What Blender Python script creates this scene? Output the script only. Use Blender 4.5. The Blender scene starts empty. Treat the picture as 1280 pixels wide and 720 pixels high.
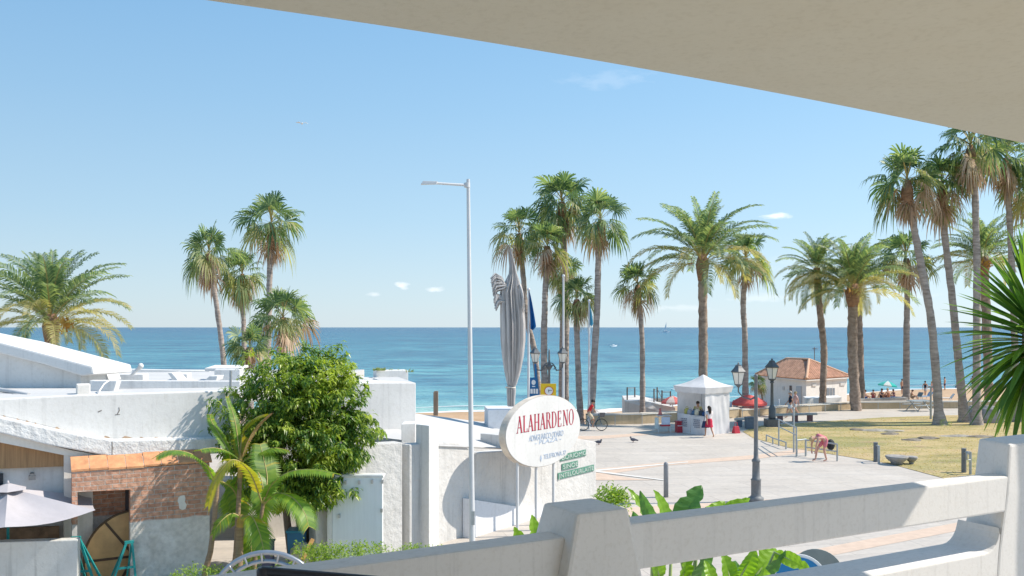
import bpy, bmesh, math, random
from mathutils import Vector, Matrix, Quaternion
R = math.radians
scene = bpy.context.scene
COL = scene.collection
EYE = 6.0          # eye height over the promenade, metres
F = 1108.0         # focal length in pixels of the 1280 px wide photograph
HZ = 409.0         # horizon row

def at(px, py, d):
    return Vector(((px-640)/F*d, d, EYE-(py-HZ)/F*d))

def onplane(px, py, p0, n):
    u = (px-640)/F; w = -(py-HZ)/F
    d = (n[0]*p0[0]+n[1]*p0[1])/(n[0]*u+n[1])
    return Vector((u*d, d, EYE+w*d))

# ------------------------------------------------------------------ materials
def _nodes(name):
    m = bpy.data.materials.new(name); m.use_nodes = True
    nt = m.node_tree
    return m, nt, nt.nodes['Principled BSDF'], nt.nodes['Material Output']

def noise(nt, vec, scale, detail=5, rough=.6):
    n = nt.nodes.new('ShaderNodeTexNoise')
    n.inputs['Scale'].default_value = scale; n.inputs['Detail'].default_value = detail
    n.inputs['Roughness'].default_value = rough
    if vec is not None: nt.links.new(vec, n.inputs['Vector'])
    return n

def ramp(nt, fac, stops, interp='LINEAR'):
    r = nt.nodes.new('ShaderNodeValToRGB'); r.color_ramp.interpolation = interp
    e = r.color_ramp.elements
    while len(e) < len(stops): e.new(.5)
    for i, (p, c) in enumerate(stops):
        e[i].position = p; e[i].color = (*c, 1) if len(c) == 3 else c
    nt.links.new(fac, r.inputs['Fac'])
    return r

def mixc(nt, fac, a, b, mode='MIX'):
    m = nt.nodes.new('ShaderNodeMix'); m.data_type = 'RGBA'; m.blend_type = mode
    for k, v in ((0, fac), (6, a), (7, b)):
        if isinstance(v, (int, float)): m.inputs[k].default_value = v
        elif isinstance(v, tuple): m.inputs[k].default_value = (*v[:3], 1)
        else: nt.links.new(v, m.inputs[k])
    return m.outputs[2]

def mapping(nt, scale=(1, 1, 1), rot=(0, 0, 0), kind='Object'):
    if kind == 'World':
        g = nt.nodes.new('ShaderNodeNewGeometry'); src = g.outputs['Position']
    else:
        t = nt.nodes.new('ShaderNodeTexCoord'); src = t.outputs[kind]
    mp = nt.nodes.new('ShaderNodeMapping'); mp.inputs['Scale'].default_value = scale
    mp.inputs['Rotation'].default_value = rot
    nt.links.new(src, mp.inputs['Vector'])
    return mp.outputs['Vector']

def bump(nt, bsdf, height, strength=.3, dist=.02):
    b = nt.nodes.new('ShaderNodeBump'); b.inputs['Strength'].default_value = strength
    b.inputs['Distance'].default_value = dist
    nt.links.new(height, b.inputs['Height']); nt.links.new(b.outputs['Normal'], bsdf.inputs['Normal'])

def mul(c, k): return tuple(min(1, x*k) for x in c)

def M(name, col, rough=.6, var=.12, scale=4, bstr=0, bscale=30, bdist=.01, metal=0, spec=.4, stretch=(1, 1, 1), col2=None, kind='Object'):
    m, nt, b, out = _nodes(name)
    v = mapping(nt, stretch, kind=kind)
    n = noise(nt, v, scale, 6)
    r = ramp(nt, n.outputs['Fac'], [(.3, mul(col2 or col, 1 if col2 else 1-var)), (.7, mul(col, 1+var*.6))])
    nt.links.new(r.outputs['Color'], b.inputs['Base Color'])
    b.inputs['Roughness'].default_value = rough; b.inputs['Metallic'].default_value = metal
    b.inputs['Specular IOR Level'].default_value = spec
    if bstr:
        n2 = noise(nt, v, bscale, 5)
        bump(nt, b, n2.outputs['Fac'], bstr, bdist)
    return m

def plaster(name, col, stain=.12, bstr=.35, bscale=14, bdist=.02, streak=.1, warm=None, lump=0, k=1):
    """painted render: vertical run-off streaks, soft blotches, fine grain"""
    m, nt, b, out = _nodes(name)
    v = mapping(nt, (k, k, k), kind='World')
    vs = mapping(nt, (6*k, 6*k, .3*k), kind='World')
    n1 = noise(nt, v, .9, 6); n2 = noise(nt, vs, 1.0, 5); n3 = noise(nt, v, 11, 4)
    c1 = ramp(nt, n1.outputs['Fac'], [(.35, mul(warm or col, 1-stain)), (.62, col)]).outputs['Color']
    c2 = ramp(nt, n2.outputs['Fac'], [(.30, (1-streak*1.5,)*3), (.46, (1, 1, 1))]).outputs['Color']
    c3 = ramp(nt, n3.outputs['Fac'], [(.28, (.9, .89, .87)), (.5, (1, 1, 1))]).outputs['Color']
    c = mixc(nt, 1.0, c1, c2, 'MULTIPLY'); c = mixc(nt, .8, c, c3, 'MULTIPLY')
    nt.links.new(c, b.inputs['Base Color'])
    b.inputs['Roughness'].default_value = .85; b.inputs['Specular IOR Level'].default_value = .25
    n4 = noise(nt, v, bscale, 6, .65)
    h = n4.outputs['Fac']
    if lump:
        n5 = noise(nt, v, 3.5, 4)
        ad = nt.nodes.new('ShaderNodeMath'); ad.operation = 'MULTIPLY_ADD'
        nt.links.new(n5.outputs['Fac'], ad.inputs[0]); ad.inputs[1].default_value = lump
        nt.links.new(n4.outputs['Fac'], ad.inputs[2]); h = ad.outputs[0]
    bump(nt, b, h, bstr, bdist)
    return m

def leafmat(name, cols, trans=.35, rough=.5, tcol=None, spec=.35, noise_scale=None, young=None):
    """leaves: colour varies leaf by leaf, some light passes through"""
    m, nt, b, out = _nodes(name)
    g = nt.nodes.new('ShaderNodeNewGeometry')
    k = len(cols)
    r = ramp(nt, g.outputs['Random Per Island'], [(i/(k-1) if k > 1 else 0, c) for i, c in enumerate(cols)])
    c = r.outputs['Color']
    v = mapping(nt)
    n = noise(nt, v, noise_scale or 6, 3)
    c = mixc(nt, .6, c, ramp(nt, n.outputs['Fac'], [(.3, (.72, .74, .7)), (.7, (1.12, 1.12, 1.05))]).outputs['Color'], 'MULTIPLY')
    if young:  # noise patches of this colour paint sunny highlights into the foliage
        ny = noise(nt, mapping(nt), 1.15, 3); c = mixc(nt, ramp(nt, ny.outputs['Fac'], [(.50, (0, 0, 0)), (.62, (.75, .75, .75))]).outputs['Color'], c, young)
    nt.links.new(c, b.inputs['Base Color']); b.inputs['Roughness'].default_value = rough
    b.inputs['Specular IOR Level'].default_value = spec
    t = nt.nodes.new('ShaderNodeBsdfTranslucent')
    tc = mixc(nt, 1.0, c, tcol or (1.5, 1.5, .7), 'MULTIPLY')
    nt.links.new(tc, t.inputs['Color'])
    mx = nt.nodes.new('ShaderNodeMixShader'); mx.inputs[0].default_value = trans
    nt.links.new(b.outputs[0], mx.inputs[1]); nt.links.new(t.outputs[0], mx.inputs[2])
    nt.links.new(mx.outputs[0], out.inputs['Surface'])
    return m

# ------------------------------------------------------------------ mesh builder
class MB:
    def __init__(s): s.v = []; s.f = []; s.m = []; s.s = []
    def add(s, vs, fs, mi=0, sm=False):
        o = len(s.v); s.v += [Vector(p) for p in vs]
        for f in fs: s.f.append([o+i for i in f]); s.m.append(mi); s.s.append(sm)
        return s
    def box(s, c, d, rot=0, mi=0, tilt=None):
        x, y, z = d[0]/2, d[1]/2, d[2]/2
        mt = Matrix.Rotation(rot, 3, 'Z')
        if tilt is not None: mt = mt @ tilt
        vs = [Vector(c)+mt @ Vector(p) for p in ((-x, -y, -z), (x, -y, -z), (x, y, -z), (-x, y, -z), (-x, -y, z), (x, -y, z), (x, y, z), (-x, y, z))]
        return s.add(vs, [(0, 3, 2, 1), (4, 5, 6, 7), (0, 1, 5, 4), (1, 2, 6, 5), (2, 3, 7, 6), (3, 0, 4, 7)], mi)
    def hexa(s, lo, hi, mi=0):
        """solid between two 4-point rings"""
        n = len(lo)
        return s.add(list(lo)+list(hi), [tuple(range(n))[::-1], tuple(range(n, 2*n))]+[(i, (i+1) % n, n+(i+1) % n, n+i) for i in range(n)], mi)
    def extr(s, poly, vec, mi=0):
        vec = Vector(vec); poly = [Vector(p) for p in poly]
        return s.hexa(poly, [p+vec for p in poly], mi)
    def tube(s, path, rad, n=8, mi=0, sm=True, cap=True):
        path = [Vector(p) for p in path]
        if not hasattr(rad, '__len__'): rad = [rad]*len(path)
        rings = []; up = None
        for i, p in enumerate(path):
            a = path[max(i-1, 0)]; b = path[min(i+1, len(path)-1)]
            t = (b-a).normalized()
            if up is None: up = t.orthogonal().normalized()
            up = (up-t*up.dot(t)); up = up.normalized() if up.length > 1e-6 else t.orthogonal().normalized()
            w = t.cross(up)
            rings.append([p+(up*math.cos(2*math.pi*k/n)+w*math.sin(2*math.pi*k/n))*rad[i] for k in range(n)])
        vs = [q for r in rings for q in r]; fs = []
        for i in range(len(path)-1):
            for k in range(n): fs.append((i*n+k, i*n+(k+1) % n, (i+1)*n+(k+1) % n, (i+1)*n+k))
        s.add(vs, fs, mi, sm)
        if cap:
            s.add(rings[0], [tuple(range(n))[::-1]], mi); s.add(rings[-1], [tuple(range(n))], mi)
        return s
    def lathe(s, prof, c=(0, 0, 0), n=16, mi=0, sm=True, sq=None, rot=0):
        """profile [(radius, z)]; sq = number of flat sides instead of round"""
        c = Vector(c); k = sq or n; vs = []; fs = []
        for r, z in prof:
            for i in range(k):
                a = 2*math.pi*i/k+rot
                vs.append(c+Vector((r*math.cos(a), r*math.sin(a), z)))
        for j in range(len(prof)-1):
            for i in range(k): fs.append((j*k+i, j*k+(i+1) % k, (j+1)*k+(i+1) % k, (j+1)*k+i))
        fs.append(tuple(range(k))[::-1]); fs.append(tuple(range((len(prof)-1)*k, len(prof)*k)))
        return s.add(vs, fs, mi, sm and not sq)
    def ball(s, c, r, n=10, mi=0):
        if not hasattr(r, '__len__'): r = (r, r, r)
        vs = []; fs = []; h = n//2+1
        for j in range(h+1):
            t = math.pi*j/h
            for i in range(n):
                a = 2*math.pi*i/n
                vs.append(Vector(c)+Vector((r[0]*math.sin(t)*math.cos(a), r[1]*math.sin(t)*math.sin(a), r[2]*math.cos(t))))
        for j in range(h):
            for i in range(n): fs.append((j*n+i, (j+1)*n+i, (j+1)*n+(i+1) % n, j*n+(i+1) % n))
        return s.add(vs, fs, mi, True)
    def build(s, name, mat, parent=None, world=False, solid=True, bevel=0, props=None):
        """links the mesh as ONE object. world: the points are world points (parent unrotated)"""
        me = bpy.data.meshes.new(name)
        vs = s.v; loc = Vector((0, 0, 0))
        if parent is not None:
            if world:
                inv = Matrix.Translation(parent.location) @ Matrix.Rotation(parent.rotation_euler.z, 4, 'Z')
                if parent.parent is not None:      # a part of a part: parent sits at its own thing's origin
                    r = parent.parent
                    inv = Matrix.Translation(r.location) @ Matrix.Rotation(r.rotation_euler.z, 4, 'Z') @ inv
                inv = inv.inverted(); vs = [inv @ p for p in vs]
        else:
            lo = Vector([min(p[i] for p in vs) for i in range(3)]); hi = Vector([max(p[i] for p in vs) for i in range(3)])
            loc = Vector(((lo.x+hi.x)/2, (lo.y+hi.y)/2, lo.z)); vs = [p-loc for p in vs]
        me.from_pydata([tuple(p) for p in vs], [], s.f); me.update()
        mats = mat if isinstance(mat, (list, tuple)) else [mat]
        for m in mats: me.materials.append(m)
        for p, mi, sm in zip(me.polygons, s.m, s.s): p.material_index = mi; p.use_smooth = sm
        if solid or bevel:
            bm = bmesh.new(); bm.from_mesh(me)
            if solid: bmesh.ops.recalc_face_normals(bm, faces=bm.faces)
            if bevel:
                bmesh.ops.remove_doubles(bm, verts=bm.verts, dist=.0005)
                es = [e for e in bm.edges if len(e.link_faces) == 2 and e.calc_face_angle(0) > .5]
                bmesh.ops.bevel(bm, geom=es, offset=bevel, segments=2, affect='EDGES', profile=.6)
            bm.to_mesh(me); bm.free()
        o = bpy.data.objects.new(name, me); COL.objects.link(o)
        if parent is not None: o.parent = parent
        else: o.location = loc
        return o

def tag(o, label, cat, group=None):
    o['label'] = label; o['category'] = cat
    if group: o['group'] = group
    return o
def thing(name, label, cat, loc=(0, 0, 0), rz=0, group=None):
    o = bpy.data.objects.new(name, None); COL.objects.link(o)
    o.location = loc; o.rotation_euler = (0, 0, rz); o.empty_display_size = .3
    return tag(o, label, cat, group)
def struct(o): o['kind'] = 'structure'; return o
def stuff(o): o['kind'] = 'stuff'; return o
def kids(o): return [c for c in COL.objects if c.parent == o]
def dup(root, loc, rz=0, label=None, scale=1):
    r = root.copy(); COL.objects.link(r); r.location = loc; r.rotation_euler = (0, 0, rz); r.scale = (scale,)*3
    if label: r['label'] = label
    for ch in kids(root):
        c = ch.copy(); COL.objects.link(c); c.parent = r
        for g in kids(ch):
            d = g.copy(); COL.objects.link(d); d.parent = c
    return r
def tmesh(txt, size, name, mat, parent=None, ext=.004, origin=Vector(), xdir=Vector((1, 0, 0)), zdir=Vector((0, 0, 1)), align='LEFT', width=None, shear=0):
    """lettering as a mesh standing on a wall: xdir along the line, zdir up"""
    cu = bpy.data.curves.new(name, 'FONT'); cu.body = txt; cu.size = size; cu.extrude = ext; cu.align_x = align; cu.shear = shear
    o = bpy.data.objects.new(name+'_tmp', cu); COL.objects.link(o)
    dg = bpy.context.evaluated_depsgraph_get(); me = bpy.data.meshes.new_from_object(o.evaluated_get(dg))
    bpy.data.objects.remove(o)
    sx = 1
    if width:
        xs = [v.co.x for v in me.vertices]; sx = width/max(1e-6, max(xs)-min(xs))
    nd = xdir.cross(zdir)*-1
    b = MB(); b.add([origin+xdir*(v.co.x*sx)+zdir*v.co.y-(-nd)*v.co.z*1 for v in me.vertices], [tuple(p.vertices) for p in me.polygons])
    return b.build(name, mat, parent, world=True, solid=True)

# ------------------------------------------------------------------ camera, sun, sky
cam_d = bpy.data.cameras.new('camera'); cam = bpy.data.objects.new('camera', cam_d); COL.objects.link(cam)
cam.location = (0, 0, EYE); cam.rotation_euler = (R(90), 0, 0)
cam_d.sensor_width = 36; cam_d.lens = 36*F/1280; cam_d.shift_y = (HZ-360)/1280
cam_d.clip_start = .05; cam_d.clip_end = 60000
scene.camera = cam
AZ = R(5); EL = R(47)                                   # sun: right of the view and a little ahead
SUN = Vector((math.cos(AZ)*math.cos(EL), math.sin(AZ)*math.cos(EL), math.sin(EL)))
sd = bpy.data.lights.new('sun', 'SUN'); sd.energy = 4.5; sd.angle = R(.5); sd.color = (1, .91, .79)
so = bpy.data.objects.new('sun', sd); COL.objects.link(so)
so.rotation_euler = (-SUN).to_track_quat('-Z', 'Y').to_euler(); so.location = (60, 15, 80)

w = bpy.data.worlds.new('World'); scene.world = w; w.use_nodes = True
nt = w.node_tree; bg = nt.nodes['Background']
sky = nt.nodes.new('ShaderNodeTexSky'); sky.sky_type = 'NISHITA'; sky.sun_disc = False
sky.sun_elevation = EL; sky.sun_rotation = math.pi/2-AZ; sky.altitude = 0; sky.air_density = 1.0; sky.dust_density = .6; sky.ozone_density = 2.0
tc = nt.nodes.new('ShaderNodeTexCoord')
def skydir(px, py): return Vector(((px-640)/F, 1, -(py-HZ)/F)).normalized()
col = sky.outputs['Color']
# the clear seaside sky: pale at the horizon, deeper blue overhead, a little brighter towards the sun
sx = nt.nodes.new('ShaderNodeSeparateXYZ'); nt.links.new(tc.outputs['Generated'], sx.inputs[0])
k_ = 7.2
rp_ = ramp(nt, sx.outputs['Z'], [(0, (.62, .735, .80)), (.03, (.56, .715, .81)), (.12, (.43, .645, .82)), (.24, (.315, .555, .80)), (.38, (.215, .46, .76)), (1, (.14, .33, .62))])
sxm = nt.nodes.new('ShaderNodeMapRange'); sxm.inputs['From Min'].default_value = -.6; sxm.inputs['From Max'].default_value = .6; sxm.inputs['To Min'].default_value = .86*k_; sxm.inputs['To Max'].default_value = 1.10*k_
nt.links.new(sx.outputs['X'], sxm.inputs['Value'])
vm = nt.nodes.new('ShaderNodeVectorMath'); vm.operation = 'SCALE'; nt.links.new(rp_.outputs['Color'], vm.inputs[0]); nt.links.new(sxm.outputs[0], vm.inputs['Scale'])
col = mixc(nt, .85, col, vm.outputs[0])
# a few small fair-weather clouds low over the sea
cn = nt.nodes.new('ShaderNodeTexNoise'); mp = nt.nodes.new('ShaderNodeMapping')
mp.inputs['Scale'].default_value = (60, 60, 170); nt.links.new(tc.outputs['Generated'], mp.inputs['Vector'])
nt.links.new(mp.outputs['Vector'], cn.inputs['Vector']); cn.inputs['Scale'].default_value = 1; cn.inputs['Detail'].default_value = 6
def cloud(col, px, py, wx, wz, amt):
    d = skydir(px, py)
    sub = nt.nodes.new('ShaderNodeVectorMath'); sub.operation = 'SUBTRACT'; sub.inputs[1].default_value = d
    nt.links.new(tc.outputs['Generated'], sub.inputs[0])
    sc = nt.nodes.new('ShaderNodeVectorMath'); sc.operation = 'MULTIPLY'; sc.inputs[1].default_value = (1/wx, 1/wx, 1/wz)
    nt.links.new(sub.outputs[0], sc.inputs[0])
    ln = nt.nodes.new('ShaderNodeVectorMath'); ln.operation = 'LENGTH'; nt.links.new(sc.outputs[0], ln.inputs[0])
    ma = nt.nodes.new('ShaderNodeMath'); ma.operation = 'MULTIPLY_ADD'; ma.inputs[1].default_value = 1.1
    nt.links.new(cn.outputs['Fac'], ma.inputs[0])
    neg = nt.nodes.new('ShaderNodeMath'); neg.operation = 'MULTIPLY'; neg.inputs[1].default_value = -.55; nt.links.new(ln.outputs['Value'], neg.inputs[0])
    nt.links.new(neg.outputs[0], ma.inputs[2])
    mr = nt.nodes.new('ShaderNodeMapRange'); mr.inputs['From Min'].default_value = .12; mr.inputs['From Max'].default_value = .5
    mr.inputs['To Max'].default_value = amt; nt.links.new(ma.outputs[0], mr.inputs['Value'])
    return mixc(nt, mr.outputs[0], col, (7.6, 7.7, 7.9))
for c in ((502, 357, .011, .006, .85), (545, 362, .016, .005, .55), (972, 270, .02, .005, .8), (468, 368, .012, .004, .35), (950, 372, .05, .008, .22), (1120, 365, .05, .01, .25), (850, 385, .06, .006, .2), (760, 100, .07, .012, .10), (1000, 330, .06, .012, .12)):
    col = cloud(col, *c)
nt.links.new(col, bg.inputs['Color']); bg.inputs['Strength'].default_value = .124
vs = scene.view_settings; vs.view_transform = 'Standard'; vs.look = 'None'; vs.exposure = 0.42; vs.gamma = 1; vs.use_curve_mapping = False
scene.render.engine = 'CYCLES'
# ------------------------------------------------------------------ ground, beach, sea
def interp(x, pts):
    if x <= pts[0][0]: return pts[0][1]
    for (a, b), (c, d) in zip(pts, pts[1:]):
        if x <= c: return b+(d-b)*(x-a)/(c-a)
    return pts[-1][1]
EDGE = [(-300, 54), (6, 54.6), (12, 57), (18, 61), (25, 65), (60, 67), (300, 74)]          # promenade's seaward edge
SHORE = [(-300, 86), (-9, 88), (10, 92), (35, 106), (50, 119), (70, 126), (300, 150)]      # waterline
SEA = -2.5
def yE(x): return interp(x, EDGE)
def yS(x): return interp(x, SHORE)
def gz(x, y):
    e, s_ = yE(x), yS(x)
    if y <= e: return 0
    if y <= e+.6: return -.7*(y-e)/.6
    if y <= s_: return -.7+(SEA+.7)*((y-e-.6)/(s_-e-.6))
    return max(-9, SEA-.07*(y-s_))

sand_m, nt, b, out = _nodes('beach_sand')
v = mapping(nt, kind='World')
n1 = noise(nt, v, .12, 6); n2 = noise(nt, v, 2.2, 6)
c = ramp(nt, n1.outputs['Fac'], [(.3, (.46, .30, .17)), (.7, (.56, .38, .235))]).outputs['Color']
c = mixc(nt, .6, c, ramp(nt, n2.outputs['Fac'], [(.3, (.72, .7, .68)), (.6, (1, 1, 1))]).outputs['Color'], 'MULTIPLY')
nt.links.new(c, b.inputs['Base Color']); b.inputs['Roughness'].default_value = .95
bump(nt, b, n2.outputs['Fac'], .8, .1)

g = MB()
xs = [-400, -250, -150, -90, -60, -45, -35, -28, -22, -16, -11, -7, -3, 1, 5, 9, 13, 17, 21, 25, 30, 36, 43, 50, 58, 66, 76, 90, 120, 170, 260, 420]
rel = [(0, -90), (0, -40), (0, 0), (0, 25)]
rows = []
for x in xs:
    e, s_ = yE(x), yS(x)
    rows.append([-90, -40, 0, 25, e-.01, e+.6]+[e+.6+(s_-e-.6)*k/8 for k in range(1, 9)]+[s_+6, s_+40, s_+100, s_+400])
nr = len(rows[0]); random.seed(4)
for x, row in zip(xs, rows):
    for k, y in enumerate(row):
        z = gz(x, y)+(random.uniform(-.09, .09) if 6 <= k <= 12 else 0)
        g.v.append(Vector((x, y, z)))
for i in range(len(xs)-1):
    for k in range(nr-1): g.f.append([i*nr+k, (i+1)*nr+k, (i+1)*nr+k+1, i*nr+k+1]); g.m.append(0); g.s.append(True)
go = g.build('beach_sand', sand_m, solid=False); struct(go)

# sea: one sheet to the horizon
sea_m, nt, b, out = _nodes('sea_water')
gpos = nt.nodes.new('ShaderNodeNewGeometry'); sp = nt.nodes.new('ShaderNodeSeparateXYZ'); nt.links.new(gpos.outputs['Position'], sp.inputs[0])
dv = nt.nodes.new('ShaderNodeMath'); dv.operation = 'LOGARITHM'; dv.inputs[1].default_value = 10; nt.links.new(sp.outputs['Y'], dv.inputs[0])
sb = nt.nodes.new('ShaderNodeMapRange'); sb.inputs['From Min'].default_value = 1.9; sb.inputs['From Max'].default_value = 3.6; nt.links.new(dv.outputs[0], sb.inputs['Value'])
cr = ramp(nt, sb.outputs[0], [(0, (.28, .45, .42)), (.07, (.14, .35, .39)), (.2, (.065, .235, .30)), (.45, (.028, .165, .24)), (.8, (.006, .105, .195)), (1, (.005, .085, .17))]).outputs['Color']
vw = mapping(nt, (.10, .15, .1), kind='World'); vw2 = mapping(nt, (.5, .8, .5), kind='World'); vw3 = mapping(nt, (.025, .04, .02), kind='World')
p1 = noise(nt, vw, 1, 6, .65); p2_ = noise(nt, vw2, 1, 5, .6); p3_ = noise(nt, vw3, 1, 5)
vw4 = mapping(nt, (.006, .010, .01), kind='World'); p4_ = noise(nt, vw4, 1, 6, .6)
cr = mixc(nt, .8, cr, ramp(nt, p4_.outputs['Fac'], [(.38, (.62, .78, .86)), (.6, (1.2, 1.12, 1.08))]).outputs['Color'], 'MULTIPLY')
cr = mixc(nt, .9, cr, ramp(nt, p1.outputs['Fac'], [(.38, (.35, .55, .68)), (.52, (1.12, 1.1, 1.06))]).outputs['Color'], 'MULTIPLY')
cr = mixc(nt, .9, cr, ramp(nt, p3_.outputs['Fac'], [(.38, (.55, .70, .82)), (.6, (1.25, 1.15, 1.08))]).outputs['Color'], 'MULTIPLY')
nt.links.new(cr, b.inputs['Base Color'])
b.inputs['Roughness'].default_value = .22; b.inputs['Specular IOR Level'].default_value = .12; b.inputs['IOR'].default_value = 1.33
ad = nt.nodes.new('ShaderNodeMath'); ad.operation = 'MULTIPLY_ADD'; nt.links.new(p1.outputs['Fac'], ad.inputs[0]); ad.inputs[1].default_value = 2.5; nt.links.new(p2_.outputs['Fac'], ad.inputs[2])
bump(nt, b, ad.outputs[0], 1.0, .55)
s = MB(); s.add([(-40000, 60, SEA), (40000, 60, SEA), (40000, 45000, SEA), (-40000, 45000, SEA)], [(0, 1, 2, 3)])
struct(s.build('sea', sea_m, solid=False))

# surf: ribbons of white foam lying along the waterline
foam_m = M('surf_foam', (.85, .87, .87), .8, .1, 1.5)
random.seed(8); s = MB(); prev = None
for off, wd in ((-.3, 1.7), (5.5, .55)):
    ph = random.uniform(0, 9); prev = None
    x = -60
    while x < 130:
        y = yS(x)+off+.8*math.sin(x*.21+ph)+.5*math.sin(x*.53+2*ph)
        w_ = wd*(.45+.55*abs(math.sin(x*.13+ph)))*(1 if off < 1 else max(0, math.sin(x*.19+ph)))
        z = SEA+.02+(.01 if off > 1 else 0)
        a = Vector((x, y-w_*.5, max(z, gz(x, y-w_*.5)+.02))); c_ = Vector((x, y+w_*.5, z))
        if prev: s.add([prev[0], a, c_, prev[1]], [(0, 1, 2, 3)])
        prev = (a, c_); x += 1.0
stuff(s.build('surf_foam', foam_m, solid=False))

# promenade paving
pav_m, nt, b, out = _nodes('promenade_concrete')
v = mapping(nt, kind='World')
n1 = noise(nt, v, .35, 8, .7); n2 = noise(nt, v, 5, 6); n3 = noise(nt, mapping(nt, (.15, 1.6, 1), kind='World'), 1, 5)
c = ramp(nt, n1.outputs['Fac'], [(.3, (.49, .445, .395)), (.7, (.57, .525, .475))]).outputs['Color']
c = mixc(nt, .7, c, ramp(nt, n2.outputs['Fac'], [(.3, (.86, .86, .86)), (.6, (1.03, 1.02, 1.0))]).outputs['Color'], 'MULTIPLY')
c = mixc(nt, .6, c, ramp(nt, n3.outputs['Fac'], [(.35, (.84, .85, .87)), (.6, (1.04, 1.03, 1.02))]).outputs['Color'], 'MULTIPLY')
br = nt.nodes.new('ShaderNodeTexBrick'); br.offset = .5; br.inputs['Scale'].default_value = 1
br.inputs['Brick Width'].default_value = 2.4; br.inputs['Row Height'].default_value = 1.2; br.inputs['Mortar Size'].default_value = .012
for k, cc in (('Color1', (1, 1, 1, 1)), ('Color2', (.91, .91, .915, 1)), ('Mortar', (.60, .60, .60, 1))): br.inputs[k].default_value = cc
nt.links.new(mapping(nt, rot=(0, 0, R(-14)), kind='World'), br.inputs['Vector'])
c = mixc(nt, .8, c, br.outputs['Color'], 'MULTIPLY')
n7 = noise(nt, v, 1.1, 7, .75)
c = mixc(nt, .8, c, ramp(nt, n7.outputs['Fac'], [(.30, (.80, .78, .76)), (.42, (1, 1, 1))]).outputs['Color'], 'MULTIPLY')
nt.links.new(c, b.inputs['Base Color']); b.inputs['Roughness'].default_value = .85
bump(nt, b, n2.outputs['Fac'], .2, .01)
pv = MB(); px_ = [-300, -60, -20, 0, 6, 9, 12, 15, 18, 21, 25, 40, 60, 300]
top = [(x, yE(x), .02) for x in px_]
pv.add([(x, -60, .02) for x in px_]+top, [(i, i+1, len(px_)+i+1, len(px_)+i) for i in range(len(px_)-1)])
struct(pv.build('promenade', pav_m, solid=False))
band_m = M('pink_paving', (.60, .46, .36), .85, .12, 3, kind='World')
line_m = M('pale_joint_line', (.66, .64, .6), .85, .1, 3, kind='World')
def sheet(name, mat, pix, z):
    s = MB(); pts = []
    for p in pix:
        d = (EYE-z)*F/(p[1]-HZ); q = at(p[0], p[1], d); pts.append((q.x, q.y, z))
    s.add(pts, [tuple(range(len(pts)))]); return struct(s.build(name, mat, solid=False))
sheet('paving_band', band_m, [(690, 588), (745, 586), (830, 578), (950, 568), (1010, 560), (1010, 565), (950, 573), (830, 582), (745, 595), (690, 600)], .026)
sheet('paving_band', band_m, [(690, 597), (745, 591), (800, 599), (820, 600), (745, 600), (690, 606)], .031)
sheet('paving_line', line_m, [(700, 590), (745, 587), (860, 577), (860, 578), (745, 589), (700, 592)], .036)
sheet('paving_line', line_m, [(700, 588), (745, 588), (830, 599.5), (830, 600.5), (745, 590), (700, 590)], .041)
sheet('paving_band', band_m, [(690, 655), (790, 634), (1000, 622), (1075, 622), (1080, 625), (1000, 628), (800, 648), (690, 668)], .026)
sheet('paving_band', band_m, [(940, 708), (1000, 690), (1240, 645), (1290, 637), (1290, 643), (1240, 655), (1010, 700), (940, 722)], .026)
sheet('paving_band', band_m, [(600, 545.5), (745, 545), (860, 537.5), (860, 539.5), (745, 549), (600, 550)], .026)

# lawn: dry yellow grass, curved kerbless edge against the paving
lawn_m, nt, b, out = _nodes('dry_lawn')
v = mapping(nt, kind='World'); n1 = noise(nt, mapping(nt, (.35, .8, 1), kind='World'), .8, 6); n2 = noise(nt, v, 9, 6); n3 = noise(nt, mapping(nt, (.2, .45, 1), kind='World'), .7, 5)
c = ramp(nt, n1.outputs['Fac'], [(.28, (.22, .21, .08)), (.40, (.38, .31, .13)), (.52, (.50, .39, .19)), (.72, (.50, .36, .21))]).outputs['Color']
c = mixc(nt, ramp(nt, n3.outputs['Fac'], [(.50, (0, 0, 0)), (.64, (.7, .7, .7))]).outputs['Color'], c, (.23, .245, .085))
n6 = noise(nt, mapping(nt, (.5, 1.3, 1), rot=(0, 0, .2), kind='World'), .9, 6, .7)
c = mixc(nt, ramp(nt, n6.outputs['Fac'], [(.56, (0, 0, 0)), (.66, (.8, .8, .8))]).outputs['Color'], c, (.33, .235, .15))
c = mixc(nt, .7, c, ramp(nt, n2.outputs['Fac'], [(.3, (.62, .62, .6)), (.62, (1.08, 1.08, 1.05))]).outputs['Color'], 'MULTIPLY')
nt.links.new(c, b.inputs['Base Color']); b.inputs['Roughness'].default_value = .95
bump(nt, b, n2.outputs['Fac'], .9, .05)
LAWN = [(19.6, 27), (18.4, 31), (17.1, 34.8), (16.5, 38.9), (15.5, 40.8), (13.7, 44), (13.0, 47.8), (13.2, 50.7), (14.5, 53.2), (17.8, 55.2), (24.4, 58.6), (29, 60), (36, 61), (90, 63), (90, 27)]
lw = MB(); lw.add([(x, y, .035) for x, y in LAWN], [tuple(range(len(LAWN)))])
struct(lw.build('lawn_ground', lawn_m, solid=False))
blade_m = leafmat('grass_blades', [(.30, .28, .09), (.42, .34, .13), (.50, .39, .18), (.34, .31, .11)], .5)
def inside(x, y, P):
    r = False; j = len(P)-1
    for i in range(len(P)):
        if (P[i][1] > y) != (P[j][1] > y) and x < (P[j][0]-P[i][0])*(y-P[i][1])/(P[j][1]-P[i][1])+P[i][0]: r = not r
        j = i
    return r
random.seed(5); s = MB(); n_ = 0
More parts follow.
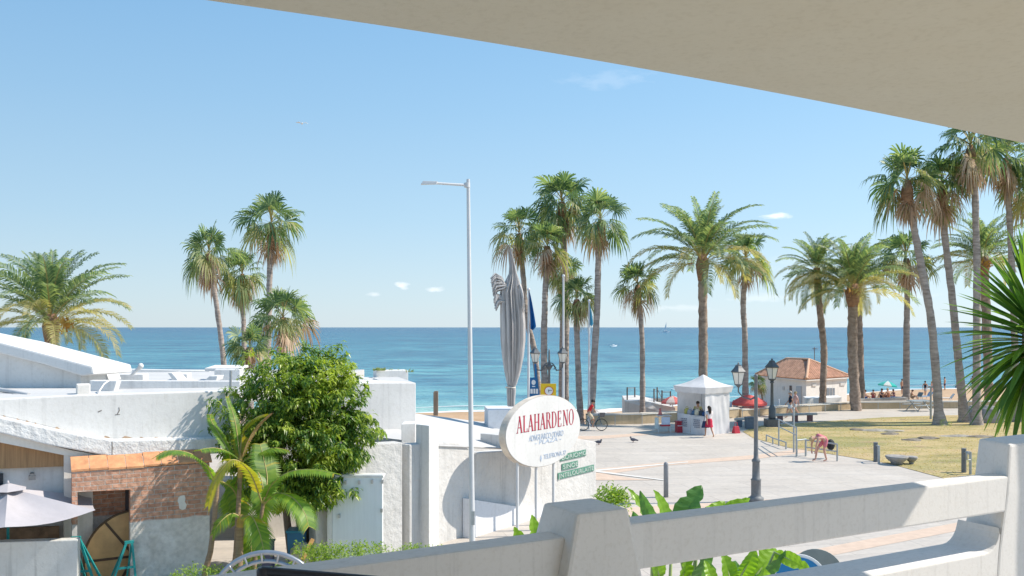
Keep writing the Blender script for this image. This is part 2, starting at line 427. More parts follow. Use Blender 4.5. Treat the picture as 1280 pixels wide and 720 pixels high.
while n_ < 9000:
    y = random.uniform(30, 61); x = random.uniform(13, .6*y)
    if x > .6*y or not inside(x, y, LAWN): continue
    n_ += 1; h = random.uniform(.03, .07); a = random.uniform(0, 6.3); w_ = .035; l = random.uniform(-.06, .06)
    dx, dy = math.cos(a)*w_, math.sin(a)*w_
    s.add([(x-dx, y-dy, .03), (x+dx, y+dy, .03), (x+dx*.2+l, y+l, h)], [(0, 1, 2)])
stuff(s.build('grass', blade_m, solid=False))
# ------------------------------------------------------------------ our own balcony
balc = plaster('balcony_render', (.74, .73, .715), .025, .25, 14, .003, .06, k=6)
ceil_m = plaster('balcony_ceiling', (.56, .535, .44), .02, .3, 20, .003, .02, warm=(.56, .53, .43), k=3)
RD = Vector((.88, .474, 0)).normalized(); RN = Vector((RD.y, -RD.x, 0))       # along the rail, and towards the inside
def rp(x):  # inner face of the balustrade
    return Vector((.41+(x-.41), 2.85+(x-.41)*.538, 0))
bal = thing('balcony_balustrade', 'white rendered balcony balustrade with broad posts and one thick top rail over a low wall', 'balustrade', (1.2, 3.3, EYE-1.62))
zt = EYE
def beam(name, a, b, zt_a, zt_b, h, th):
    m = MB(); out_ = -RN*th
    lo = [Vector((a.x, a.y, zt_a-h)), Vector((b.x, b.y, zt_b-h))]; hi = [Vector((a.x, a.y, zt_a)), Vector((b.x, b.y, zt_b))]
    n = 10; ring = []
    vs = []; fs = []
    for i in range(n+1):
        t = i/n; p = a.lerp(b, t); z = zt_a+(zt_b-zt_a)*t
        for q, zz in ((p, z-h), (p, z), (p+out_, z), (p+out_, z-h)): vs.append(Vector((q.x, q.y, zz)))
    for i in range(n):
        for k in range(4): fs.append((i*4+k, i*4+(k+1) % 4, i*4+4+(k+1) % 4, i*4+4+k))
    fs += [(0, 1, 2, 3), tuple(n*4+k for k in (3, 2, 1, 0))]
    m.add(vs, fs); return m.build(name, balc, bal, world=True, bevel=.008)
beam('rail', Vector((.33, 2.80, 0)), Vector((2.12, 3.768, 0)), EYE-.628, EYE-.632, .150, .10)
beam('rail', Vector((-2.2, 1.36, 0)), Vector((.16, 2.665, 0)), EYE-.632, EYE-.632, .150, .10)
# hairline cracks in the old paint near the far end of the rail
hair = M('hairline_crack', (.42, .40, .37), .9)
def face(u, z): x = 1.0+u; return Vector((x, 2.85+(x-.41)*.538, EYE+z))+RN*.0016
for pts in ([(.62, -.772), (.66, -.765), (.70, -.768), (.76, -.757), (.83, -.761), (.90, -.752)], [(.655, -.765), (.65, -.755), (.66, -.748), (.645, -.742)], [(.28, -.64), (.285, -.68), (.278, -.72), (.287, -.77)]):
    m = MB()
    for (u0, z0), (u1, z1) in zip(pts, pts[1:]):
        a, b_ = face(u0, z0), face(u1, z1); w_ = Vector((0, 0, .0011)) if abs(u1-u0) > abs(z1-z0) else RD*.0009; m.add([a-w_, b_-w_, b_+w_, a+w_], [(0, 1, 2, 3)])
    m.build('crack', hair, bal, world=True, solid=False)
# low wall with a rounded inner corner against the right-hand post
def base_wall(a, b, zt, th, zb, fil=None):
    m = MB(); prof = []
    L = (b-a).length
    prof = [(0, zb), (0, zt)]
    if fil:
        for k in range(7):
            t = k/6*math.pi/2; prof.append((L-fil+fil*math.sin(t), zt+fil-fil*math.cos(t)))
        prof += [(L, zb)]
    else: prof += [(L, zt), (L, zb)]
    poly = [a+(b-a).normalized()*u+Vector((0, 0, z)) for u, z in prof]
    m.extr(poly, -RN*th); return m.build('low_wall', balc, bal, world=True, bevel=.006)
base_wall(Vector((.42, 2.86, 0)), Vector((2.06, 3.74, 0)), EYE-.945, .2, EYE-1.95, .10)
base_wall(Vector((-2.2, 1.36, 0)), Vector((.10, 2.63, 0)), EYE-.945, .2, EYE-1.95)
def post(c, w0, w1, z0, z1, th0, th1):
    """c inner-face centre; width/thickness at the bottom (0) and top (1)"""
    m = MB(); lo = []; hi = []
    for s_, t_ in ((-.5, 0), (.5, 0), (.5, 1), (-.5, 1)):
        lo.append(c+RD*(w0*s_)-RN*(th0*(t_-.15))+Vector((0, 0, z0))); hi.append(c+RD*(w1*s_)-RN*(th1*(t_-.12))+Vector((0, 0, z1)))
    m.hexa(lo, hi); return m.build('post', balc, bal, world=True, bevel=.012)
post(Vector((.265, 2.70, 0)), .50, .185, EYE-1.25, EYE-.556, .34, .20)
rings = []
for z_, fx, fy, bx, by in ((EYE-.497, 2.115, 3.765, 2.088, 3.965), (EYE-.70, 2.095, 3.75, 2.055, 3.95), (EYE-.95, 2.05, 3.73, 1.99, 3.93), (EYE-1.95, 1.95, 3.68, 1.86, 3.88)):
    f_ = Vector((fx, fy, z_)); b_ = Vector((bx, by, z_)); rings.append([f_, f_+RD*.75, b_+RD*.78+Vector((0, .03, 0)), b_])
m = MB(); vv = [p for r in rings for p in r]; m.add(vv, [(0, 1, 2, 3), (15, 14, 13, 12)]+[(j*4+k, j*4+(k+1) % 4, j*4+4+(k+1) % 4, j*4+4+k) for j in range(3) for k in range(4)]); m.build('post', balc, bal, world=True, bevel=.012)
# unseen column added beyond the frame to cast shade on the far post
m = MB(); p = Vector((3.32, 4.088, 0)); m.lathe([(.20, EYE-1.9), (.20, EYE+.98), (.24, EYE+1.0), (.24, EYE+1.095)], (p.x, p.y, 0), 20)
tag(m.build('shade_column', balc), 'round white column added out of view to shade the last rail post', 'column')
# floor and overhanging slab
m = MB(); m.extr([(-3, .9, EYE-1.75), (2.4, 3.95, EYE-1.75), (4.6, 4.9, EYE-1.75), (4.6, -2.5, EYE-1.75), (-3, -2.5, EYE-1.75)], (0, 0, .2))
struct(m.build('balcony_floor', M('balcony_tiles', (.50, .46, .41), .5, .1, 6)))
_ck = [(-4.2, 1.75), (-2.4, 2.40), (-1.02, 2.985), (0, 3.47), (1.39, 4.25), (3.16, 5.36), (3.9, 5.85)]
cedge = []
for i in range(1, len(_ck)-2):
    p0, p1, p2_, p3_ = [Vector(q) for q in _ck[i-1:i+3]]
    for k in range(8):
        u = k/8; q = .5*((2*p1)+(p2_-p0)*u+(2*p0-5*p1+4*p2_-p3_)*u*u+(3*p1-p0-3*p2_+p3_)*u**3); cedge.append((q.x, q.y))
cedge = [_ck[0]]+cedge+[_ck[-2]]
inner = [(3.23, 3.9), (3.30, 3.2), (2.7, 1.6), (2.3, .4), (2.2, -2.4), (-4.2, -2.4)]
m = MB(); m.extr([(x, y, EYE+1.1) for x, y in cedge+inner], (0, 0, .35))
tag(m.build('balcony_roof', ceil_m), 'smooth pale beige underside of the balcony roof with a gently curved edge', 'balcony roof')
m = MB(); m.box((0, -2.6, EYE-.1), (9, .2, 3.3)); tag(m.build('balcony_wall', balc), 'white rendered house wall at the back of the balcony', 'wall')

# ------------------------------------------------------------------ white building on the left
white = plaster('white_render', (.72, .712, .695), .07, .3, 9, .02, .09)
rough_white = plaster('rough_white_render', (.62, .612, .595), .1, .55, 5, .05, .12, lump=1.3)
deck_m = plaster('white_roof_deck', (.58, .575, .565), .08, .3, 6, .02, .03)
wall_in = plaster('cream_wall', (.78, .74, .68), .1, .3, 12, .02, .1)
NF = (.49, -.872); TF = Vector((.872, .49, 0)); NF3 = Vector((NF[0], NF[1], 0)); F0 = Vector((-9.16, 21.3, 0))
def pl(off): return F0+NF3*off
def facade(m, pix, off, th, zmin=None, mi=0):
    pts = []
    for p in pix:
        q = onplane(p[0], p[1], pl(off), NF)
        if zmin is not None and len(p) == 3: q.z = zmin
        pts.append(q)
    return m.extr(pts, -NF3*th, mi)
hb = thing('white_building', 'low white building with sloping white eaves, wooden soffit panel and cluttered flat roof', 'building', tuple(F0))
m = MB(); facade(m, [(-160, 505), (0, 499), (96, 494), (200, 491), (292, 488), (292, 552), (200, 551), (140, 549), (112, 546), (60, 534), (0, 520), (-160, 492+14)], 0, .32); m.build('parapet', white, hb, world=True, bevel=.03)
rough_fascia = plaster('rough_white_fascia', (.76, .76, .75), .12, .6, 7, .04, .14, lump=1.5)
m = MB(); facade(m, [(-160, 492), (0, 522), (70, 538), (140, 551), (205, 549.5), (276, 548), (276, 567), (205, 569), (140, 571), (60, 556), (0, 541), (-160, 509)], .45, .80); m.build('fascia', rough_fascia, hb, world=True, bevel=.03)
m = MB(); facade(m, [(-160, 512), (0, 541), (90, 563), (140, 571), (140, 575), (80, 569), (0, 553), (-160, 528)], .30, .5); m.build('lintel', wall_in, hb, world=True)
wood_m = M('soffit_wood', (.36, .21, .10), .6, .35, 1.2, .3, 8, stretch=(18, 18, .8), kind='World')
m = MB(); facade(m, [(-160, 522), (0, 553), (80, 569), (80, 583), (0, 586), (-160, 590)], .08, .1); m.build('wooden_panel', wood_m, hb, world=True)
m = MB(); facade(m, [(-160, 530), (0, 560), (100, 570), (100, 760, 0), (-160, 760, 0)], -.1, .3, 0); m.build('wall', white, hb, world=True)
m = MB(); facade(m, [(80, 566), (97, 571), (97, 660, 0), (80, 660, 0)], .26, .3, 0); m.build('column', wall_in, hb, world=True)
m = MB(); facade(m, [(-30, 592), (4, 592), (4, 640), (-30, 640)], 0.0, .12); m.build('window', M('dark_glass', (.03, .04, .05), .15), hb, world=True)
m = MB(); q = onplane(40, 592, pl(-.1), NF); m.box(q+NF3*.12, (.08, .24, .06), math.atan2(TF.y, TF.x)); m.box(q+NF3*.2+Vector((0, 0, -.06)), (.14, .1, .1), math.atan2(TF.y, TF.x)); m.build('wall_lamp', M('grey_metal', (.3, .3, .3), .4, metal=.6), hb, world=True)
m = MB(); facade(m, [(-30, 662), (20, 660), (74, 658), (74, 690), (-30, 690)], .0, .12); m.build('stone_plinth', M('rubble_stone', (.30, .20, .13), .9, .5, 3.5, .6, 9, .04), hb, world=True)
# rust line along the joint, an open crack and two scuffs on the parapet
stain_m = M('rust_stain', (.50, .36, .25), .9, .3, 6, kind='World'); crack_m = M('crack_dirt', (.22, .20, .18), .9)
rndc = random.Random(11); m = MB(); x = 2.0
while x < 262:
    w_ = rndc.uniform(4, 14); yb = 520+(x/112)*25.5 if x < 112 else 546+(x-112)*.018; ye = 520+(min(262, x+w_)/112)*25.5 if x+w_ < 112 else 546+(x+w_-112)*.018; h_ = rndc.uniform(.8, 2.0)
    m = MB(); facade(m, [(x, yb+.8), (x+w_*.5, (yb+ye)/2+1), (x+w_, ye+.8), (x+w_*.7, ye-h_*.4), (x+w_*.3, yb-h_)], .006, .004); m.build('joint_stain', stain_m, hb, world=True); x += w_+rndc.uniform(1, 9)*(1 if rndc.random() > .3 else 3)
for P_ in ([(148, 509.5), (149, 512), (146, 518), (147.2, 518), (150, 513), (149, 509)], [(122, 514.5), (127, 512.5), (127.5, 513.5), (123, 515.5)], [(144, 518), (150, 517.5), (150, 518.2), (144, 518.8)]): m = MB(); facade(m, P_, .006, .004); m.build('wall_scuff', crack_m, hb, world=True)
m = MB(); facade(m, [(139.6, 552), (140.6, 552), (141, 560), (140.4, 570), (139.7, 570), (139.9, 560)], .455, .004); m.build('fascia_crack', crack_m, hb, world=True)
# flat roof and the bits on it
m = MB(); zr = 4.28
m.extr([onplane(-160, 480, pl(-.33), NF).xy.to_3d()+Vector((0, 0, zr-.3)), onplane(293, 490, pl(-.33), NF).xy.to_3d()+Vector((0, 0, zr-.3)), Vector((-6.0, 30, zr-.3)), Vector((-6.0, 36, zr-.3)), Vector((-26, 36, zr-.3))], (0, 0, .3)); m.build('flat_roof', deck_m, hb, world=True)
def roofbox(name, x0, x1, ytop, d, zb, th, slope=0, mat=white):
    a = at(x0, ytop, d); b_ = at(x1, ytop+slope, d+.35*(at(x1, 0, d).x-a.x)*.5); m = MB()
    m.extr([Vector((a.x, a.y, zb)), Vector((b_.x, b_.y, zb)), b_, a], (-.2*th, th, 0)); return m.build(name, mat, hb, world=True, bevel=.02)
roofbox('roof_kerb', 112, 300, 475.5, 24.6, zr-.02, .3, 1)
roofbox('roof_kerb', 118, 262, 460.5, 33.5, zr-.02, .4, 3)
roofbox('roof_box', 137, 179, 468, 27.5, zr-.02, .8)
roofbox('roof_box', 214, 234, 467.5, 28.5, zr-.02, .9)
roofbox('roof_box', 268, 300, 462, 27, zr-.02, 1.6)
roofbox('roof_slab', 256, 302, 460, 27.2, at(0, 464, 27.2).z, 2.2)
def wedge(x0, x1, x2, x3, yt, yb, d, th):
    m = MB(); m.extr([at(x0, yb, d), at(x1, yb, d), at(x2, yt, d), at(x3, yt, d)], (0, th, 0)); m.build('roof_ramp', white, hb, world=True, bevel=.02)
wedge(119, 137, 131, 116, 461, 476, 26.5, .8); wedge(111, 142, 146, 116, 476, 490, 23.9, .3); wedge(217, 224, 215, 209, 466, 476.5, 26.6, .7); wedge(255, 270, 272, 262, 470, 476, 26, .6)
m = MB(); m.tube([at(164, 469, 27), at(175, 459, 27)], [.04, .06], 8); m.ball(at(176, 457.5, 27), .09, 8); m.build('roof_vent', white, hb, world=True)
m = MB(); m.tube([at(123, 497, 22.6), at(124, 489, 23), at(130, 480, 23.4), at(139, 474, 23.8)], .022, 6); m.build('roof_cable', white, hb, world=True)
m = MB(); m.tube([at(288, 488, 23.2), at(288.5, 463, 23.2)], .035, 8); m.build('roof_post', M('grey_steel', (.4, .42, .44), .5, metal=.5), hb, world=True)
m = MB(); m.box(at(104, 487, 22.9), (.32, .4, .3), .5); m.build('roof_box', wall_in, hb, world=True, bevel=.03)
# rising stair wall with a heavy coping
m = MB(); m.extr([at(-160, 396, 25), at(0, 428, 25), at(50, 441, 25), at(88, 451, 25), at(115, 458, 25), at(117, 468, 25), at(101, 470, 25), at(55, 456, 25), at(0, 442, 25), at(-160, 408, 25)], (.5, 1.4, 0)); m.build('stair_coping', white, hb, world=True, bevel=.05)
m = MB(); m.extr([at(-160, 408, 25.25), at(0, 441, 25.25), at(101, 468, 25.25), at(100, 497, 25.25), at(-160, 500, 25.25)], (.3, .9, 0)); m.build('stair_wall', white, hb, world=True)
m = MB(); m.tube([at(-20, 484.5, 23.4), at(12, 489, 23.1), at(36, 494, 22.7)], .06, 8); m.box(at(22, 494, 22.8), (.25, .12, .08), .5); m.build('roof_pipe', M('grey_pipe', (.5, .5, .5), .6), hb, world=True)

# brick lean-to in front of it
brick_m, nt, b, out = _nodes('weathered_brick')
v = mapping(nt, kind='Object')
sw = nt.nodes.new('ShaderNodeSeparateXYZ'); nt.links.new(v, sw.inputs[0]); cb = nt.nodes.new('ShaderNodeCombineXYZ')
nt.links.new(sw.outputs['X'], cb.inputs['X']); nt.links.new(sw.outputs['Z'], cb.inputs['Y'])
wob = noise(nt, v, 3, 3); wv = nt.nodes.new('ShaderNodeVectorMath'); wv.operation = 'MULTIPLY_ADD'; wv.inputs[1].default_value = (.05, .04, 0)
nt.links.new(wob.outputs['Color'], wv.inputs[0]); nt.links.new(cb.outputs[0], wv.inputs[2])
br = nt.nodes.new('ShaderNodeTexBrick'); br.inputs['Scale'].default_value = 1; br.inputs['Brick Width'].default_value = .30; br.inputs['Row Height'].default_value = .105
br.inputs['Mortar Size'].default_value = .011; br.inputs['Color1'].default_value = (.64, .37, .26, 1); br.inputs['Color2'].default_value = (.48, .26, .18, 1); br.inputs['Mortar'].default_value = (.56, .48, .42, 1)
br.inputs['Mortar Smooth'].default_value = .3
nt.links.new(wv.outputs[0], br.inputs['Vector'])
n1 = noise(nt, v, 2.2, 6); n2 = noise(nt, v, 9, 6)
c = mixc(nt, .75, br.outputs['Color'], ramp(nt, n2.outputs['Fac'], [(.3, (.55, .52, .5)), (.65, (1.25, 1.2, 1.15))]).outputs['Color'], 'MULTIPLY')
c = mixc(nt, ramp(nt, n1.outputs['Fac'], [(.52, (0, 0, 0)), (.7, (.55, .55, .55))]).outputs['Color'], c, (.46, .36, .29))
za = nt.nodes.new('ShaderNodeMath'); za.operation = 'MULTIPLY_ADD'; za.inputs[1].default_value = .22; nt.links.new(n1.outputs['Fac'], za.inputs[0]); nt.links.new(sw.outputs['Z'], za.inputs[2])
gt = nt.nodes.new('ShaderNodeMapRange'); gt.inputs['From Min'].default_value = 1.60; gt.inputs['From Max'].default_value = 1.56; nt.links.new(za.outputs[0], gt.inputs['Value'])
plc = ramp(nt, n1.outputs['Fac'], [(.3, (.56, .53, .49)), (.7, (.74, .72, .69))]).outputs['Color']
plc = mixc(nt, .6, plc, ramp(nt, n2.outputs['Fac'], [(.3, (.75, .74, .72)), (.6, (1.08, 1.06, 1.03))]).outputs['Color'], 'MULTIPLY')
c = mixc(nt, gt.outputs[0], c, plc)
nt.links.new(c, b.inputs['Base Color']); b.inputs['Roughness'].default_value = .95; b.inputs['Specular IOR Level'].default_value = .15
hh = nt.nodes.new('ShaderNodeMath'); hh.operation = 'MULTIPLY_ADD'; inv = nt.nodes.new('ShaderNodeMath'); inv.operation = 'SUBTRACT'; inv.inputs[0].default_value = 1; nt.links.new(gt.outputs[0], inv.inputs[1]); bf = nt.nodes.new('ShaderNodeMath'); bf.operation = 'MULTIPLY'; nt.links.new(inv.outputs[0], bf.inputs[0]); nt.links.new(br.outputs['Fac'], bf.inputs[1]); nt.links.new(bf.outputs[0], hh.inputs[0]); hh.inputs[1].default_value = -.6; nt.links.new(n2.outputs['Fac'], hh.inputs[2])
bump(nt, b, hh.outputs[0], .8, .03)
lean = thing('brick_outbuilding', 'old brick lean-to with orange tile coping, doorway and crumbling grey plaster below', 'outbuilding', (F0.x, F0.y, 0), math.atan2(TF.y, TF.x))
m = MB(); facade(m, [(90, 588), (150, 586), (262, 579), (262, 700, 0), (163, 700, 0), (163, 612), (97, 615), (97, 656), (90, 656)], .80, .3, -.1); wl = m.build('brick_wall', brick_m, lean, world=True)
m = MB(); facade(m, [(110, 596), (180, 590), (180, 700, 0), (110, 700, 0)], -.35, .15, -.1); m.build('inner_wall', brick_m, lean, world=True)
m = MB(); facade(m, [(90, 655.5), (96.5, 655), (96.5, 700, 0), (90, 700, 0)], .79, .28, -.1); m.build('door_jamb', white, lean, world=True)
m = MB(); facade(m, [(96, 600), (116, 600), (116, 700, 0), (96, 700, 0)], .0, .2, -.1); m.build('inner_pier', wall_in, lean, world=True)
m = MB(); facade(m, [(223, 622), (226, 619.5), (230.5, 619), (232, 623), (231, 627), (233.5, 631), (232, 636), (228, 637.5), (224, 635.5), (223.5, 630), (221.8, 626)], .805, .02); m.build('plaster_patch', wall_in, lean, world=True)
m = MB(); facade(m, [(157, 611), (164, 611), (164, 640), (157, 640)], .2, .1); m.build('inner_post', M('dark_timber', (.05, .045, .05), .7), lean, world=True)
tile_m = M('orange_tiles', (.64, .32, .155), .8, .3, 5, .5, 20, col2=(.46, .21, .105), kind='World')
m = MB(); a = onplane(88, 574, pl(.46), NF); b_ = onplane(262, 566, pl(.46), NF); L = (b_-a).length; n_ = 8; random.seed(2)
for k in range(n_):
    p = a+TF*(L*k/n_); q = a+TF*(L*(k+1)/n_-.013); j = random.uniform(-.012, .012)
    up = Vector((0, 0, .045)); dn = NF3*.36+Vector((0, 0, -.25)); z_ = Vector((0, 0, j))
    m.hexa([p+z_, q+z_, q+dn+z_, p+dn+z_], [p+up+z_, q+up+z_, q+dn+up+z_, p+dn+up+z_])
m.build('tile_coping', tile_m, lean, world=True)
# wooden disc leaning in the doorway
reel_m = M('reel_wood', (.62, .38, .17), .7, .3, 2, .3, 12, stretch=(1, 14, 1))
rc = onplane(168, 694, pl(.32), NF)
reel = thing('wooden_disc', 'big round disc of worn planks with dark straps leaning inside the brick doorway', 'wooden disc', (rc.x, rc.y, rc.z-1.08), math.atan2(TF.y, TF.x))
m = MB(); rr = 1.06
pts = [Vector((rr*math.cos(2*math.pi*k/40), 0, 1.06+rr*math.sin(2*math.pi*k/40))) for k in range(40)]
m.extr(pts, (0, .08, 0)); o = m.build('planks', reel_m, reel)
m = MB(); c0 = Vector((0, -.012, 1.06))
for a_ in (2.2, 3.14, 4.2, .9, 0, 5.2):
    d_ = Vector((math.cos(a_), 0, math.sin(a_))); s_ = Vector((-d_.z, 0, d_.x))*.028
    m.extr([c0-s_, c0+s_, c0+d_*rr+s_, c0+d_*rr-s_], (0, .03, 0))
m.build('strap', M('dark_strap', (.10, .06, .035), .7), reel)
m = MB(); m.add([], []); n_ = 44
m2 = [Vector((1.075*math.cos(2*math.pi*k/n_), .03, 1.06+1.075*math.sin(2*math.pi*k/n_))) for k in range(n_+1)]
m.tube(m2, .035, 6, cap=False); m.build('rim', M('dark_rim', (.12, .075, .04), .8), reel)

# terrace wall and parasol
tw = MB(); a = at(-160, 681, 18.4); b_ = at(97, 675, 18.9)
tw.extr([Vector((a.x, a.y, 0)), Vector((b_.x, b_.y, 0)), Vector((b_.x, b_.y, b_.z)), Vector((a.x, a.y, b_.z))], (-.06, .25, 0))
tag(tw.build('terrace_wall', plaster('grey_terrace_wall', (.66, .66, .63), .12, .4, 9, .02, .2), bevel=.02), 'low pale grey terrace wall below the white parasol', 'wall')
cloth = M('parasol_cloth', (.44, .42, .44), .9, .06, 4, .25, 3, .05)
ap = at(10, 607, 19.4); par = thing('parasol', 'open off-white square-panelled parasol over the terrace beside the brick doorway', 'parasol', (ap.x, ap.y, 0))
m = MB(); n_ = 6; rim = []; Rr = 1.95
for k in range(n_):
    a_ = R(-2+60*k-120); rim.append(Vector((Rr*math.cos(a_), Rr*math.sin(a_), ap.z-.52)))
vs = []; fs = []; S = 6; Tn = 6
tz = Vector((0, 0, ap.z-.05))
for k in range(n_):
    A, B = rim[k], rim[(k+1) % n_]
    o_ = len(vs)
    for i in range(S+1):
        for j in range(Tn+1):
            u = i/S; t = j/Tn; e = A.lerp(B, t); p = tz.lerp(e, u)
            p = Vector((p.x, p.y, p.z-.12*math.sin(math.pi*u)*math.sin(math.pi*t)-.10*u*math.sin(math.pi*t)))
            vs.append(p)
    for i in range(S):
        for j in range(Tn): fs.append((o_+i*(Tn+1)+j, o_+i*(Tn+1)+j+1, o_+(i+1)*(Tn+1)+j+1, o_+(i+1)*(Tn+1)+j))
m.add(vs, fs, 0, True); m.build('canopy', cloth, par, solid=False)
m = MB(); m.lathe([(.40, ap.z-.085), (.22, ap.z-.02), (.05, ap.z+.045)], (0, 0, 0), sq=6, rot=R(-2)); vent_ = m.build('vent', cloth, par)
m = MB(); m.lathe([(.03, ap.z+.03), (.03, ap.z+.07), (.012, ap.z+.11)], n=8); m.build('finial', cloth, vent_)
teal = M('teal_paint', (.02, .30, .30), .5, .2, 6)
m = MB(); m.tube([(0, 0, 0), (0, 0, ap.z)], .03, 8); m.build('pole', teal, par)
for p in rim:
    m = MB(); m.tube([(p.x*.95, p.y*.95, p.z-.02), (p.x*.1, p.y*.1, ap.z-.12)], .012, 6); m.build('rib', teal, par)
    m = MB(); m.tube([(p.x*.5, p.y*.5, ap.z-.33), (p.x*.03, p.y*.03, ap.z-.75)], .012, 6); m.build('strut', teal, par)
def trestle(px, py, d, lab, lean_, rz):
    q = at(px, py, d); t = thing('folding_trestle', lab, 'trestle', (q.x, q.y, 0), rz, 'teal trestles by the doorway')
    h = q.z
    for s_ in (-1, 1):
        m = MB(); m.tube([(s_*.06-.1*lean_, 0, h), (s_*.28+.12*lean_, -.05, 0)], .035, 4, sm=False); m.build('leg', teal, t)
        m = MB(); m.tube([(s_*.06-.1*lean_, .0, h), (s_*.2+.3*lean_, .35, 0)], .03, 4, sm=False); m.build('leg', teal, t)
    m = MB(); m.box((-.1*lean_, 0, h), (.2, .06, .06)); m.build('top_bar', teal, t)
    m = MB(); m.box((.03*lean_, -.02, h*.45), (.4, .03, .05)); m.build('cross_bar', teal, t)
trestle(101, 672, 19.6, 'teal folding trestle standing against the end of the grey terrace wall', 1, .2)
trestle(158, 678, 20.4, 'teal folding trestle standing before the wooden disc at the doorway edge', -.6, .5)

# ------------------------------------------------------------------ white walls and terrace right of the tree
W0 = Vector((-2.57, 23.7, 0)); WT = Vector((5.52, 7.5, 0)).normalized(); WN = Vector((WT.y, -WT.x, 0)); 
def wp(px, py, off=0): return onplane(px, py, W0+WN*off, (WN.x, WN.y))
wb = thing('white_terrace_wall', 'rough white garden wall with green lettering and a lit roof terrace behind', 'wall', (-1, 25.6, 0))
m = MB(); tops = [wp(x, y) for x, y in ((512, 556), (545, 553), (572, 553), (582, 558), (590, 566), (640, 563), (655, 560))]
bot = [Vector((p.x, p.y, -.1)) for p in (tops[-1], tops[0])]
m.extr(tops+bot, -WN*.4); m.build('rough_wall', rough_white, wb, world=True, bevel=.04)
m = MB(); tops = [wp(x, y, .06) for x, y in ((648, 546), (690, 542), (745, 552.5))]; bot = [Vector((p.x, p.y, -.1)) for p in (tops[-1], tops[0])]
m.extr(tops+bot, -WN*1.5); m.build('end_wall', rough_white, wb, world=True, bevel=.02)
m = MB(); tops = [wp(x, y, .3) for x, y in ((588, 624), (690, 640))]; bot = [Vector((p.x, p.y, -.1)) for p in (tops[-1], tops[0])]
m.extr(tops+bot, -WN*.28); m.build('plinth', plaster('plinth_render', (.74, .75, .78), .06, .3, 12, .02, .1), wb, world=True)
m = MB()
A = wp(500, 557, -.41); B = wp(660, 561, -.41); C = Vector((.5, 35.5, 2.25)); D = at(600, 527, 34.5); E_ = at(520, 517, 32)
A.z -= .02; B.z -= .02
up = Vector((0, 0, -.25)); m.hexa([p+up for p in (A, B, C, D, E_)], [A, B, C, D, E_]); m.build('terrace_roof', deck_m, wb, world=True)
m = MB(); m.extr([at(470, 546, 25.6), at(512, 551, 25.2), at(522, 517, 31.9), at(470, 520, 29)], (0, 0, -.2)); m.build('side_roof', deck_m, wb, world=True)
m = MB(); m.box(at(628, 533, 33)+Vector((.25, .6, -.1)), (1.75, 1.3, 1.5), R(8)); m.build('planter_block', plaster('planter_render', (.74, .75, .77), .06, .3, 12, .02, .06), wb, world=True, bevel=.03)
m = MB(); m.tube([wp(545, 556, .02)+Vector((0, 0, -.02)), wp(640, 561, .03)], .03, 6); m.build('wall_pipe', M('grey_conduit', (.5, .5, .5), .6), wb, world=True)
# lettering on the wall
green = M('green_letters', (.10, .25, .185), .6, .1, 8)
pale_l = M('pale_letters', (.46, .55, .50), .6, .1, 8)
for txt, px0, px1, yb in (('BORIOMG', 700, 732, 576.5), ('SINOE', 702, 722, 588), ('JNTELOURLAITE', 697, 742, 599.5)):
    a = wp(px0, yb, .07); L_ = (wp(px1, yb-2.2, .07)-a).dot(WT)
    m = MB(); m.extr([a, a+WT*L_, a+WT*L_+Vector((0, 0, .21)), a+Vector((0, 0, .21))], WN*.02); pq = m.build('plaque', green, wb, world=True)
    tmesh(txt, .20, 'lettering', pale_l, pq, .008, a+WN*.026+WT*.04+Vector((0, 0, .035)), WT, width=L_-.08)
# pillar pair
m = MB(); P = [(-2.6, 23.95), (-2.21, 23.6), (-1.98, 23.95), (-2.37, 24.3)]
m.extr([(x, y, -.1) for x, y in P], (0, 0, 3.48)); pil = m.build('white_pillar', white, bevel=.02); tag(pil, 'tall square white pillar standing at the corner of the rough garden wall', 'pillar')
m = MB(); P = [(-3.02, 24.2), (-2.66, 24.4), (-2.66, 24.95), (-3.02, 24.95)]
m.extr([(x, y, -.1) for x, y in P], (0, 0, 3.46)); tag(m.build('wall_pier', white, bevel=.02), 'plain white wall pier tucked in behind the tall square pillar', 'pier')
# wall behind the tree and gate
G0 = Vector((-2.88, 23.3, 0)); NG = (.63, -.777); NG3 = Vector((.63, -.777, 0))
m = MB(); tops = [onplane(x, y, G0, NG) for x, y in ((395, 558), (430, 557), (470, 555), (503, 553))]; bot = [Vector((p.x, p.y, -.1)) for p in (tops[-1], tops[0])]
m.extr(tops+bot, -NG3*.4); tag(m.build('white_wall', rough_white, bevel=.03), 'rough white plastered wall behind the pale utility door', 'wall')
m = MB(); m.extr([(-7.4, 24.9, -.1), (-4.6, 26.0, -.1), (-4.6, 26.0, 3.3), (-7.4, 24.9, 3.3)], (-.1, .3, 0)); tag(m.build('shaded_wall', wall_in), 'cream courtyard wall in shade behind the big leafy tree', 'wall')
blk = thing('white_roof_block', 'taller plain white block with planting troughs along its roof', 'building', (-5, 28, 0))
m = MB(); tops = [onplane(x, y, (-3.0, 27.2), NF) for x, y in ((360, 479), (520, 478.5))]; bot = [Vector((p.x, p.y, .0)) for p in (tops[-1], tops[0])]
m.extr(tops+bot, -NF3*3.5); m.build('wall', white, blk, world=True, bevel=.03)
m = MB(); m.box(at(492, 471, 29.4)+Vector((-.1, 0, -.05)), (1.05, .7, .55), .3); m.build('planting_trough', white, blk, world=True, bevel=.02)
m = MB(); m.box(at(466, 473, 28.9)+Vector((-.1, 0, -.15)), (.6, .7, .35), .3); m.build('planting_trough', white, blk, world=True, bevel=.02)
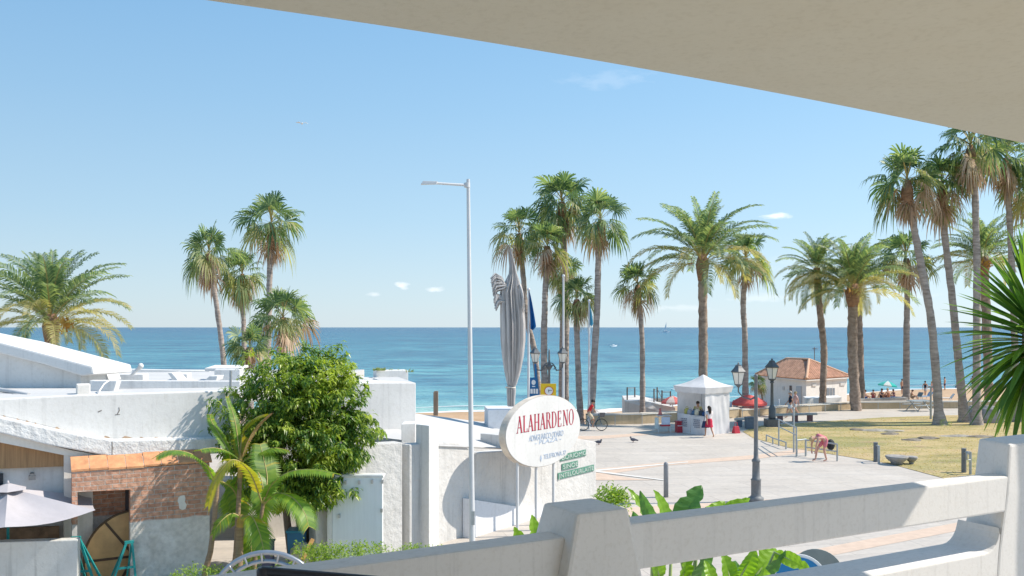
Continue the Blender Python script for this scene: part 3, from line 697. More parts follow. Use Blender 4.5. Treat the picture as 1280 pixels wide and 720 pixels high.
m = MB(); m.extr([at(484, 479, 27.6), at(519, 478.6, 27.6), at(519, 478.6, 27.6)+Vector((-.7, 1.2, .12)), at(484, 479, 27.6)+Vector((-.7, 1.2, .12))], (0, 0, -.1)); m.build('roof_ledge', deck_m, blk, world=True)
succ = leafmat('trough_plants', [(.10, .18, .05), (.2, .26, .07), (.32, .3, .1)], .3)
random.seed(6)
for k, (px, py, d, lab) in enumerate(((500, 463, 29.4, 'low green succulent growing along the longer roof trough'), (474, 461, 28.9, 'small yellow-green tuft growing in the shorter roof trough'))):
    m = MB(); c0 = at(px, py, d)
    for j in range(70):
        a_ = random.uniform(0, 6.3); l = random.uniform(.06, .16); o_ = c0+Vector((random.uniform(-.45, .45)*(1 if k == 0 else .4), random.uniform(-.2, .2), -.06))
        d_ = Vector((math.cos(a_), math.sin(a_), random.uniform(.4, 1.5))).normalized()*l; s_ = d_.orthogonal().normalized()*.02
        m.add([o_, o_+d_*.5+s_, o_+d_, o_+d_*.5-s_], [(0, 1, 2, 3)])
    tag(m.build('trough_plant', succ, solid=False), lab, 'plant')
# utility door
gt_ = thing('utility_door', 'pale grey-white metal utility door in a white frame below the big tree', 'door', (-4.0, 22.9, 0))
kg = 21.8/22.92; gp = lambda x, y, z: (x*kg, y*kg, 6-(6-z)*kg); gt_.location = (-3.8, 21.8, 0)
m = MB(); m.box(gp(-4.68, 22.92, 1.09), (.115, .36, 2.35)); m.box(gp(-4.0, 22.92, 2.17), (1.33, .36, .06)); m.build('frame', white, gt_, world=True, bevel=.01)
door_m = M('door_sheet', (.70, .74, .77), .55, .06, 2, .1, 20, stretch=(6, 6, .6))
m = MB(); m.box(gp(-3.97, 22.77, 1.06), (1.22, .05, 2.2)); door_leaf = m.build('door_leaf', door_m, gt_, world=True, bevel=.006)
for px, py in ((432, 603), (449, 603), (465, 602), (478, 602), (477, 638), (424, 645), (474, 683), (477, 686)):
    m = MB(); q = at(px, py, 22.72*kg); m.box(q, (.05, .06, .09)); m.build('hinge', M('hinge_metal', (.45, .46, .47), .4, metal=.7) if px == 432 else bpy.data.materials['hinge_metal'], door_leaf, world=True)
m = MB(); m.box(gp(-3.35, 22.9, 1.0), (.03, .12, 2.2)); m.build('post', white, gt_, world=True)
sh = thing('meter_housing', 'small beige rendered housing with a tilted dark slate lid beside the utility door', 'housing', tuple(at(402, 695, 22.9).xy)+(0,))
m = MB(); q = at(402, 640, 22.9); m.box((q.x, q.y, q.z/2), (.52, .5, q.z)); m.build('box', wall_in, sh, world=True, bevel=.01)
m = MB(); a = at(384, 632, 22.6); m.extr([at(384, 630, 22.4), at(413, 638, 22.5), at(413, 632, 23.2), at(386, 626, 23.2)], (0, 0, .06)); m.build('lid', M('slate', (.07, .08, .1), .5), sh, world=True)
# ------------------------------------------------------------------ vegetation
green_fan = leafmat('fan_palm_green', [(.06, .125, .085), (.115, .195, .11), (.21, .30, .155), (.38, .44, .24)], .48, .45)
dry_fan = leafmat('fan_palm_dry', [(.42, .29, .21), (.56, .40, .30), (.66, .50, .39), (.46, .36, .24)], .3, .8, (1.2, 1.1, .9))
mid_fan = leafmat('fan_palm_fading', [(.28, .33, .17), (.42, .41, .24), (.22, .30, .14), (.52, .46, .32)], .5, .6)
date_green = leafmat('date_palm_green', [(.075, .145, .105), (.135, .215, .13), (.24, .31, .17), (.36, .42, .23)], .48, .45)
date_old = leafmat('date_palm_old', [(.34, .33, .16), (.46, .40, .21), (.28, .30, .14), (.54, .45, .28)], .5, .6)
stalk_m = M('palm_stalk', (.40, .33, .12), .6, .2, 6)
fruit_m = M('palm_fruit', (.55, .30, .06), .7, .3, 12)
trunk_m = M('palm_trunk', (.42, .36, .325), .95, .5, 1.6, 1.0, 5, .05, stretch=(1.2, 1.2, 5), col2=(.23, .19, .17))
date_trunk_m = M('date_palm_trunk', (.40, .31, .25), .95, .4, 3, 1.0, 9, .08, stretch=(1, 1, 1.6), col2=(.20, .15, .12))
boot_m = M('palm_boots', (.34, .20, .12), .95, .4, 5, 1.0, 10, .06, stretch=(1, 1, 2), col2=(.19, .11, .07))

def fan_leaf(m, base, d, pet, L, droop, rnd, mi=0, seg=17, fold=.35):
    """one palmate leaf: petiole arching from base, then a folded fan of strips with hanging tips"""
    d = d.normalized(); side = d.cross(Vector((0, 0, 1)))
    side = side.normalized() if side.length > .05 else Vector((1, 0, 0))
    p = Vector(base); path = [p.copy()]; dd = d.copy()
    for i in range(4):
        p = p+dd*(pet/4); dd = (dd+Vector((0, 0, -droop*.10))).normalized(); path.append(p.copy())
    w = side*.018*max(1, L)
    for i in range(4): m.add([path[i]-w, path[i]+w, path[i+1]+w*.8, path[i+1]-w*.8], [(0, 1, 2, 3)], 3)
    nrm = side.cross(dd).normalized(); c = path[-1]
    tw = rnd.uniform(-1.1, 1.1); side = (side*math.cos(tw)+nrm*math.sin(tw)).normalized(); nrm = side.cross(dd).normalized()
    for k in range(seg):
        a = R(-98+196*k/(seg-1)+rnd.uniform(-4, 4))
        t = dd*math.cos(a)+side*math.sin(a)
        ll = L*(.72+.28*math.cos(a))*rnd.uniform(.88, 1.08)
        q = t.cross(nrm).normalized()*(ll*.044)
        up = nrm*(fold*abs(math.sin(a))*ll*.35)
        m1 = c+t*ll*.5+up*.6+Vector((0, 0, -droop*.05*ll)); dl = droop*rnd.uniform(.6, 1.4)
        m2 = c+t*ll*.80+up*.8+Vector((0, 0, -droop*.26*ll*dl)) ; tip = c+t*ll*.93+up*.7+Vector((0, 0, -droop*.58*ll*dl))
        m.add([c, m1+q, m1-q, m2+q*.7, m2-q*.7, tip], [(0, 1, 2), (1, 3, 4, 2), (3, 5, 4)], mi)

def fan_crown(seed, R_, n=52, dead=34):
    rnd = random.Random(seed); m = MB(); g = 2.399963
    for i in range(n):
        t = (i+.5)/n
        el = R(86-112*t**.95+rnd.uniform(-13, 13)); az = i*g+rnd.uniform(-.45, .45)
        d = Vector((math.cos(el)*math.cos(az), math.cos(el)*math.sin(az), math.sin(el)))
        mi = 0 if t < .64 or rnd.random() < .45 else (1 if t < .85 or rnd.random() < .3 else 2)
        sc = rnd.uniform(.82, 1.12)*(.72+.5*min(1, t*2.4)) if t < .3 else rnd.uniform(.82, 1.12)
        fan_leaf(m, Vector((0, 0, .25*R_*(1-t))), d, R_*.46*sc*rnd.uniform(.6, 1.2), R_*.56*sc, .55+.75*t, rnd, mi, 19, .5)
    for i in range(dead):
        az = i*g*1.3+rnd.uniform(-.4, .4); el = R(rnd.uniform(-87, -62))
        d = Vector((math.cos(el)*math.cos(az), math.cos(el)*math.sin(az), math.sin(el)))
        fan_leaf(m, Vector((0, 0, -.12*R_-.12*R_*rnd.random())), d, R_*.26, R_*.46*rnd.uniform(.7, 1.15), 1.0, rnd, 2 if rnd.random() < .85 else 1, 10, .15)
    return m
def frond(m, base, az, el, L, bend, rnd, mi, nl=54, lw=.028):
    p = Vector(base); pts = [p.copy()]; e = el; S = 12; h = Vector((math.cos(az), math.sin(az), 0))
    dirs = []
    tw = rnd.uniform(-.25, .25)
    for i in range(S):
        h2 = Vector((math.cos(az+tw*i/S), math.sin(az+tw*i/S), 0))
        d = h2*math.cos(e)+Vector((0, 0, math.sin(e))); dirs.append(d)
        p = p+d*(L/S); pts.append(p.copy()); e -= bend*(.35+1.3*i/S)/S*1.2
        e = max(e, R(-88))
    side0 = Vector((-math.sin(az), math.cos(az), 0))
    for i in range(S):
        w0 = .035*L/3.5*(1-i/S*.8); w1 = .035*L/3.5*(1-(i+1)/S*.8); s_ = side0
        m.add([pts[i]-s_*w0, pts[i]+s_*w0, pts[i+1]+s_*w1, pts[i+1]-s_*w1], [(0, 1, 2, 3)], 3)
    roll = rnd.uniform(-.5, .5)
    for k in range(nl):
        t = .14+.86*(k+.5)/nl; f_ = t*S; i = min(S-1, int(f_)); q = pts[i].lerp(pts[i+1], f_-i); d = dirs[i]
        up = side0.cross(d).normalized()*-1
        if up.z < 0: up = -up
        prof = min(1, (t-.08)*4.5)*(1-.62*max(0, t-.45)/.55)
        for s_ in (-1, 1):
            ll = L*.20*prof*rnd.uniform(.8, 1.12)
            sd = (side0*s_*math.cos(roll)+up*math.sin(roll)*s_).normalized()
            dr = (sd*.78+d*(.55+.4*t)+up*(.32+rnd.uniform(-.15, .15))).normalized()
            m1 = q+dr*ll*.55; tip = q+dr*ll+Vector((0, 0, -ll*(.22+rnd.uniform(0, .2))))
            wv = d.cross(up).cross(dr); wv = d*(lw*L/3.5)
            m.add([q-wv*.5, m1-wv, tip, m1+wv, q+wv*.5], [(0, 1, 2, 3, 4)], mi)
def date_crown(seed, L, n=62, low=-28, upbias=.9, oldfrac=.62):
    rnd = random.Random(seed); m = MB(); g = 2.399963
    for i in range(n):
        t = (i+.5)/n; el = R(86+(low-86)*t**upbias+rnd.uniform(-6, 6)); az = i*g+rnd.uniform(-.3, .3)
        mi = 0 if t < oldfrac or rnd.random() < .35 else 1
        frond(m, Vector((.10*L*.5*math.cos(az)*t, .10*L*.5*math.sin(az)*t, .10*L*(1-t)-.05*L*t)), az, el, L*rnd.uniform(.86, 1.08)*(.78+.22*min(1, t*3)), (.75+.85*t)*rnd.uniform(.75, 1.2), rnd, mi)
    for k in range(5):
        a_ = rnd.uniform(0, 6.3); c = Vector((.16*L*math.cos(a_), .16*L*math.sin(a_), -.02*L))
        for j in range(14):
            p = c+Vector((rnd.gauss(0, .03*L), rnd.gauss(0, .03*L), rnd.gauss(.02*L, .04*L)))
            m.add([p, p+Vector((.012*L, 0, -.05*L)), p+Vector((-.012*L, .01*L, -.05*L))], [(0, 1, 2)], 4)
    return m
FAN = [green_fan, mid_fan, dry_fan, stalk_m, fruit_m]; DATE = [date_green, date_old, dry_fan, stalk_m, fruit_m]
crown_mesh = {}
def crown(kind, var, parent, R_, rz, z):
    key = (kind, int(rz*1000)); q_ = random.Random(key[1])
    if key not in crown_mesh:
        if kind == 'fan': o = fan_crown(key[1], 1.0, [33, 29, 36, 31][var % 4]+q_.randint(-3, 3), max(4, [15, 11, 20, 5][var % 4]+q_.randint(-3, 4))).build('crown', FAN, parent, solid=False)
        elif kind == 'date': o = date_crown(key[1], 1.0, [50, 46, 42][var % 3]+q_.randint(-3, 4), [2, -22, -8][var % 3]+q_.randint(-6, 6), [1.05, .9, 1.0][var % 3], [.64, .55, .66][var % 3]).build('crown', DATE, parent, solid=False)
        crown_mesh[key] = o.data
    else:
        o = bpy.data.objects.new('crown', crown_mesh[key]); COL.objects.link(o); o.parent = parent
    o.scale = (R_, R_, R_*random.Random(int(rz*1000)).uniform(.95, 1.06)); o.rotation_euler = (0, 0, rz)
    o.location = z; return o
def palm(kind, name, label, group, d, top, trunk_px, Rpx, tw, var, rz, cat='palm tree'):
    """top: pixel of the crown's heart; trunk_px: pixels the trunk passes through, the last one at its foot"""
    zg = None; tw *= .84 if name != 'tall_fan_palm' else .74
    pts = [at(x, y, d) for x, y in ([top]+trunk_px)]
    foot = pts[-1]; x = foot.x; zg = gz(x, d)
    if foot.z > zg+.05: pts.append(Vector((foot.x+(foot.x-pts[-2].x)*.15, d, zg-.05)))
    else: foot.z = zg-.05
    foot = pts[-1]
    t = thing(name, label, cat, (foot.x, foot.y, zg), 0, group)
    pts = [p-t.location for p in pts]
    # smooth the trunk line
    P = pts[::-1]; path = []
    for i in range(len(P)-1):
        p0 = P[max(i-1, 0)]; p1 = P[i]; p2 = P[i+1]; p3 = P[min(i+2, len(P)-1)]
        for k in range(14):
            u = k/14; path.append(.5*((2*p1)+(p2-p0)*u+(2*p0-5*p1+4*p2-p3)*u*u+(3*p1-p0-3*p2+p3)*u**3))
    path.append(P[-1]); n = len(path); rnd = random.Random(rz)
    H = max(1, path[-1].z); w_ = tw/2; rad = []
    for p in path:
        h = p.z; base = 1+.75*math.exp(-h/.5) if kind == 'fan' else 1+.25*math.exp(-h/.6)
        rad.append(w_*base*(1.08-.26*h/H if kind == 'fan' else 1.0)*rnd.uniform(.97, 1.03))
    Rm = Rpx/F*d
    m = MB(); m.tube(path, rad, 12)
    for p in m.v:
        c_ = min(path, key=lambda q: abs(q.z-p.z)); o_ = p-c_; p += o_*rnd.uniform(-.10, .10)*(1.6 if kind == 'date' else 1)
    m.build('trunk', trunk_m if kind == 'fan' else date_trunk_m, t)
    tp = path[-1]; m = MB()
    if kind == 'fan': m.lathe([(w_*.9, -.55*Rm), (w_*1.5, -.4*Rm), (w_*1.45, -.1*Rm), (w_*.8, .12*Rm)], tp, 10)
    else: m.lathe([(w_*1.0, -.26*Rm), (w_*1.35, -.16*Rm), (w_*1.6, -.05*Rm), (w_*.9, .09*Rm)], tp, 12)
    m.build('leaf_boots', boot_m, t)
    crown(kind, var, t, Rm, rz, tp)
    return t
gl = 'palms behind the white building'; gc = 'palms along the central seafront'; gr_ = 'palms on the lawn and beach edge'
palm('date', 'date_palm', 'broad date palm with drooping straw-coloured fronds behind the white stair wall', gl, 44, (64, 402), [(65, 447)], 110, .62, 0, .4)
palm('fan', 'fan_palm', 'fan palm with a leaning trunk and brown skirt nearest the broad date palm', gl, 55, (261, 322), [(269, 370), (280, 458)], 42, .40, 0, 1.1)
palm('fan', 'fan_palm', 'fan palm with an upright trunk half hidden between two taller fan palms', gl, 58, (303, 347), [(304, 385), (305, 430)], 40, .38, 2, 2.3)
palm('fan', 'fan_palm', 'tallest fan palm rising directly over the leafy green tree', gl, 52, (339, 285), [(337, 350), (335, 445)], 50, .44, 1, .2)
palm('fan', 'fan_palm', 'short bushy fan palm close behind the tall trunk above the leafy tree', gl, 49, (354, 402), [(354, 440)], 46, .45, 3, 5.1)
palm('fan', 'fan_palm', 'lowest little fan palm peeping over the roof slab beside the leafy tree', gl, 47, (312, 438), [(313, 460)], 34, .45, 3, 3.3)
palm('fan', 'fan_palm', 'fan palm with its leaning trunk passing behind the dark blue flag', gc, 62, (649, 297), [(654, 345), (658, 395), (668, 440), (674, 500)], 42, .50, 1, 2.0)
palm('fan', 'fan_palm', 'tallest fan palm of the central seafront clump', gc, 60, (702, 258), [(705, 310), (707, 380), (706, 497)], 47, .60, 2, .9)
palm('fan', 'fan_palm', 'fan palm with a shaggy brown skirt directly over the two-lantern street lamp', gc, 58, (684, 312), [(682, 355), (681, 380), (680, 430), (681, 490)], 38, .52, 0, 4.0)
palm('fan', 'fan_palm', 'slim smaller fan palm squeezed behind the white flagpole', gc, 64, (704, 345), [(703, 380), (701, 500)], 29, .40, 0, 1.7)
palm('fan', 'fan_palm', 'short green fan palm low in the clump beside the pale blue flag', gc, 57, (721, 378), [(721, 410), (722, 445), (725, 515)], 33, .48, 3, 2.9)
palm('fan', 'fan_palm', 'fan palm whose trunk comes down behind the cyclist', gc, 56, (751, 280), [(748, 322), (746, 394), (739, 515)], 44, .52, 0, 3.6)
palm('fan', 'fan_palm', 'single small fan palm standing alone before the concrete jetty', gc, 59, (797, 360), [(801, 400), (803, 440), (803, 515)], 35, .42, 1, .6)
palm('date', 'date_palm', 'large date palm with orange fruit rising behind the white gazebo', gr_, 56, (878, 326), [(878, 345), (879, 420), (879, 520)], 98, .64, 0, 1.9)
palm('fan', 'fan_palm', 'fan palm close beside the large date palm behind the gazebo', gr_, 62, (932, 328), [(929, 380), (931, 420), (932, 510)], 42, .50, 1, 5.5)
palm('date', 'date_palm', 'drooping date palm with a slim curved trunk before the tiled beach house', gr_, 66, (1021, 340), [(1026, 400), (1030, 440), (1028, 507)], 58, .56, 1, 2.6)
palm('date', 'date_palm', 'thickest date palm standing at the corner of the tiled beach house', gr_, 63.6, (1066, 362), [(1066, 385), (1066, 440), (1070, 513)], 84, .80, 0, 4.4)
palm('date', 'date_palm', 'date palm mostly hidden right behind the thickest date palm', gr_, 73, (1073, 348), [(1074, 400), (1077, 497)], 48, .60, 2, .3)
palm('fan', 'fan_palm', 'medium fan palm with an upright trunk on the sand beside the beach sunbathers', gr_, 72, (1133, 328), [(1134, 370), (1133, 430), (1133, 500)], 43, .60, 3, 1.4)
gt4 = 'tall palms on the lawn'
palm('fan', 'tall_fan_palm', 'tall fan palm with the most strongly leaning trunk on the lawn', gt4, 54.2, (1134, 232), [(1142, 282), (1152, 335), (1165, 410), (1175, 532)], 52, .66, 2, 2.2)
palm('fan', 'tall_fan_palm', 'tall fan palm with a ragged skirt between the strongly leaning one and the tallest', gt4, 55.8, (1178, 238), [(1180, 285), (1190, 370), (1197, 440), (1206, 528)], 50, .62, 0, 5.0)
palm('fan', 'tall_fan_palm', 'tallest lawn palm, crown touching the roof edge, boulder at its foot', gt4, 54.2, (1213, 188), [(1218, 230), (1221, 330), (1221, 440), (1221, 532)], 55, .60, 2, .7)
palm('fan', 'tall_fan_palm', 'tall fan palm whose trunk drops straight behind the spiky yucca', gt4, 56, (1258, 203), [(1260, 240), (1265, 340), (1272, 538)], 47, .55, 0, 4.7)
palm('date', 'date_palm', 'date palm on the sand seen between tall trunks above the spiky yucca', gr_, 71, (1229, 326), [(1231, 350), (1234, 430), (1236, 502)], 68, .80, 0, 3.0)
palm('fan', 'tall_fan_palm', 'tall fan palm cut by the picture edge beneath the roof corner', gt4, 56, (1296, 240), [(1300, 300), (1306, 540)], 48, .55, 1, 2.8)
palm('fan', 'small_palm', 'tiny round-headed palm by the red beach umbrella and twin lamps', gr_, 74, (947, 481), [(952, 492), (953, 500)], 14, .22, 3, .95)

# big leafy tree
tree_leaf = leafmat('tree_leaves', [(.05, .12, .04), (.09, .18, .045), (.22, .33, .06), (.36, .44, .08)], .42, .35, (1.6, 1.7, .5), .5, 1.6, (.48, .54, .10))  # last colour: yellow-green sun highlights painted onto the leaf clumps
bark = M('tree_bark', (.30, .23, .18), .95, .35, 3, 1, 9, .04, stretch=(1, 1, .5))
tc0 = Vector((-5.25, 22.3, 0)); tr = thing('leafy_tree', 'dense bushy tree with drooping bright green leaves overhanging the white walls', 'tree', (-5.2, 22.4, 0))
rnd = random.Random(12); m = MB()
lobes = [((-5.1, 22.3, 4.3), (1.45, 1.4, 1.15)), ((-5.9, 22.1, 3.9), (1.15, 1.2, 1.0)), ((-4.35, 22.3, 4.0), (1.1, 1.2, 1.2)), ((-5.0, 21.7, 3.2), (1.5, 1.1, 1.1)), ((-4.1, 22.0, 3.1), (.85, 1.0, .95)), ((-6.3, 22.0, 3.1), (.85, .9, .8)), ((-5.6, 21.9, 2.5), (1.1, .9, .8)), ((-4.5, 21.9, 2.4), (.75, .8, .6)), ((-4.6, 22.5, 4.75), (.9, .9, .75)), ((-5.7, 22.5, 4.75), (.9, .9, .7)), ((-3.7, 22.2, 3.5), (.55, .6, .75)), ((-4.35, 21.9, 1.95), (.7, .7, .5)), ((-5.2, 21.9, 2.0), (.9, .8, .5)), ((-5.9, 22.1, 2.2), (.6, .7, .5))]
def leafclump(m, c, out_, nleaf, ll, rnd, droopy=1.0):
    for j in range(nleaf):
        a_ = rnd.uniform(0, 6.3); d = (out_*.5+Vector((math.cos(a_), math.sin(a_), rnd.uniform(-1.3, .35)*droopy))).normalized()
        l = ll*rnd.uniform(.65, 1.25); s_ = d.cross(Vector((rnd.uniform(-.4, .4), rnd.uniform(-.4, .4), 1))).normalized()*l*.17
        o_ = c+Vector((rnd.gauss(0, .06), rnd.gauss(0, .06), rnd.gauss(0, .05)))
        bend = Vector((0, 0, -l*.25)); mid = o_+d*l*.5
        nn = s_.cross(d).normalized()*l*.06
        m.add([o_, mid+s_+nn, o_+d*l+bend, mid-s_+nn, mid], [(0, 4, 1), (4, 2, 1), (0, 3, 4), (4, 3, 2)], 0)
for k in range(1250):
    c, r = lobes[rnd.choices(range(len(lobes)), [l[1][0]*l[1][2] for l in lobes])[0]]
    while True:
        v_ = Vector((rnd.gauss(0, 1), rnd.gauss(0, 1), rnd.gauss(0, 1))).normalized()
        if v_.y < .55: break
    q = rnd.uniform(.45, 1.03)
    if rnd.random() < .08: q = rnd.uniform(1.05, 1.2)
    leafclump(m, Vector((c[0]-.22+v_.x*r[0]*q, c[1]+v_.y*r[1]*q, c[2]+v_.z*r[2]*q)), v_, 27, .165, rnd)
for px, py in ((472, 540), (465, 536), (458, 520), (478, 542), (268, 500), (262, 505), (272, 515), (264, 535), (275, 555), (452, 548)):
    leafclump(m, at(px, py, 21.6), Vector((0, -.3, -.2)), 13, .18, rnd)
m.build('crown', tree_leaf, tr, world=True, solid=False)
for k, (x0, y0, pts) in enumerate(((-5.3, 22.5, ((-5.2, 22.4, 1.2), (-5.0, 22.3, 2.2), (-4.8, 22.2, 3.4), (-4.7, 22.2, 4.4))), (-5.3, 22.6, ((-5.1, 22.5, .9), (-4.85, 22.4, 1.8), (-4.4, 22.3, 3.2), (-4.2, 22.2, 4.0))), (-5.6, 22.6, ((-5.7, 22.5, 1.0), (-5.75, 22.3, 2.0), (-5.9, 22.2, 3.6))), (-5.15, 22.3, ((-5.35, 22.2, 1.3), (-5.3, 22.0, 2.2), (-5.2, 21.9, 3.2))))):
    m = MB(); P = [(x0, y0, 0)]+list(pts); m.tube(P, [.11-.015*i for i in range(len(P))], 8); m.build('stem', bark, tr, world=True)

# young palms with broad combed fronds
comb = leafmat('young_palm_leaf', [(.13, .26, .05), (.18, .32, .055), (.25, .38, .06)], .5, .4, (1.7, 1.6, .5), .4)
comb_y = leafmat('young_palm_yellow', [(.34, .36, .04), (.46, .42, .06), (.28, .34, .04)], .5, .45, (1.4, 1.3, .5))
comb_dry = leafmat('young_palm_dry', [(.42, .25, .12), (.5, .32, .18)], .3, .8, (1.1, 1, .8))
shaft_m = M('palm_shaft', (.50, .30, .07), .5, .35, 2.5, .2, 12, stretch=(1, 1, 3), col2=(.34, .25, .08))
ringed = M('ringed_stem', (.34, .24, .15), .8, .35, 2, .6, 10, .02, stretch=(.5, .5, 9), col2=(.22, .15, .10))
def comb_frond(m, pts, width, mi, rnd, mi2=None, hang=.5):
    """broad pinnate blade: leaflets side by side along a curved rib (points run from the base)"""
    P = [Vector(p) for p in pts]; path = []
    for i in range(len(P)-1):
        p0 = P[max(i-1, 0)]; p1 = P[i]; p2 = P[i+1]; p3 = P[min(i+2, len(P)-1)]
        for k in range(10):
            u = k/10; path.append(.5*((2*p1)+(p2-p0)*u+(2*p0-5*p1+4*p2-p3)*u*u+(3*p1-p0-3*p2+p3)*u**3))
    path.append(P[-1]); n = len(path)
    m.tube(path, [.022*(1-.8*i/n) for i in range(n)], 5, 3)
    for i in range(int(n*.12), n-1):
        t = i/(n-1); d = (path[i+1]-path[i]).normalized()
        horiz = d.cross(Vector((0, 0, 1))); horiz = horiz.normalized() if horiz.length > .1 else Vector((1, 0, 0))
        up = horiz.cross(d).normalized()
        prof = width*math.sin(min(1, t*1.7+.12)*math.pi/2)*(1-.55*max(0, t-.6)/.4)
        for s_ in (-1, 1):
            l = 1.25*prof*rnd.uniform(.92, 1.06); dr = (horiz*s_*.9+d*.42+up*.10).normalized()
            a = path[i]; b_ = path[i+1]; sp = (b_-a)*.12
            e1 = a+dr*l*.6+Vector((0, 0, -l*hang*.25)); e2 = b_+dr*l*.6+Vector((0, 0, -l*hang*.25)); tip = (a+b_)/2+dr*l+Vector((0, 0, -l*hang*.75))+(b_-a)*.3
            m.add([a-sp, b_+sp, e2+sp*.5, tip, e1-sp*.5], [(0, 1, 2, 4), (4, 2, 3)], (mi2 if mi2 is not None and (t > .95 or rnd.random() < .03) else mi))
def young_palm(label, d, trunk, fronds, tw=.07, shaft=True):
    base = at(trunk[0][0], trunk[0][1], d); t = thing('young_palm', label, 'palm tree', (base.x, d, 0), 0, 'young palms by the brick wall')
    P = [Vector((base.x-.02, d, 0))]+[at(x, y, d) for x, y in trunk]
    m = MB(); n = len(P); m.tube(P, [tw*(1.2-.5*i/n) for i in range(n)], 9); m.build('trunk', ringed, t, world=True)
    if shaft:
        a, b_ = P[-2], P[-1]; m = MB(); m.tube([a.lerp(b_, .1)+Vector((0, -.004, 0)), a.lerp(b_, .6), b_, b_+(b_-a)*.12], [tw*.95, tw*1.05, tw*.8, tw*.3], 9); m.build('crown_shaft', shaft_m, t, world=True)
    rnd = random.Random(int(base.x*100)); top = P[-1]
    for pix, wd, mi in fronds:
        m = MB(); pp = [at(x, y, d+dd) for x, y, dd in pix]
        comb_frond(m, pp, wd, mi, rnd, 1 if mi == 0 else None); m.build('frond', [comb, comb_y, comb_dry, stalk_m], t, world=True, solid=False)
young_palm('young palm farthest from the tree, one arching yellow-edged frond over the brick', 19.9, [(256, 716), (263, 690), (267, 660), (271, 615), (272, 590)], [
    ([(271, 610, 0), (260, 585, -.2), (240, 568, -.4), (215, 563, -.6), (196, 571, -.8)], .34, 0), ([(272, 600, 0), (288, 575, .3), (277, 548, .5), (266, 530, .7), (262, 518, .9)], .14, 0),
    ([(271, 600, 0), (290, 610, .4), (300, 635, .8), (296, 655, 1)], .3, 0)], .06, False)
young_palm('young palm with a thick golden crownshaft and upright yellow-green blades in the middle', 20.3, [(292, 716), (295, 690), (297, 650), (300, 600), (301, 570)], [
    ([(300, 580, 0), (303, 545, .1), (316, 525, .1), (330, 518, .1)], .34, 1), ([(300, 575, 0), (296, 540, .1), (292, 520, .2), (284, 496, .3)], .12, 0),
    ([(300, 575, 0), (285, 565, -.2), (268, 560, -.5), (250, 562, -.8)], .33, 0), ([(300, 580, 0), (320, 566, .1), (340, 560, .2), (358, 562, .3)], .32, 0),
    ([(301, 578, 0), (312, 550, .0), (324, 530, .0), (338, 517, 0)], .22, 2), ([(300, 580, 0), (322, 590, -.3), (330, 620, -.5), (328, 650, -.6)], .33, 0), ([(300, 590, 0), (290, 620, .4), (286, 640, .6)], .3, 0)], .058)
young_palm('young palm nearest the tree with wide fronds reaching towards the utility door', 19.7, [(317, 716), (320, 690), (325, 655), (329, 630)], [
    ([(329, 630, 0), (340, 605, -.2), (362, 590, -.3), (390, 587, -.4), (418, 592, -.6)], .36, 0), ([(329, 632, 0), (345, 617, -.3), (365, 622, -.6), (380, 640, -.8), (386, 658, -.9)], .36, 0),
    ([(328, 630, 0), (312, 590, -.4), (290, 575, -.7), (270, 600, -.9), (260, 632, -1)], .34, 1), ([(329, 630, 0), (334, 600, .3), (330, 575, .5), (325, 555, .7)], .34, 0)], .05, False)
young_palm('short young palm with low arching fronds and a golden shaft between the others', 19.4, [(297, 720), (299, 700), (300, 660), (302, 645)], [
    ([(302, 648, 0), (290, 642, -.1), (276, 652, -.3), (266, 668, -.4)], .3, 0), ([(302, 648, 0), (314, 645, -.2), (324, 665, -.4), (330, 690, -.5)], .33, 0), ([(302, 648, 0), (312, 660, .1), (314, 690, .2), (312, 710, .3)], .28, 0)], .085)

# low hedge
hedge_leaf = leafmat('hedge_leaves', [(.13, .24, .045), (.21, .34, .055), (.31, .42, .09), (.38, .45, .13)], .45, .45, (1.5, 1.6, .5))
def shrub(name, label, cat, cl, n, ll, grp=None, seed=1, mat=hedge_leaf):
    rnd = random.Random(seed); m = MB()
    for c, r in cl:
        for k in range(n):
            v_ = Vector((rnd.gauss(0, 1), rnd.gauss(0, 1), rnd.gauss(0, 1))).normalized()*rnd.uniform(.7, 1.05)
            if v_.z < -.4: continue
            leafclump(m, Vector(c)+Vector((v_.x*r[0], v_.y*r[1], v_.z*r[2])), v_+Vector((0, 0, .5)), 7, ll, rnd, -.5)
    o = m.build(name, mat, solid=False); return tag(o, label, cat, grp)
shrub('low_hedge', 'clipped bright green low hedge running in front of the utility door', 'hedge', [((at(px, 704, 19.2+.002*px).x, 19.2+.002*px, .75), (.45, .4, .32)) for px in range(385, 480, 16)]+[((at(px, 718, 18.6).x, 18.6, .65), (.5, .4, .25)) for px in range(240, 390, 22)], 85, .10, seed=3)
shrub('low_shrub', 'small green shrub row at the foot of the square white pillar', 'shrub', [((at(px, 698, 21).x, 21, .55), (.28, .3, .26)) for px in (508, 524, 542)], 60, .10, seed=5)
shrub('roadside_shrub', 'leafy shrub between the lettered wall end and the nearest balcony post', 'shrub', [((at(758, 625, 15).x, 15, at(0, 625, 15).z), (.2, .3, .17)), ((at(772, 628, 15).x, 15, at(0, 626, 15).z), (.15, .25, .14)), ((at(762, 650, 15).x, 15, at(0, 655, 15).z), (.35, .3, .35))], 60, .12, seed=7)

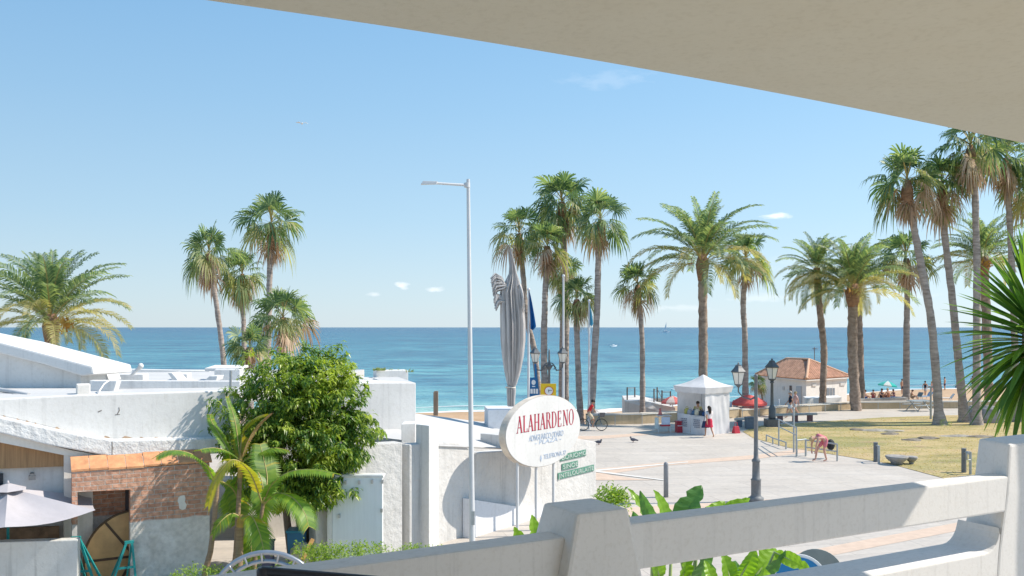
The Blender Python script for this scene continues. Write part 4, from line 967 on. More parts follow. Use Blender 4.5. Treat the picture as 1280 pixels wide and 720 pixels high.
# big-leaved plants just below the balcony
paddle_m = leafmat('paddle_leaves', [(.15, .30, .04), (.21, .37, .045), (.30, .44, .05)], .5, .35, (1.6, 1.7, .45), .5)
paddle_d = leafmat('paddle_leaves_dark', [(.08, .20, .06), (.11, .24, .07)], .4, .35, (1.5, 1.6, .6), .5)
rib_m = M('leaf_rib', (.40, .48, .20), .5, .1, 5)
def paddle(t, a, b_, wd, facing, mat, rnd, stalk_to):
    """a: base of the blade, b_: its tip; folded along the rib, side veins pressed in"""
    m = MB(); n = 14; d = (b_-a); L = d.length; s_ = d.cross(facing).normalized(); nn = s_.cross(d).normalized()
    rows_ = []
    for i in range(n+1):
        u = i/n; w_ = wd*L*2.05*(u+.03)**.62*(1.005-u)**.72; c = a.lerp(b_, u)+nn*(-.10*L*(2*u-1)**2)
        e = .012*L*(1 if i % 2 else -1); w_ *= rnd.uniform(.55, .75) if (0 < i < n and rnd.random() < .13) else rnd.uniform(.95, 1.04)
        rows_.append([c-s_*w_+nn*(.30*w_+e), c-s_*w_*.5+nn*(.12*w_+e*.5), c, c+s_*w_*.5+nn*(.12*w_+e*.5), c+s_*w_+nn*(.30*w_+e)])
    m.add([p for r in rows_ for p in r], [(i*5+k, i*5+k+1, i*5+k+6, i*5+k+5) for i in range(n) for k in range(4)], 0, False)
    lf = m.build('leaf', mat, t, world=True, solid=False)
    m = MB(); m.tube([stalk_to, stalk_to.lerp(a, .6)+Vector((0, 0, .1)), a, a.lerp(b_, .6)+nn*(-.02*L)], [.022, .018, .013, .005], 6); m.build('stalk', rib_m, lf, world=True)
def big_plant(label, d, rootpx, leaves, seed):
    r0 = at(rootpx, 800, d); t = thing('paddle_plant', label, 'plant', (r0.x, d, 0), 0, 'paddle-leaved plants below the balcony'); rnd = random.Random(seed)
    m = MB(); m.tube([(r0.x, d, 0), (r0.x+.03, d, at(0, 760, d).z-.2)], [.09, .06], 8); m.build('stem', rib_m, t, world=True)
    for (x0, y0, x1, y1, wd, fx, dk, dd) in leaves:
        a = at(x0, y0, d); b_ = at(x1, y1, d+dd); fc = Vector((fx, -1, .25)).normalized()
        paddle(t, a, b_, wd, fc, paddle_d if dk else paddle_m, rnd, Vector((r0.x+rnd.uniform(-.1, .1), d+rnd.uniform(-.1, .1), at(0, 770, d).z-.3)))
big_plant('paddle-leaved plant with three upright leaves showing above the rail beside the post', 9.2, 822, [(822, 675, 790, 609, .13, .9, 0, 0), (830, 680, 800, 618, .14, -.4, 1, -.2), (838, 672, 822, 612, .2, .9, 0, 0), (840, 675, 832, 628, .2, .2, 1, .3), (815, 690, 790, 640, .2, -.5, 1, .1), (826, 730, 818, 690, .2, .3, 0, -.3)], 1)
big_plant('paddle-leaved plant with the largest dark upright leaf above the rail', 9.6, 860, [(845, 672, 875, 605, .27, -.6, 1, .1), (865, 672, 905, 623, .2, -.8, 0, .2), (872, 670, 900, 640, .3, .2, 1, .2), (880, 655, 938, 622, .17, -.3, 0, 0), (850, 735, 862, 690, .25, .6, 0, -.2), (870, 740, 886, 690, .28, .2, 1, -.3)], 2)
big_plant('paddle-leaved plant with broad lime leaves hanging below the rail beside the blue road sign', 8.8, 930, [(915, 735, 905, 690, .3, .4, 0, 0), (925, 722, 945, 688, .3, .3, 0, -.1), (938, 728, 972, 684, .34, -.2, 0, .2), (935, 735, 985, 692, .16, .7, 1, -.1), (968, 690, 1013, 712, .24, .1, 0, -.2), (905, 750, 922, 700, .28, .1, 1, .2), (940, 755, 958, 716, .35, .2, 0, -.3), (895, 740, 882, 700, .24, .3, 0, .1)], 3)
big_plant('small paddle-leaved plant with two short leaves between the sign poles and the post', 9.8, 664, [(655, 690, 644, 660, .27, .2, 0, -.1), (668, 690, 667, 644, .22, .5, 0, 0), (672, 695, 674, 655, .2, .5, 0, .1)], 4)

# spiky yucca at the right-hand edge
yl = leafmat('yucca_leaves', [(.06, .14, .04), (.09, .19, .045), (.16, .28, .05), (.24, .35, .07)], .45, .3, (1.5, 1.6, .5), .5)
yc = at(1292, 408, 7.2); yu = thing('spiky_yucca', 'tree yucca with a dense head of long stiff pointed leaves rising beside the last post', 'yucca', (yc.x, yc.y, 0))
rnd = random.Random(3); m = MB()
for i in range(250):
    t = (i+.5)/250; el = R(82-150*t+rnd.uniform(-10, 10)); az = i*2.39996+rnd.uniform(-.3, .3); L = rnd.uniform(.55, .72)*(1 if t < .7 else 1.05)
    d = Vector((math.cos(el)*math.cos(az), math.cos(el)*math.sin(az), math.sin(el))); s_ = d.cross(Vector((0, 0, 1))).normalized()
    p = yc+Vector((0, 0, .10-.42*t))+d*.05; vs = []; S = 5; dd = d.copy(); up = s_.cross(d).normalized()
    for k in range(S+1):
        u = k/S; w_ = .027*(math.sin(math.pi*min(.98, .22+u*.62))**1.0 if u < .75 else (1-u)/.25*.8+.02)
        vs += [p-s_*w_+up*w_*.5, p.copy(), p+s_*w_+up*w_*.5]
        p = p+dd*(L/S); dd = (dd+Vector((0, 0, -.05-.16*max(0, t-.35)*(1-abs(d.z)*.5)))).normalized()
    m.add(vs, [(k*3+j, k*3+j+1, k*3+j+4, k*3+j+3) for k in range(S) for j in (0, 1)], 0)
m.build('crown', yl, yu, world=True, solid=False)
m = MB(); m.tube([(yc.x+.05, yc.y+.05, 0), (yc.x+.1, yc.y, 3), (yc.x, yc.y, 5.4), (yc.x, yc.y, 6.05)], [.16, .12, .09, .08], 10); m.build('trunk', bark, yu, world=True)
# ------------------------------------------------------------------ street furniture
pole_m = M('painted_pole', (.60, .61, .62), .45, .06, 3)
iron = M('lamp_iron', (.11, .12, .13), .45, .25, 8, spec=.5)
iron_g = M('lamp_iron_grey', (.17, .18, .19), .55, .2, 8)
milk = M('milk_glass', (.80, .76, .68), .3, .06, 6)
steel = M('galvanised', (.42, .45, .46), .45, .15, 8, metal=.4)
# tall street light
b0 = at(590.5, 700, 22.6); t = thing('street_light', 'tall slender white street light with a single long arm', 'street light', (b0.x, 22.6, 0))
tp = at(585.2, 224, 22.6); m = MB(); m.tube([(b0.x, 22.6, 0), (b0.x-.01, 22.6, 1.2), (tp.x, 22.6, tp.z)], [.085, .072, .045], 12); m.build('pole', pole_m, t, world=True)
m = MB(); m.box((b0.x+.02, 22.6-.078, 1.15), (.08, .02, .35)); m.build('access_door', steel, t, world=True)
m = MB(); m.tube([(b0.x, 22.6, 0), (b0.x, 22.6, .06)], .2, 12); m.build('base_plate', pole_m, t, world=True)
a = at(584, 231.5, 22.6); e = at(545, 229, 22.3); m = MB(); m.tube([a, e], [.035, .03], 8); m.tube([a+Vector((.0, 0, -.06)), a+Vector((0, 0, .06))], .075, 10); m.build('arm', pole_m, t, world=True)
m = MB(); q = at(536, 228.3, 22.25); m.hexa([q+Vector(p) for p in ((-.2, -.06, -.05), (.2, -.05, -.04), (.2, .05, -.04), (-.2, .06, -.05))], [q+Vector(p) for p in ((-.14, -.04, .04), (.22, -.035, .03), (.22, .035, .03), (-.14, .04, .04))]); m.build('lamp_head', pole_m, t, world=True, bevel=.01)

def lantern(thing_, c, s, world=True):
    """six-sided street lantern, foot at c, s = overall height"""
    m = MB(); m.lathe([(.155*s, .12*s), (.27*s, .60*s)], c, sq=6, rot=.3); glass = m
    m = MB(); m.lathe([(.05*s, 0), (.09*s, .05*s), (.165*s, .10*s), (.16*s, .125*s)], c, 10)
    m.lathe([(.31*s, .59*s), (.33*s, .63*s), (.20*s, .76*s), (.13*s, .86*s), (.14*s, .88*s), (.03*s, .92*s), (.045*s, .95*s), (.008*s, 1.0*s)], c, sq=6, rot=.3)
    for k in range(6):
        a_ = .3+k*math.pi/3; m.tube([Vector(c)+Vector((.16*s*math.cos(a_), .16*s*math.sin(a_), .11*s)), Vector(c)+Vector((.278*s*math.cos(a_), .278*s*math.sin(a_), .61*s))], .013*s, 4)
    fr = m.build('lantern', iron, thing_, world=world); glass.build('lantern_glass', milk, fr, world=world)
def lamp_pole(m, c, h, s):
    prof = [(.30*s, 0), (.30*s, .18*s), (.22*s, .22*s), (.19*s, .28*s), (.19*s, .85*s), (.21*s, .88*s), (.15*s, .93*s), (.14*s, 1.55*s), (.165*s, 1.58*s), (.165*s, 1.64*s), (.095*s, 1.72*s), (.085*s, 2.0*s), (.065*s, h-.1), (.09*s, h-.06), (.05*s, h)]
    m.lathe(prof, c, 14)
# single lamp near the lawn
q = at(945, 628, 30.4); h = at(945, 468, 30.4).z
t = thing('street_lamp', 'grey street lamp post on the paving with one lantern held out on a side arm', 'street lamp', (q.x, q.y, 0))
m = MB(); lamp_pole(m, (q.x, q.y, 0), h, .88); m.build('pole', iron_g, t, world=True)
lf = at(923, 484, 30.4); m = MB(); m.tube([(q.x, q.y, lf.z-.32), (q.x-.18, q.y, lf.z-.42), (q.x-.45, q.y, lf.z-.34), (lf.x, q.y, lf.z-.16), (lf.x, q.y, lf.z+.03)], [.035, .03, .025, .025, .03], 8); m.build('arm', iron, t, world=True)
lantern(t, lf, .86)
# lamp by the promenade
q = at(965, 533.5, 53.4); lz = at(965, 477, 53.4).z; t = thing('street_lamp', 'dark street lamp with a large pale lantern on top and a square block foot', 'street lamp', (q.x, q.y, 0))
m = MB(); m.box((q.x, q.y, .24), (.78, .78, .48)); m.lathe([(.21, .48), (.23, .6), (.20, .7), (.20, 1.15), (.13, 1.25), (.10, 1.35), (.08, lz-.1), (.13, lz-.06), (.10, lz+.02)], (q.x, q.y, 0), 12); m.build('pole', iron, t, world=True)
lantern(t, (q.x, q.y, lz), 1.42)
# two-lantern lamp behind the oval sign
q = at(686.5, 560, 40); h = at(686.5, 436, 40).z; t = thing('twin_street_lamp', 'dark iron street lamp with two hanging-style lanterns on scrolled arms behind the oval sign', 'street lamp', (q.x, q.y, 0))
m = MB(); m.lathe([(.26, 0), (.26, .2), (.17, .28), (.16, .8), (.11, .9), (.10, 1.5), (.06, 1.7), (.05, h-.9), (.11, h-.85), (.13, h-.75), (.05, h-.66), (.035, h-.1), (.015, h)], (q.x, q.y, 0), 12); m.build('pole', iron, t, world=True)
for px in (669, 703.3):
    c = at(px, 454.5, 40); s_ = 1 if c.x > q.x else -1; w_ = abs(c.x-q.x)
    m = MB(); pts = [(q.x, q.y, h-.95), (q.x+s_*w_*.3, q.y, h-.72), (q.x+s_*w_*.55, q.y, h-.98), (q.x+s_*w_*.85, q.y, h-.95), (c.x, q.y, h-.82), (c.x, q.y, c.z+.03)]
    m.tube(pts, [.05, .04, .035, .03, .03, .035], 8)
    m.tube([(q.x, q.y, h-.62), (q.x+s_*w_*.25, q.y, h-.66), (q.x+s_*w_*.5, q.y, h-.86), (q.x+s_*w_*.32, q.y, h-.92)], .025, 6); m.build('arm', iron, t, world=True)
    lantern(t, (c.x, q.y, c.z-.02), .80)
# bollard
q = at(832.5, 622, 31.2); m = MB(); m.lathe([(.085, 0), (.085, 1.14), (.078, 1.2), (.05, 1.245), (.0, 1.26)], (q.x, q.y, 0), 14); tag(m.build('bollard', M('bollard_grey', (.25, .26, .28), .5, .15, 6)), 'round-topped grey metal bollard standing alone on the paving', 'bollard')

# ------------------------------------------------------------------ oval sign on three poles
SC = at(681.5, 538.5, 26.3); sg = thing('oval_sign', 'thick oval white sign on thin poles, red name and blue script', 'sign', (SC.x, SC.y, 0))
th_ = math.atan2(WT.y, WT.x); U = WT.copy(); Nn = WN.copy(); A_ = 1.95; B_ = 1.04; TH = .23
sign_w = plaster('sign_board', (.64, .64, .63), .08, .1, 20, .01, .06)
rim_m = M('sign_rim_wood', (.66, .58, .48), .7, .3, 3, .3, 14, stretch=(1, 1, 1), col2=(.50, .43, .36))
N_ = 72; ring = [SC+U*(A_*math.cos(2*math.pi*k/N_))+Vector((0, 0, B_*math.sin(2*math.pi*k/N_))) for k in range(N_)]
m = MB(); m.add(ring+[p*1-Nn*.03 for p in ring], [tuple(range(N_)), tuple(range(2*N_-1, N_-1, -1))]+[(i, N_+i, N_+(i+1) % N_, (i+1) % N_) for i in range(N_)]); m.build('board', sign_w, sg, world=True)
rg = [SC+(p-SC)*1.012 for p in ring]
m = MB(); m.add([p-Nn*.012 for p in rg]+[p-Nn*TH for p in rg]+[SC+(p-SC)*.985-Nn*.034 for p in rg], [(i, (i+1) % N_, N_+(i+1) % N_, N_+i) for i in range(N_)]+[tuple(range(N_, 2*N_))]+[(i, 2*N_+i, 2*N_+(i+1) % N_, (i+1) % N_) for i in range(N_)]); m.build('rim', rim_m, sg, world=True)
for px in (647.5, 671, 692.5):
    k = None
    for j in range(-190, 191):
        u_ = j/100; p = SC+U*u_-Nn*.1
        if abs(640+F*p.x/p.y-px) < .9: k = p; break
    k = k or SC
    m = MB(); m.tube([(k.x, k.y, 0), (k.x, k.y, SC.z-B_*.5)], .042, 8); m.build('pole', pole_m, sg, world=True)
# red serif capitals drawn from thick and thin strokes
def bar(x0, y0, x1, y1, w0):       # slanted stroke, horizontal thickness w0
    return [(x0-w0/2, y0), (x0+w0/2, y0), (x1+w0/2, y1), (x1-w0/2, y1)]
def rect(x0, y0, x1, y1): return [(x0, y0), (x1, y0), (x1, y1), (x0, y1)]
def serif(x, y, w=.24): return rect(x-w/2, y, x+w/2, y+.035)
def arc(cx, cy, rx, ry, a0, a1, tk, n=12):
    qs = []
    for i in range(n):
        t0 = a0+(a1-a0)*i/n; t1 = a0+(a1-a0)*(i+1)/n
        f = lambda t, o: (cx+(rx-(tk*abs(math.cos(t))+.03 if o else 0))*math.cos(t), cy+(ry-(.035 if o else 0))*math.sin(t))
        qs.append([f(t0, 0), f(t1, 0), f(t1, 1), f(t0, 1)])
    return qs
H_ = math.pi/2
GL = {'A': (.78, [bar(.10, 0, .39, 1, .05), bar(.64, 0, .37, 1, .15), rect(.20, .30, .56, .34), serif(.10, 0, .2), serif(.64, 0, .26)]),
      'L': (.62, [rect(.10, 0, .24, 1), rect(.10, 0, .56, .04), rect(.53, 0, .57, .22), serif(.17, .965, .26)]),
      'H': (.80, [rect(.10, 0, .24, 1), rect(.56, 0, .70, 1), rect(.2, .48, .6, .52), serif(.17, 0), serif(.17, .965), serif(.63, 0), serif(.63, .965)]),
      'R': (.76, [rect(.10, 0, .24, 1), serif(.17, 0), serif(.15, .965, .2), rect(.2, .965, .38, 1), rect(.2, .47, .38, .505), bar(.64, 0, .40, .49, .14), serif(.66, 0, .16)]+arc(.36, .735, .24, .265, -H_, H_, .11)),
      'D': (.80, [rect(.10, 0, .24, 1), serif(.15, .965, .2), serif(.15, 0, .2), rect(.2, .965, .36, 1), rect(.2, 0, .36, .035)]+arc(.34, .5, .38, .5, -H_, H_, .11, 16)),
      'E': (.66, [rect(.10, 0, .24, 1), rect(.1, .965, .56, 1), rect(.1, 0, .58, .035), rect(.2, .48, .46, .515), rect(.52, .8, .56, 1), rect(.55, 0, .59, .2), rect(.43, .41, .46, .59)]),
      'N': (.82, [rect(.13, 0, .17, 1), rect(.65, 0, .69, 1), bar(.66, 0, .16, 1, .15), serif(.15, 0), serif(.12, .965, .18), serif(.67, .965)]),
      'O': (.84, arc(.42, .5, .36, .51, 0, 2*math.pi, .11, 28)), ' ': (.12, [])}
def write_serif(txt, org, width, height, mat):
    tot = sum(GL[c][0] for c in txt); sx = width/tot; m = MB(); x = 0
    for c in txt:
        for q in GL[c][1]:
            poly = [org+U*((x+a)*sx)+Vector((0, 0, b_*height))+Nn*.004 for a, b_ in q]
            m.extr(poly, Nn*.006)
        x += GL[c][0]
    return m.build('lettering', mat, sg, world=True)
red_l = M('red_letters', (.42, .03, .06), .5, .08, 8); blue_l = M('blue_letters', (.40, .48, .60), .5, .1, 8)
def onsign(px, py): return onplane(px, py, SC, (Nn.x, Nn.y))
a = onsign(645.5, 542); b_ = onsign(717.5, 529)
write_serif('ALAHARDE NO', a, (b_-a).dot(U), .48, red_l)
def small(txt, p0, p1, size):
    a = onsign(*p0); b_ = onsign(*p1); tmesh(txt, size, 'lettering', blue_l, sg, .004, a+Nn*.006, U, width=(b_-a).dot(U), shear=.15)
small('ADNGUARCO ODARO', (661, 552), (704, 545.5), .245); small('- PLAZA -', (668, 556.5), (701, 550.5), .17); small('TELEFRONA 37', (679, 574), (707, 568.5), .195)
m = MB(); q = onsign(676, 573); m.extr([q+Vector((0, 0, .1))+Nn*.004, q+U*.05+Nn*.004, q+Vector((0, 0, -.1))+Nn*.004, q-U*.05+Nn*.004], Nn*.006); m.build('emblem', blue_l, sg, world=True)

# yellow square notice with a round emblem, blue tapering banner
q = at(685.5, 488, 38); t = thing('yellow_sign', 'square yellow sign with a round white dial emblem above the oval sign', 'sign', (q.x, q.y, 0))
m = MB(); m.box(q, (.66, .04, .58)); m.build('panel', M('yellow_paint', (.85, .55, .02), .5, .06, 6), t, world=True)
yo = q+Vector((.02, -.024, -.02))
def disc(c, r, th=.006, sx=1): return [c+Vector((r*sx*math.cos(2*math.pi*k/28), 0, r*math.sin(2*math.pi*k/28))) for k in range(28)]
m = MB(); m.extr(disc(yo, .20), (0, -.006, 0)); m.build('ring', M('orange_ring', (.65, .17, .05), .5), t, world=True)
m = MB(); m.extr(disc(yo+Vector((0, -.008, 0)), .165), (0, -.006, 0)); dial = m.build('dial', M('sign_white', (.85, .85, .85), .5), t, world=True)
m = MB(); m.box(yo+Vector((.05, -.018, .02)), (.16, .006, .035), 0); m.box(yo+Vector((-.01, -.018, .0)), (.035, .006, .12), 0); m.build('dial_mark', M('sign_grey', (.3, .3, .33), .5), dial, world=True)
m = MB(); m.tube([(q.x, q.y+.06, 0), (q.x, q.y+.06, q.z-.1)], .035, 8); m.build('pole', steel, t, world=True)
blue_m = M('banner_blue', (.015, .14, .34), .6, .15, 4)
t = thing('blue_banner', 'narrow blue tapering banner sign with white emblem beside the white flagpole', 'banner', (at(668, 500, 39).x, 39, 0))
m = MB(); m.extr([at(661.8, 498, 39), at(675, 498, 39), at(671.5, 468, 39), at(670.5, 455, 39), at(667.8, 455, 39), at(668.5, 472, 39), at(662.3, 472, 39)], (0, .08, 0)); m.build('panel', blue_m, t, world=True)
m = MB(); m.extr([p+Vector((0, -.004, 0)) for p in [at(667+2.6*math.cos(a_), 478+3.2*math.sin(a_), 39) for a_ in [k*.4488 for k in range(14)]]], (0, -.01, 0))
for x0, x1, y0, y1 in ((663, 666, 486, 492), (666.8, 669.2, 486, 492), (670, 672.5, 486, 492), (665, 669, 482.5, 483.6)): m.extr([at(x0, y1, 39), at(x1, y1, 39), at(x1, y0, 39), at(x0, y0, 39)], (0, -.012, 0))
m.build('emblem', bpy.data.materials['sign_white'], t, world=True)
m = MB(); m.tube([(at(668.5, 500, 39).x, 39.05, 0), at(669, 480, 39.05)], .05, 8); m.build('pole', steel, t, world=True)
# flags
def flagpole(label, px, ytop, d, flagpx, mat, rz=0):
    q = at(px, 540, d); t = thing('flagpole', label, 'flagpole', (q.x, d, 0), 0)
    tp = at(px+.3, ytop, d); m = MB(); m.tube([(q.x, d, 0), (tp.x, d, tp.z)], [.075, .05], 8); m.ball(tp, .09, 8); m.build('pole', pole_m, t, world=True)
    if flagpx:
        m = MB(); vs = []; n = 10
        for i in range(n+1):
            for j in range(7):
                u = i/n; v_ = j/6; l, r = flagpx; x = l[0]+(l[2]-l[0])*u; y = l[1]+(l[3]-l[1])*u; wd = r*(u**.8+.05)*(1 if u < .9 else 1-(u-.9)*6)
                p = at(x+wd*v_, y+2*v_, d); p.y += .12*math.sin(v_*9+u*3); vs.append(p)
        m.add(vs, [(i*7+j, i*7+j+1, i*7+j+8, i*7+j+7) for i in range(n) for j in range(6)], 0, True)
        m.build('flag', mat, t, world=True, solid=False)
flagpole('white flagpole with a furled dark blue flag beside the closed sun shade', 660.5, 362, 46, ((661.5, 362, 663, 411), 7.5), leafmat('flag_blue', [(.01, .10, .34), (.012, .12, .38)], .3, .8, (1, 1, 1)))
flagpole('bare white flagpole standing behind the two-lantern street lamp', 704, 345, 47, None, None)
flagpole('thin white flagpole with a hanging pale blue flag above the cyclist', 736.2, 376, 52, ((736.8, 377, 737.5, 406), 4.2), leafmat('flag_pale', [(.10, .42, .66), (.12, .45, .7)], .3, .8, (1, 1, 1)))

# closed thatched sun shade on the roof terrace
bundle = M('bundle_cloth', (.58, .55, .53), .95, .4, 1.5, .8, 5, .04, stretch=(7, 7, .35), col2=(.33, .31, .295))
q = at(638.5, 509, 33); t = thing('closed_sun_shade', 'tall closed grey sun shade, wrapped tight, with frayed lobes and a pointed tip', 'sun shade', tuple(q))
m = MB(); zz = lambda py: at(0, py, 33).z; xx = lambda px: at(px, 0, 33).x
prof = [(508, 638.8, 3.8), (498, 638.8, 4.2), (487, 639, 4.8), (484, 639.2, 3.8), (480, 639.8, 5), (465, 640.5, 8.2), (445, 640.8, 11), (425, 641, 12.6), (405, 640.8, 12.8), (390, 640, 12.3), (378, 639.2, 11.5), (365, 638.5, 11.2), (352, 640.3, 7.6), (342, 641, 4.2), (325, 639.6, 2.2), (309, 638, .5)]
n = 44; vs = []; rnd = random.Random(5); ph = [rnd.uniform(-.22, .22) for _ in range(n)]
for py, px, w_ in prof:
    for k in range(n):
        a_ = 2*math.pi*k/n; r = w_/F*33*(1+(.20 if k % 2 else -.06)+ph[k]*.8); vs.append(Vector((xx(px)+r*math.cos(a_), 33+r*math.sin(a_), zz(py))))
m.add(vs, [(j*n+k, j*n+(k+1) % n, (j+1)*n+(k+1) % n, (j+1)*n+k) for j in range(len(prof)-1) for k in range(n)], 0, False)
m.build('canopy', bundle, t, world=True)
m = MB(); m.tube([at(638.2, 484, 33)+Vector((.17*math.cos(k*.5236), .17*math.sin(k*.5236), .02*math.sin(k))) for k in range(13)], .03, 6); m.build('tie', M('pale_rope', (.6, .56, .5), .9), t, world=True)
m = MB()
for k in range(200):    # frayed plumes that sweep up and spill over at the top
    f_ = rnd.random(); g_ = rnd.gauss(0, .8)
    if k < 110: P_ = [(637+f_*5, 388), (633+f_*4, 362-f_*6), (627+f_*2, 347+f_*13), (620, 343+f_*20), (614+f_*3, 349+f_*22)]
    elif k < 170: P_ = [(634+f_*5, 400), (630+f_*4, 381-f_*3), (626, 369+f_*9), (621+f_*2, 367+f_*14), (617+f_*3, 374+f_*15)]
    else: P_ = [(641+f_*4, 380), (646+f_*2, 360-f_*4), (650.5, 356+f_*8), (653, 366+f_*10), (654+g_, 380+f_*14)]
    off = Vector((0, rnd.uniform(-.45, .15), 0)); pts = [at(x+g_*.6, y+g_*.7, 33)+off*(.3+.2*i) for i, (x, y) in enumerate(P_)]
    m.tube(pts, [.035, .045, .04, .035, .012], 4)
m.build('frayed_lobe', bundle, t, world=True)
m = MB(); m.tube([at(642, 355, 33), at(638, 309, 33)], [.05, .012], 6); m.build('tip', pole_m, t, world=True)
# weathered post behind the white wall
q = at(544.8, 516, 80); m = MB(); z0_ = gz(q.x, q.y)-.2; z1_ = at(0, 490, 80).z; m.box((q.x, q.y, (z0_+z1_)/2), (.42, .3, z1_-z0_)); m.box((q.x+.03, q.y, z1_+.04), (.34, .25, .1)); tag(m.build('timber_post', M('grey_timber', (.32, .27, .22), .9, .3, 2, .5, 10, stretch=(3, 3, .4)), bevel=.02), 'single weathered timber post at the water edge beyond the white wall', 'post')

# blue round road sign seen over the low wall
q = at(1000, 726, 13.4); t = thing('road_sign', 'round blue road sign with a white rim, a second grey sign back behind it', 'road sign', (q.x, q.y, 0))
rs = Matrix.Rotation(R(-18), 3, 'Z')
def rdisc(c, r, y): return [c+rs @ Vector((r*math.cos(2*math.pi*k/36), y, r*math.sin(2*math.pi*k/36))) for k in range(36)]
m = MB(); m.extr(rdisc(q, .40, 0), rs @ Vector((0, .02, 0))); m.build('rim', bpy.data.materials['sign_white'], t, world=True)
m = MB(); m.extr(rdisc(q, .355, -.004), rs @ Vector((0, -.006, 0))); face = m.build('face', M('sign_blue', (.01, .20, .46), .35, .06, 4), t, world=True)
m = MB(); m.extr([q+rs @ Vector(p) for p in ((-.16, -.012, -.25), (-.09, -.012, -.25), (-.09, -.012, .1), (-.16, -.012, .1))], rs @ Vector((0, -.004, 0))); m.build('arrow', bpy.data.materials['sign_white'], face, world=True)
m = MB(); q2 = q+Vector((.36, .3, -.02)); m.extr(rdisc(q2, .40, .1), rs @ Vector((0, .02, 0))); m.build('sign_back', M('sign_back_grey', (.22, .25, .24), .5, .1, 4), t, world=True)
m = MB(); m.tube([(q.x+.1, q.y+.2, 0), (q.x+.1, q.y+.2, q.z+.3)], .04, 8); m.build('pole', steel, t, world=True)

# curved double-tube arch and dark framed board at the bottom edge
t = thing('metal_arch', 'curved arch of two grey metal tubes over the low hedge', 'arch', (at(333, 760, 15.5).x, 15.5, 0))
cz = at(333, 765, 15.5); silver = M('brushed_tube', (.40, .41, .43), .35, .1, 8, metal=.7)
for r_, tk in ((1.03, .045), (.88, .035)):
    m = MB(); m.tube([cz+Vector((r_*math.cos(R(a_)), .05*math.sin(R(a_)), r_*math.sin(R(a_)))) for a_ in range(-70, 251, 8)], tk, 8); m.build('tube', silver, t, world=True)
m = MB()
for a_ in range(10, 180, 17): m = MB(); m.tube([cz+Vector((.88*math.cos(R(a_)), 0, .88*math.sin(R(a_)))), cz+Vector((1.03*math.cos(R(a_)), 0, 1.03*math.sin(R(a_))))], .02, 6); m.build('spacer', silver, t, world=True)
m = MB(); m.tube([(cz.x, 15.5, 0), (cz.x, 15.5, cz.z-.9)], .06, 8); m.build('stem', silver, t, world=True)
# dark framed chair standing on our balcony, only its back in the picture
dk = M('dark_frame', (.025, .03, .045), .35, .15, 6); fz = EYE-1.55
A_c = at(328, 708, 1.75); B_c = at(556, 726.5, 1.645); xd = (B_c-A_c); xd.z = 0; xu = xd.normalized(); yu = Vector((xu.y, -xu.x, 0)); A_c.z = B_c.z = EYE-.482
t = thing('balcony_chair', 'dark metal balcony chair with a taupe mesh back just inside the rail', 'chair', (A_c.x, A_c.y, fz))
m = MB(); m.tube([A_c, B_c], .010, 8); m.build('top_bar', dk, t, world=True)
for p in (A_c+xu*.004, B_c-xu*.016):
    m = MB(); m.tube([p+Vector((0, 0, .001)), p+Vector((0, 0, -.3)), p+yu*.10+Vector((0, 0, -.62)), p-yu*.02+Vector((0, 0, fz-p.z))], .012, 8); m.build('rear_leg', dk, t, world=True)
    m = MB(); q = p+yu*.46; m.tube([Vector((q.x, q.y, fz+.45)), Vector((q.x, q.y, fz))], .012, 8); m.build('front_leg', dk, t, world=True)
m = MB(); m.lathe([(.0145, -.02), (.0155, .002), (.012, .008)], A_c+xu*.004, 10); m.build('end_cap', dk, t, world=True)
m = MB(); m.lathe([(.0145, -.02), (.0155, .002), (.012, .012)], B_c-xu*.016, 10); m.build('end_cap', dk, t, world=True)
m = MB(); m.extr([A_c+xu*.016+Vector((0, 0, -.012)), B_c-xu*.028+Vector((0, 0, -.012)), B_c-xu*.028+yu*.08+Vector((0, 0, -.58)), A_c+xu*.016+yu*.08+Vector((0, 0, -.58))], yu*.004); m.build('backrest', M('mesh_panel', (.13, .115, .11), .6, .15, 30), t, world=True)
m = MB(); a_ = A_c+yu*.09; b_ = B_c+yu*.09; m.extr([Vector((a_.x, a_.y, fz+.45)), Vector((b_.x, b_.y, fz+.45)), Vector((b_.x, b_.y, fz+.45))+yu*.38, Vector((a_.x, a_.y, fz+.45))+yu*.38], (0, 0, .025)); m.build('seat', bpy.data.materials['mesh_panel'], t, world=True)
# courtyard clutter under the tree
t = thing('blue_bin', 'blue plastic bin half hidden behind the young palm stems', 'bin', tuple(at(371, 700, 21.8).xy)+(0,))
p = at(371, 664, 21.8); m = MB(); m.hexa([Vector((p.x-.16, 21.65, 0)), Vector((p.x+.16, 21.65, 0)), Vector((p.x+.16, 21.95, 0)), Vector((p.x-.16, 21.95, 0))], [Vector((p.x-.2, 21.6, p.z)), Vector((p.x+.2, 21.6, p.z)), Vector((p.x+.2, 22, p.z)), Vector((p.x-.2, 22, p.z))]); m.build('body', M('bin_blue', (.02, .13, .25), .5, .1, 5), t, world=True, bevel=.02)
m = MB(); m.box((p.x, 21.8, p.z+.03), (.44, .46, .06)); m.build('lid', M('bin_lid', (.02, .17, .26), .5), t, world=True, bevel=.015)
p = at(332, 688, 21.5); m = MB(); m.box((p.x, p.y, .4), (.36, .3, .8)); m.box((p.x, p.y, .81), (.40, .34, .05)); tag(m.build('storage_crate', M('crate_violet', (.10, .10, .18), .6, .2, 5), bevel=.015), 'dark violet-grey crate standing next to the blue bin', 'crate')
p = at(378, 700, 21.0); m = MB(); m.tube([at(378, 700, 20.9), at(391, 674, 21.2)], .06, 4, sm=False); tag(m.build('timber_plank', M('raw_timber', (.5, .28, .1), .7, .3, 3)), 'raw orange timber plank leaning against the beige housing', 'plank')
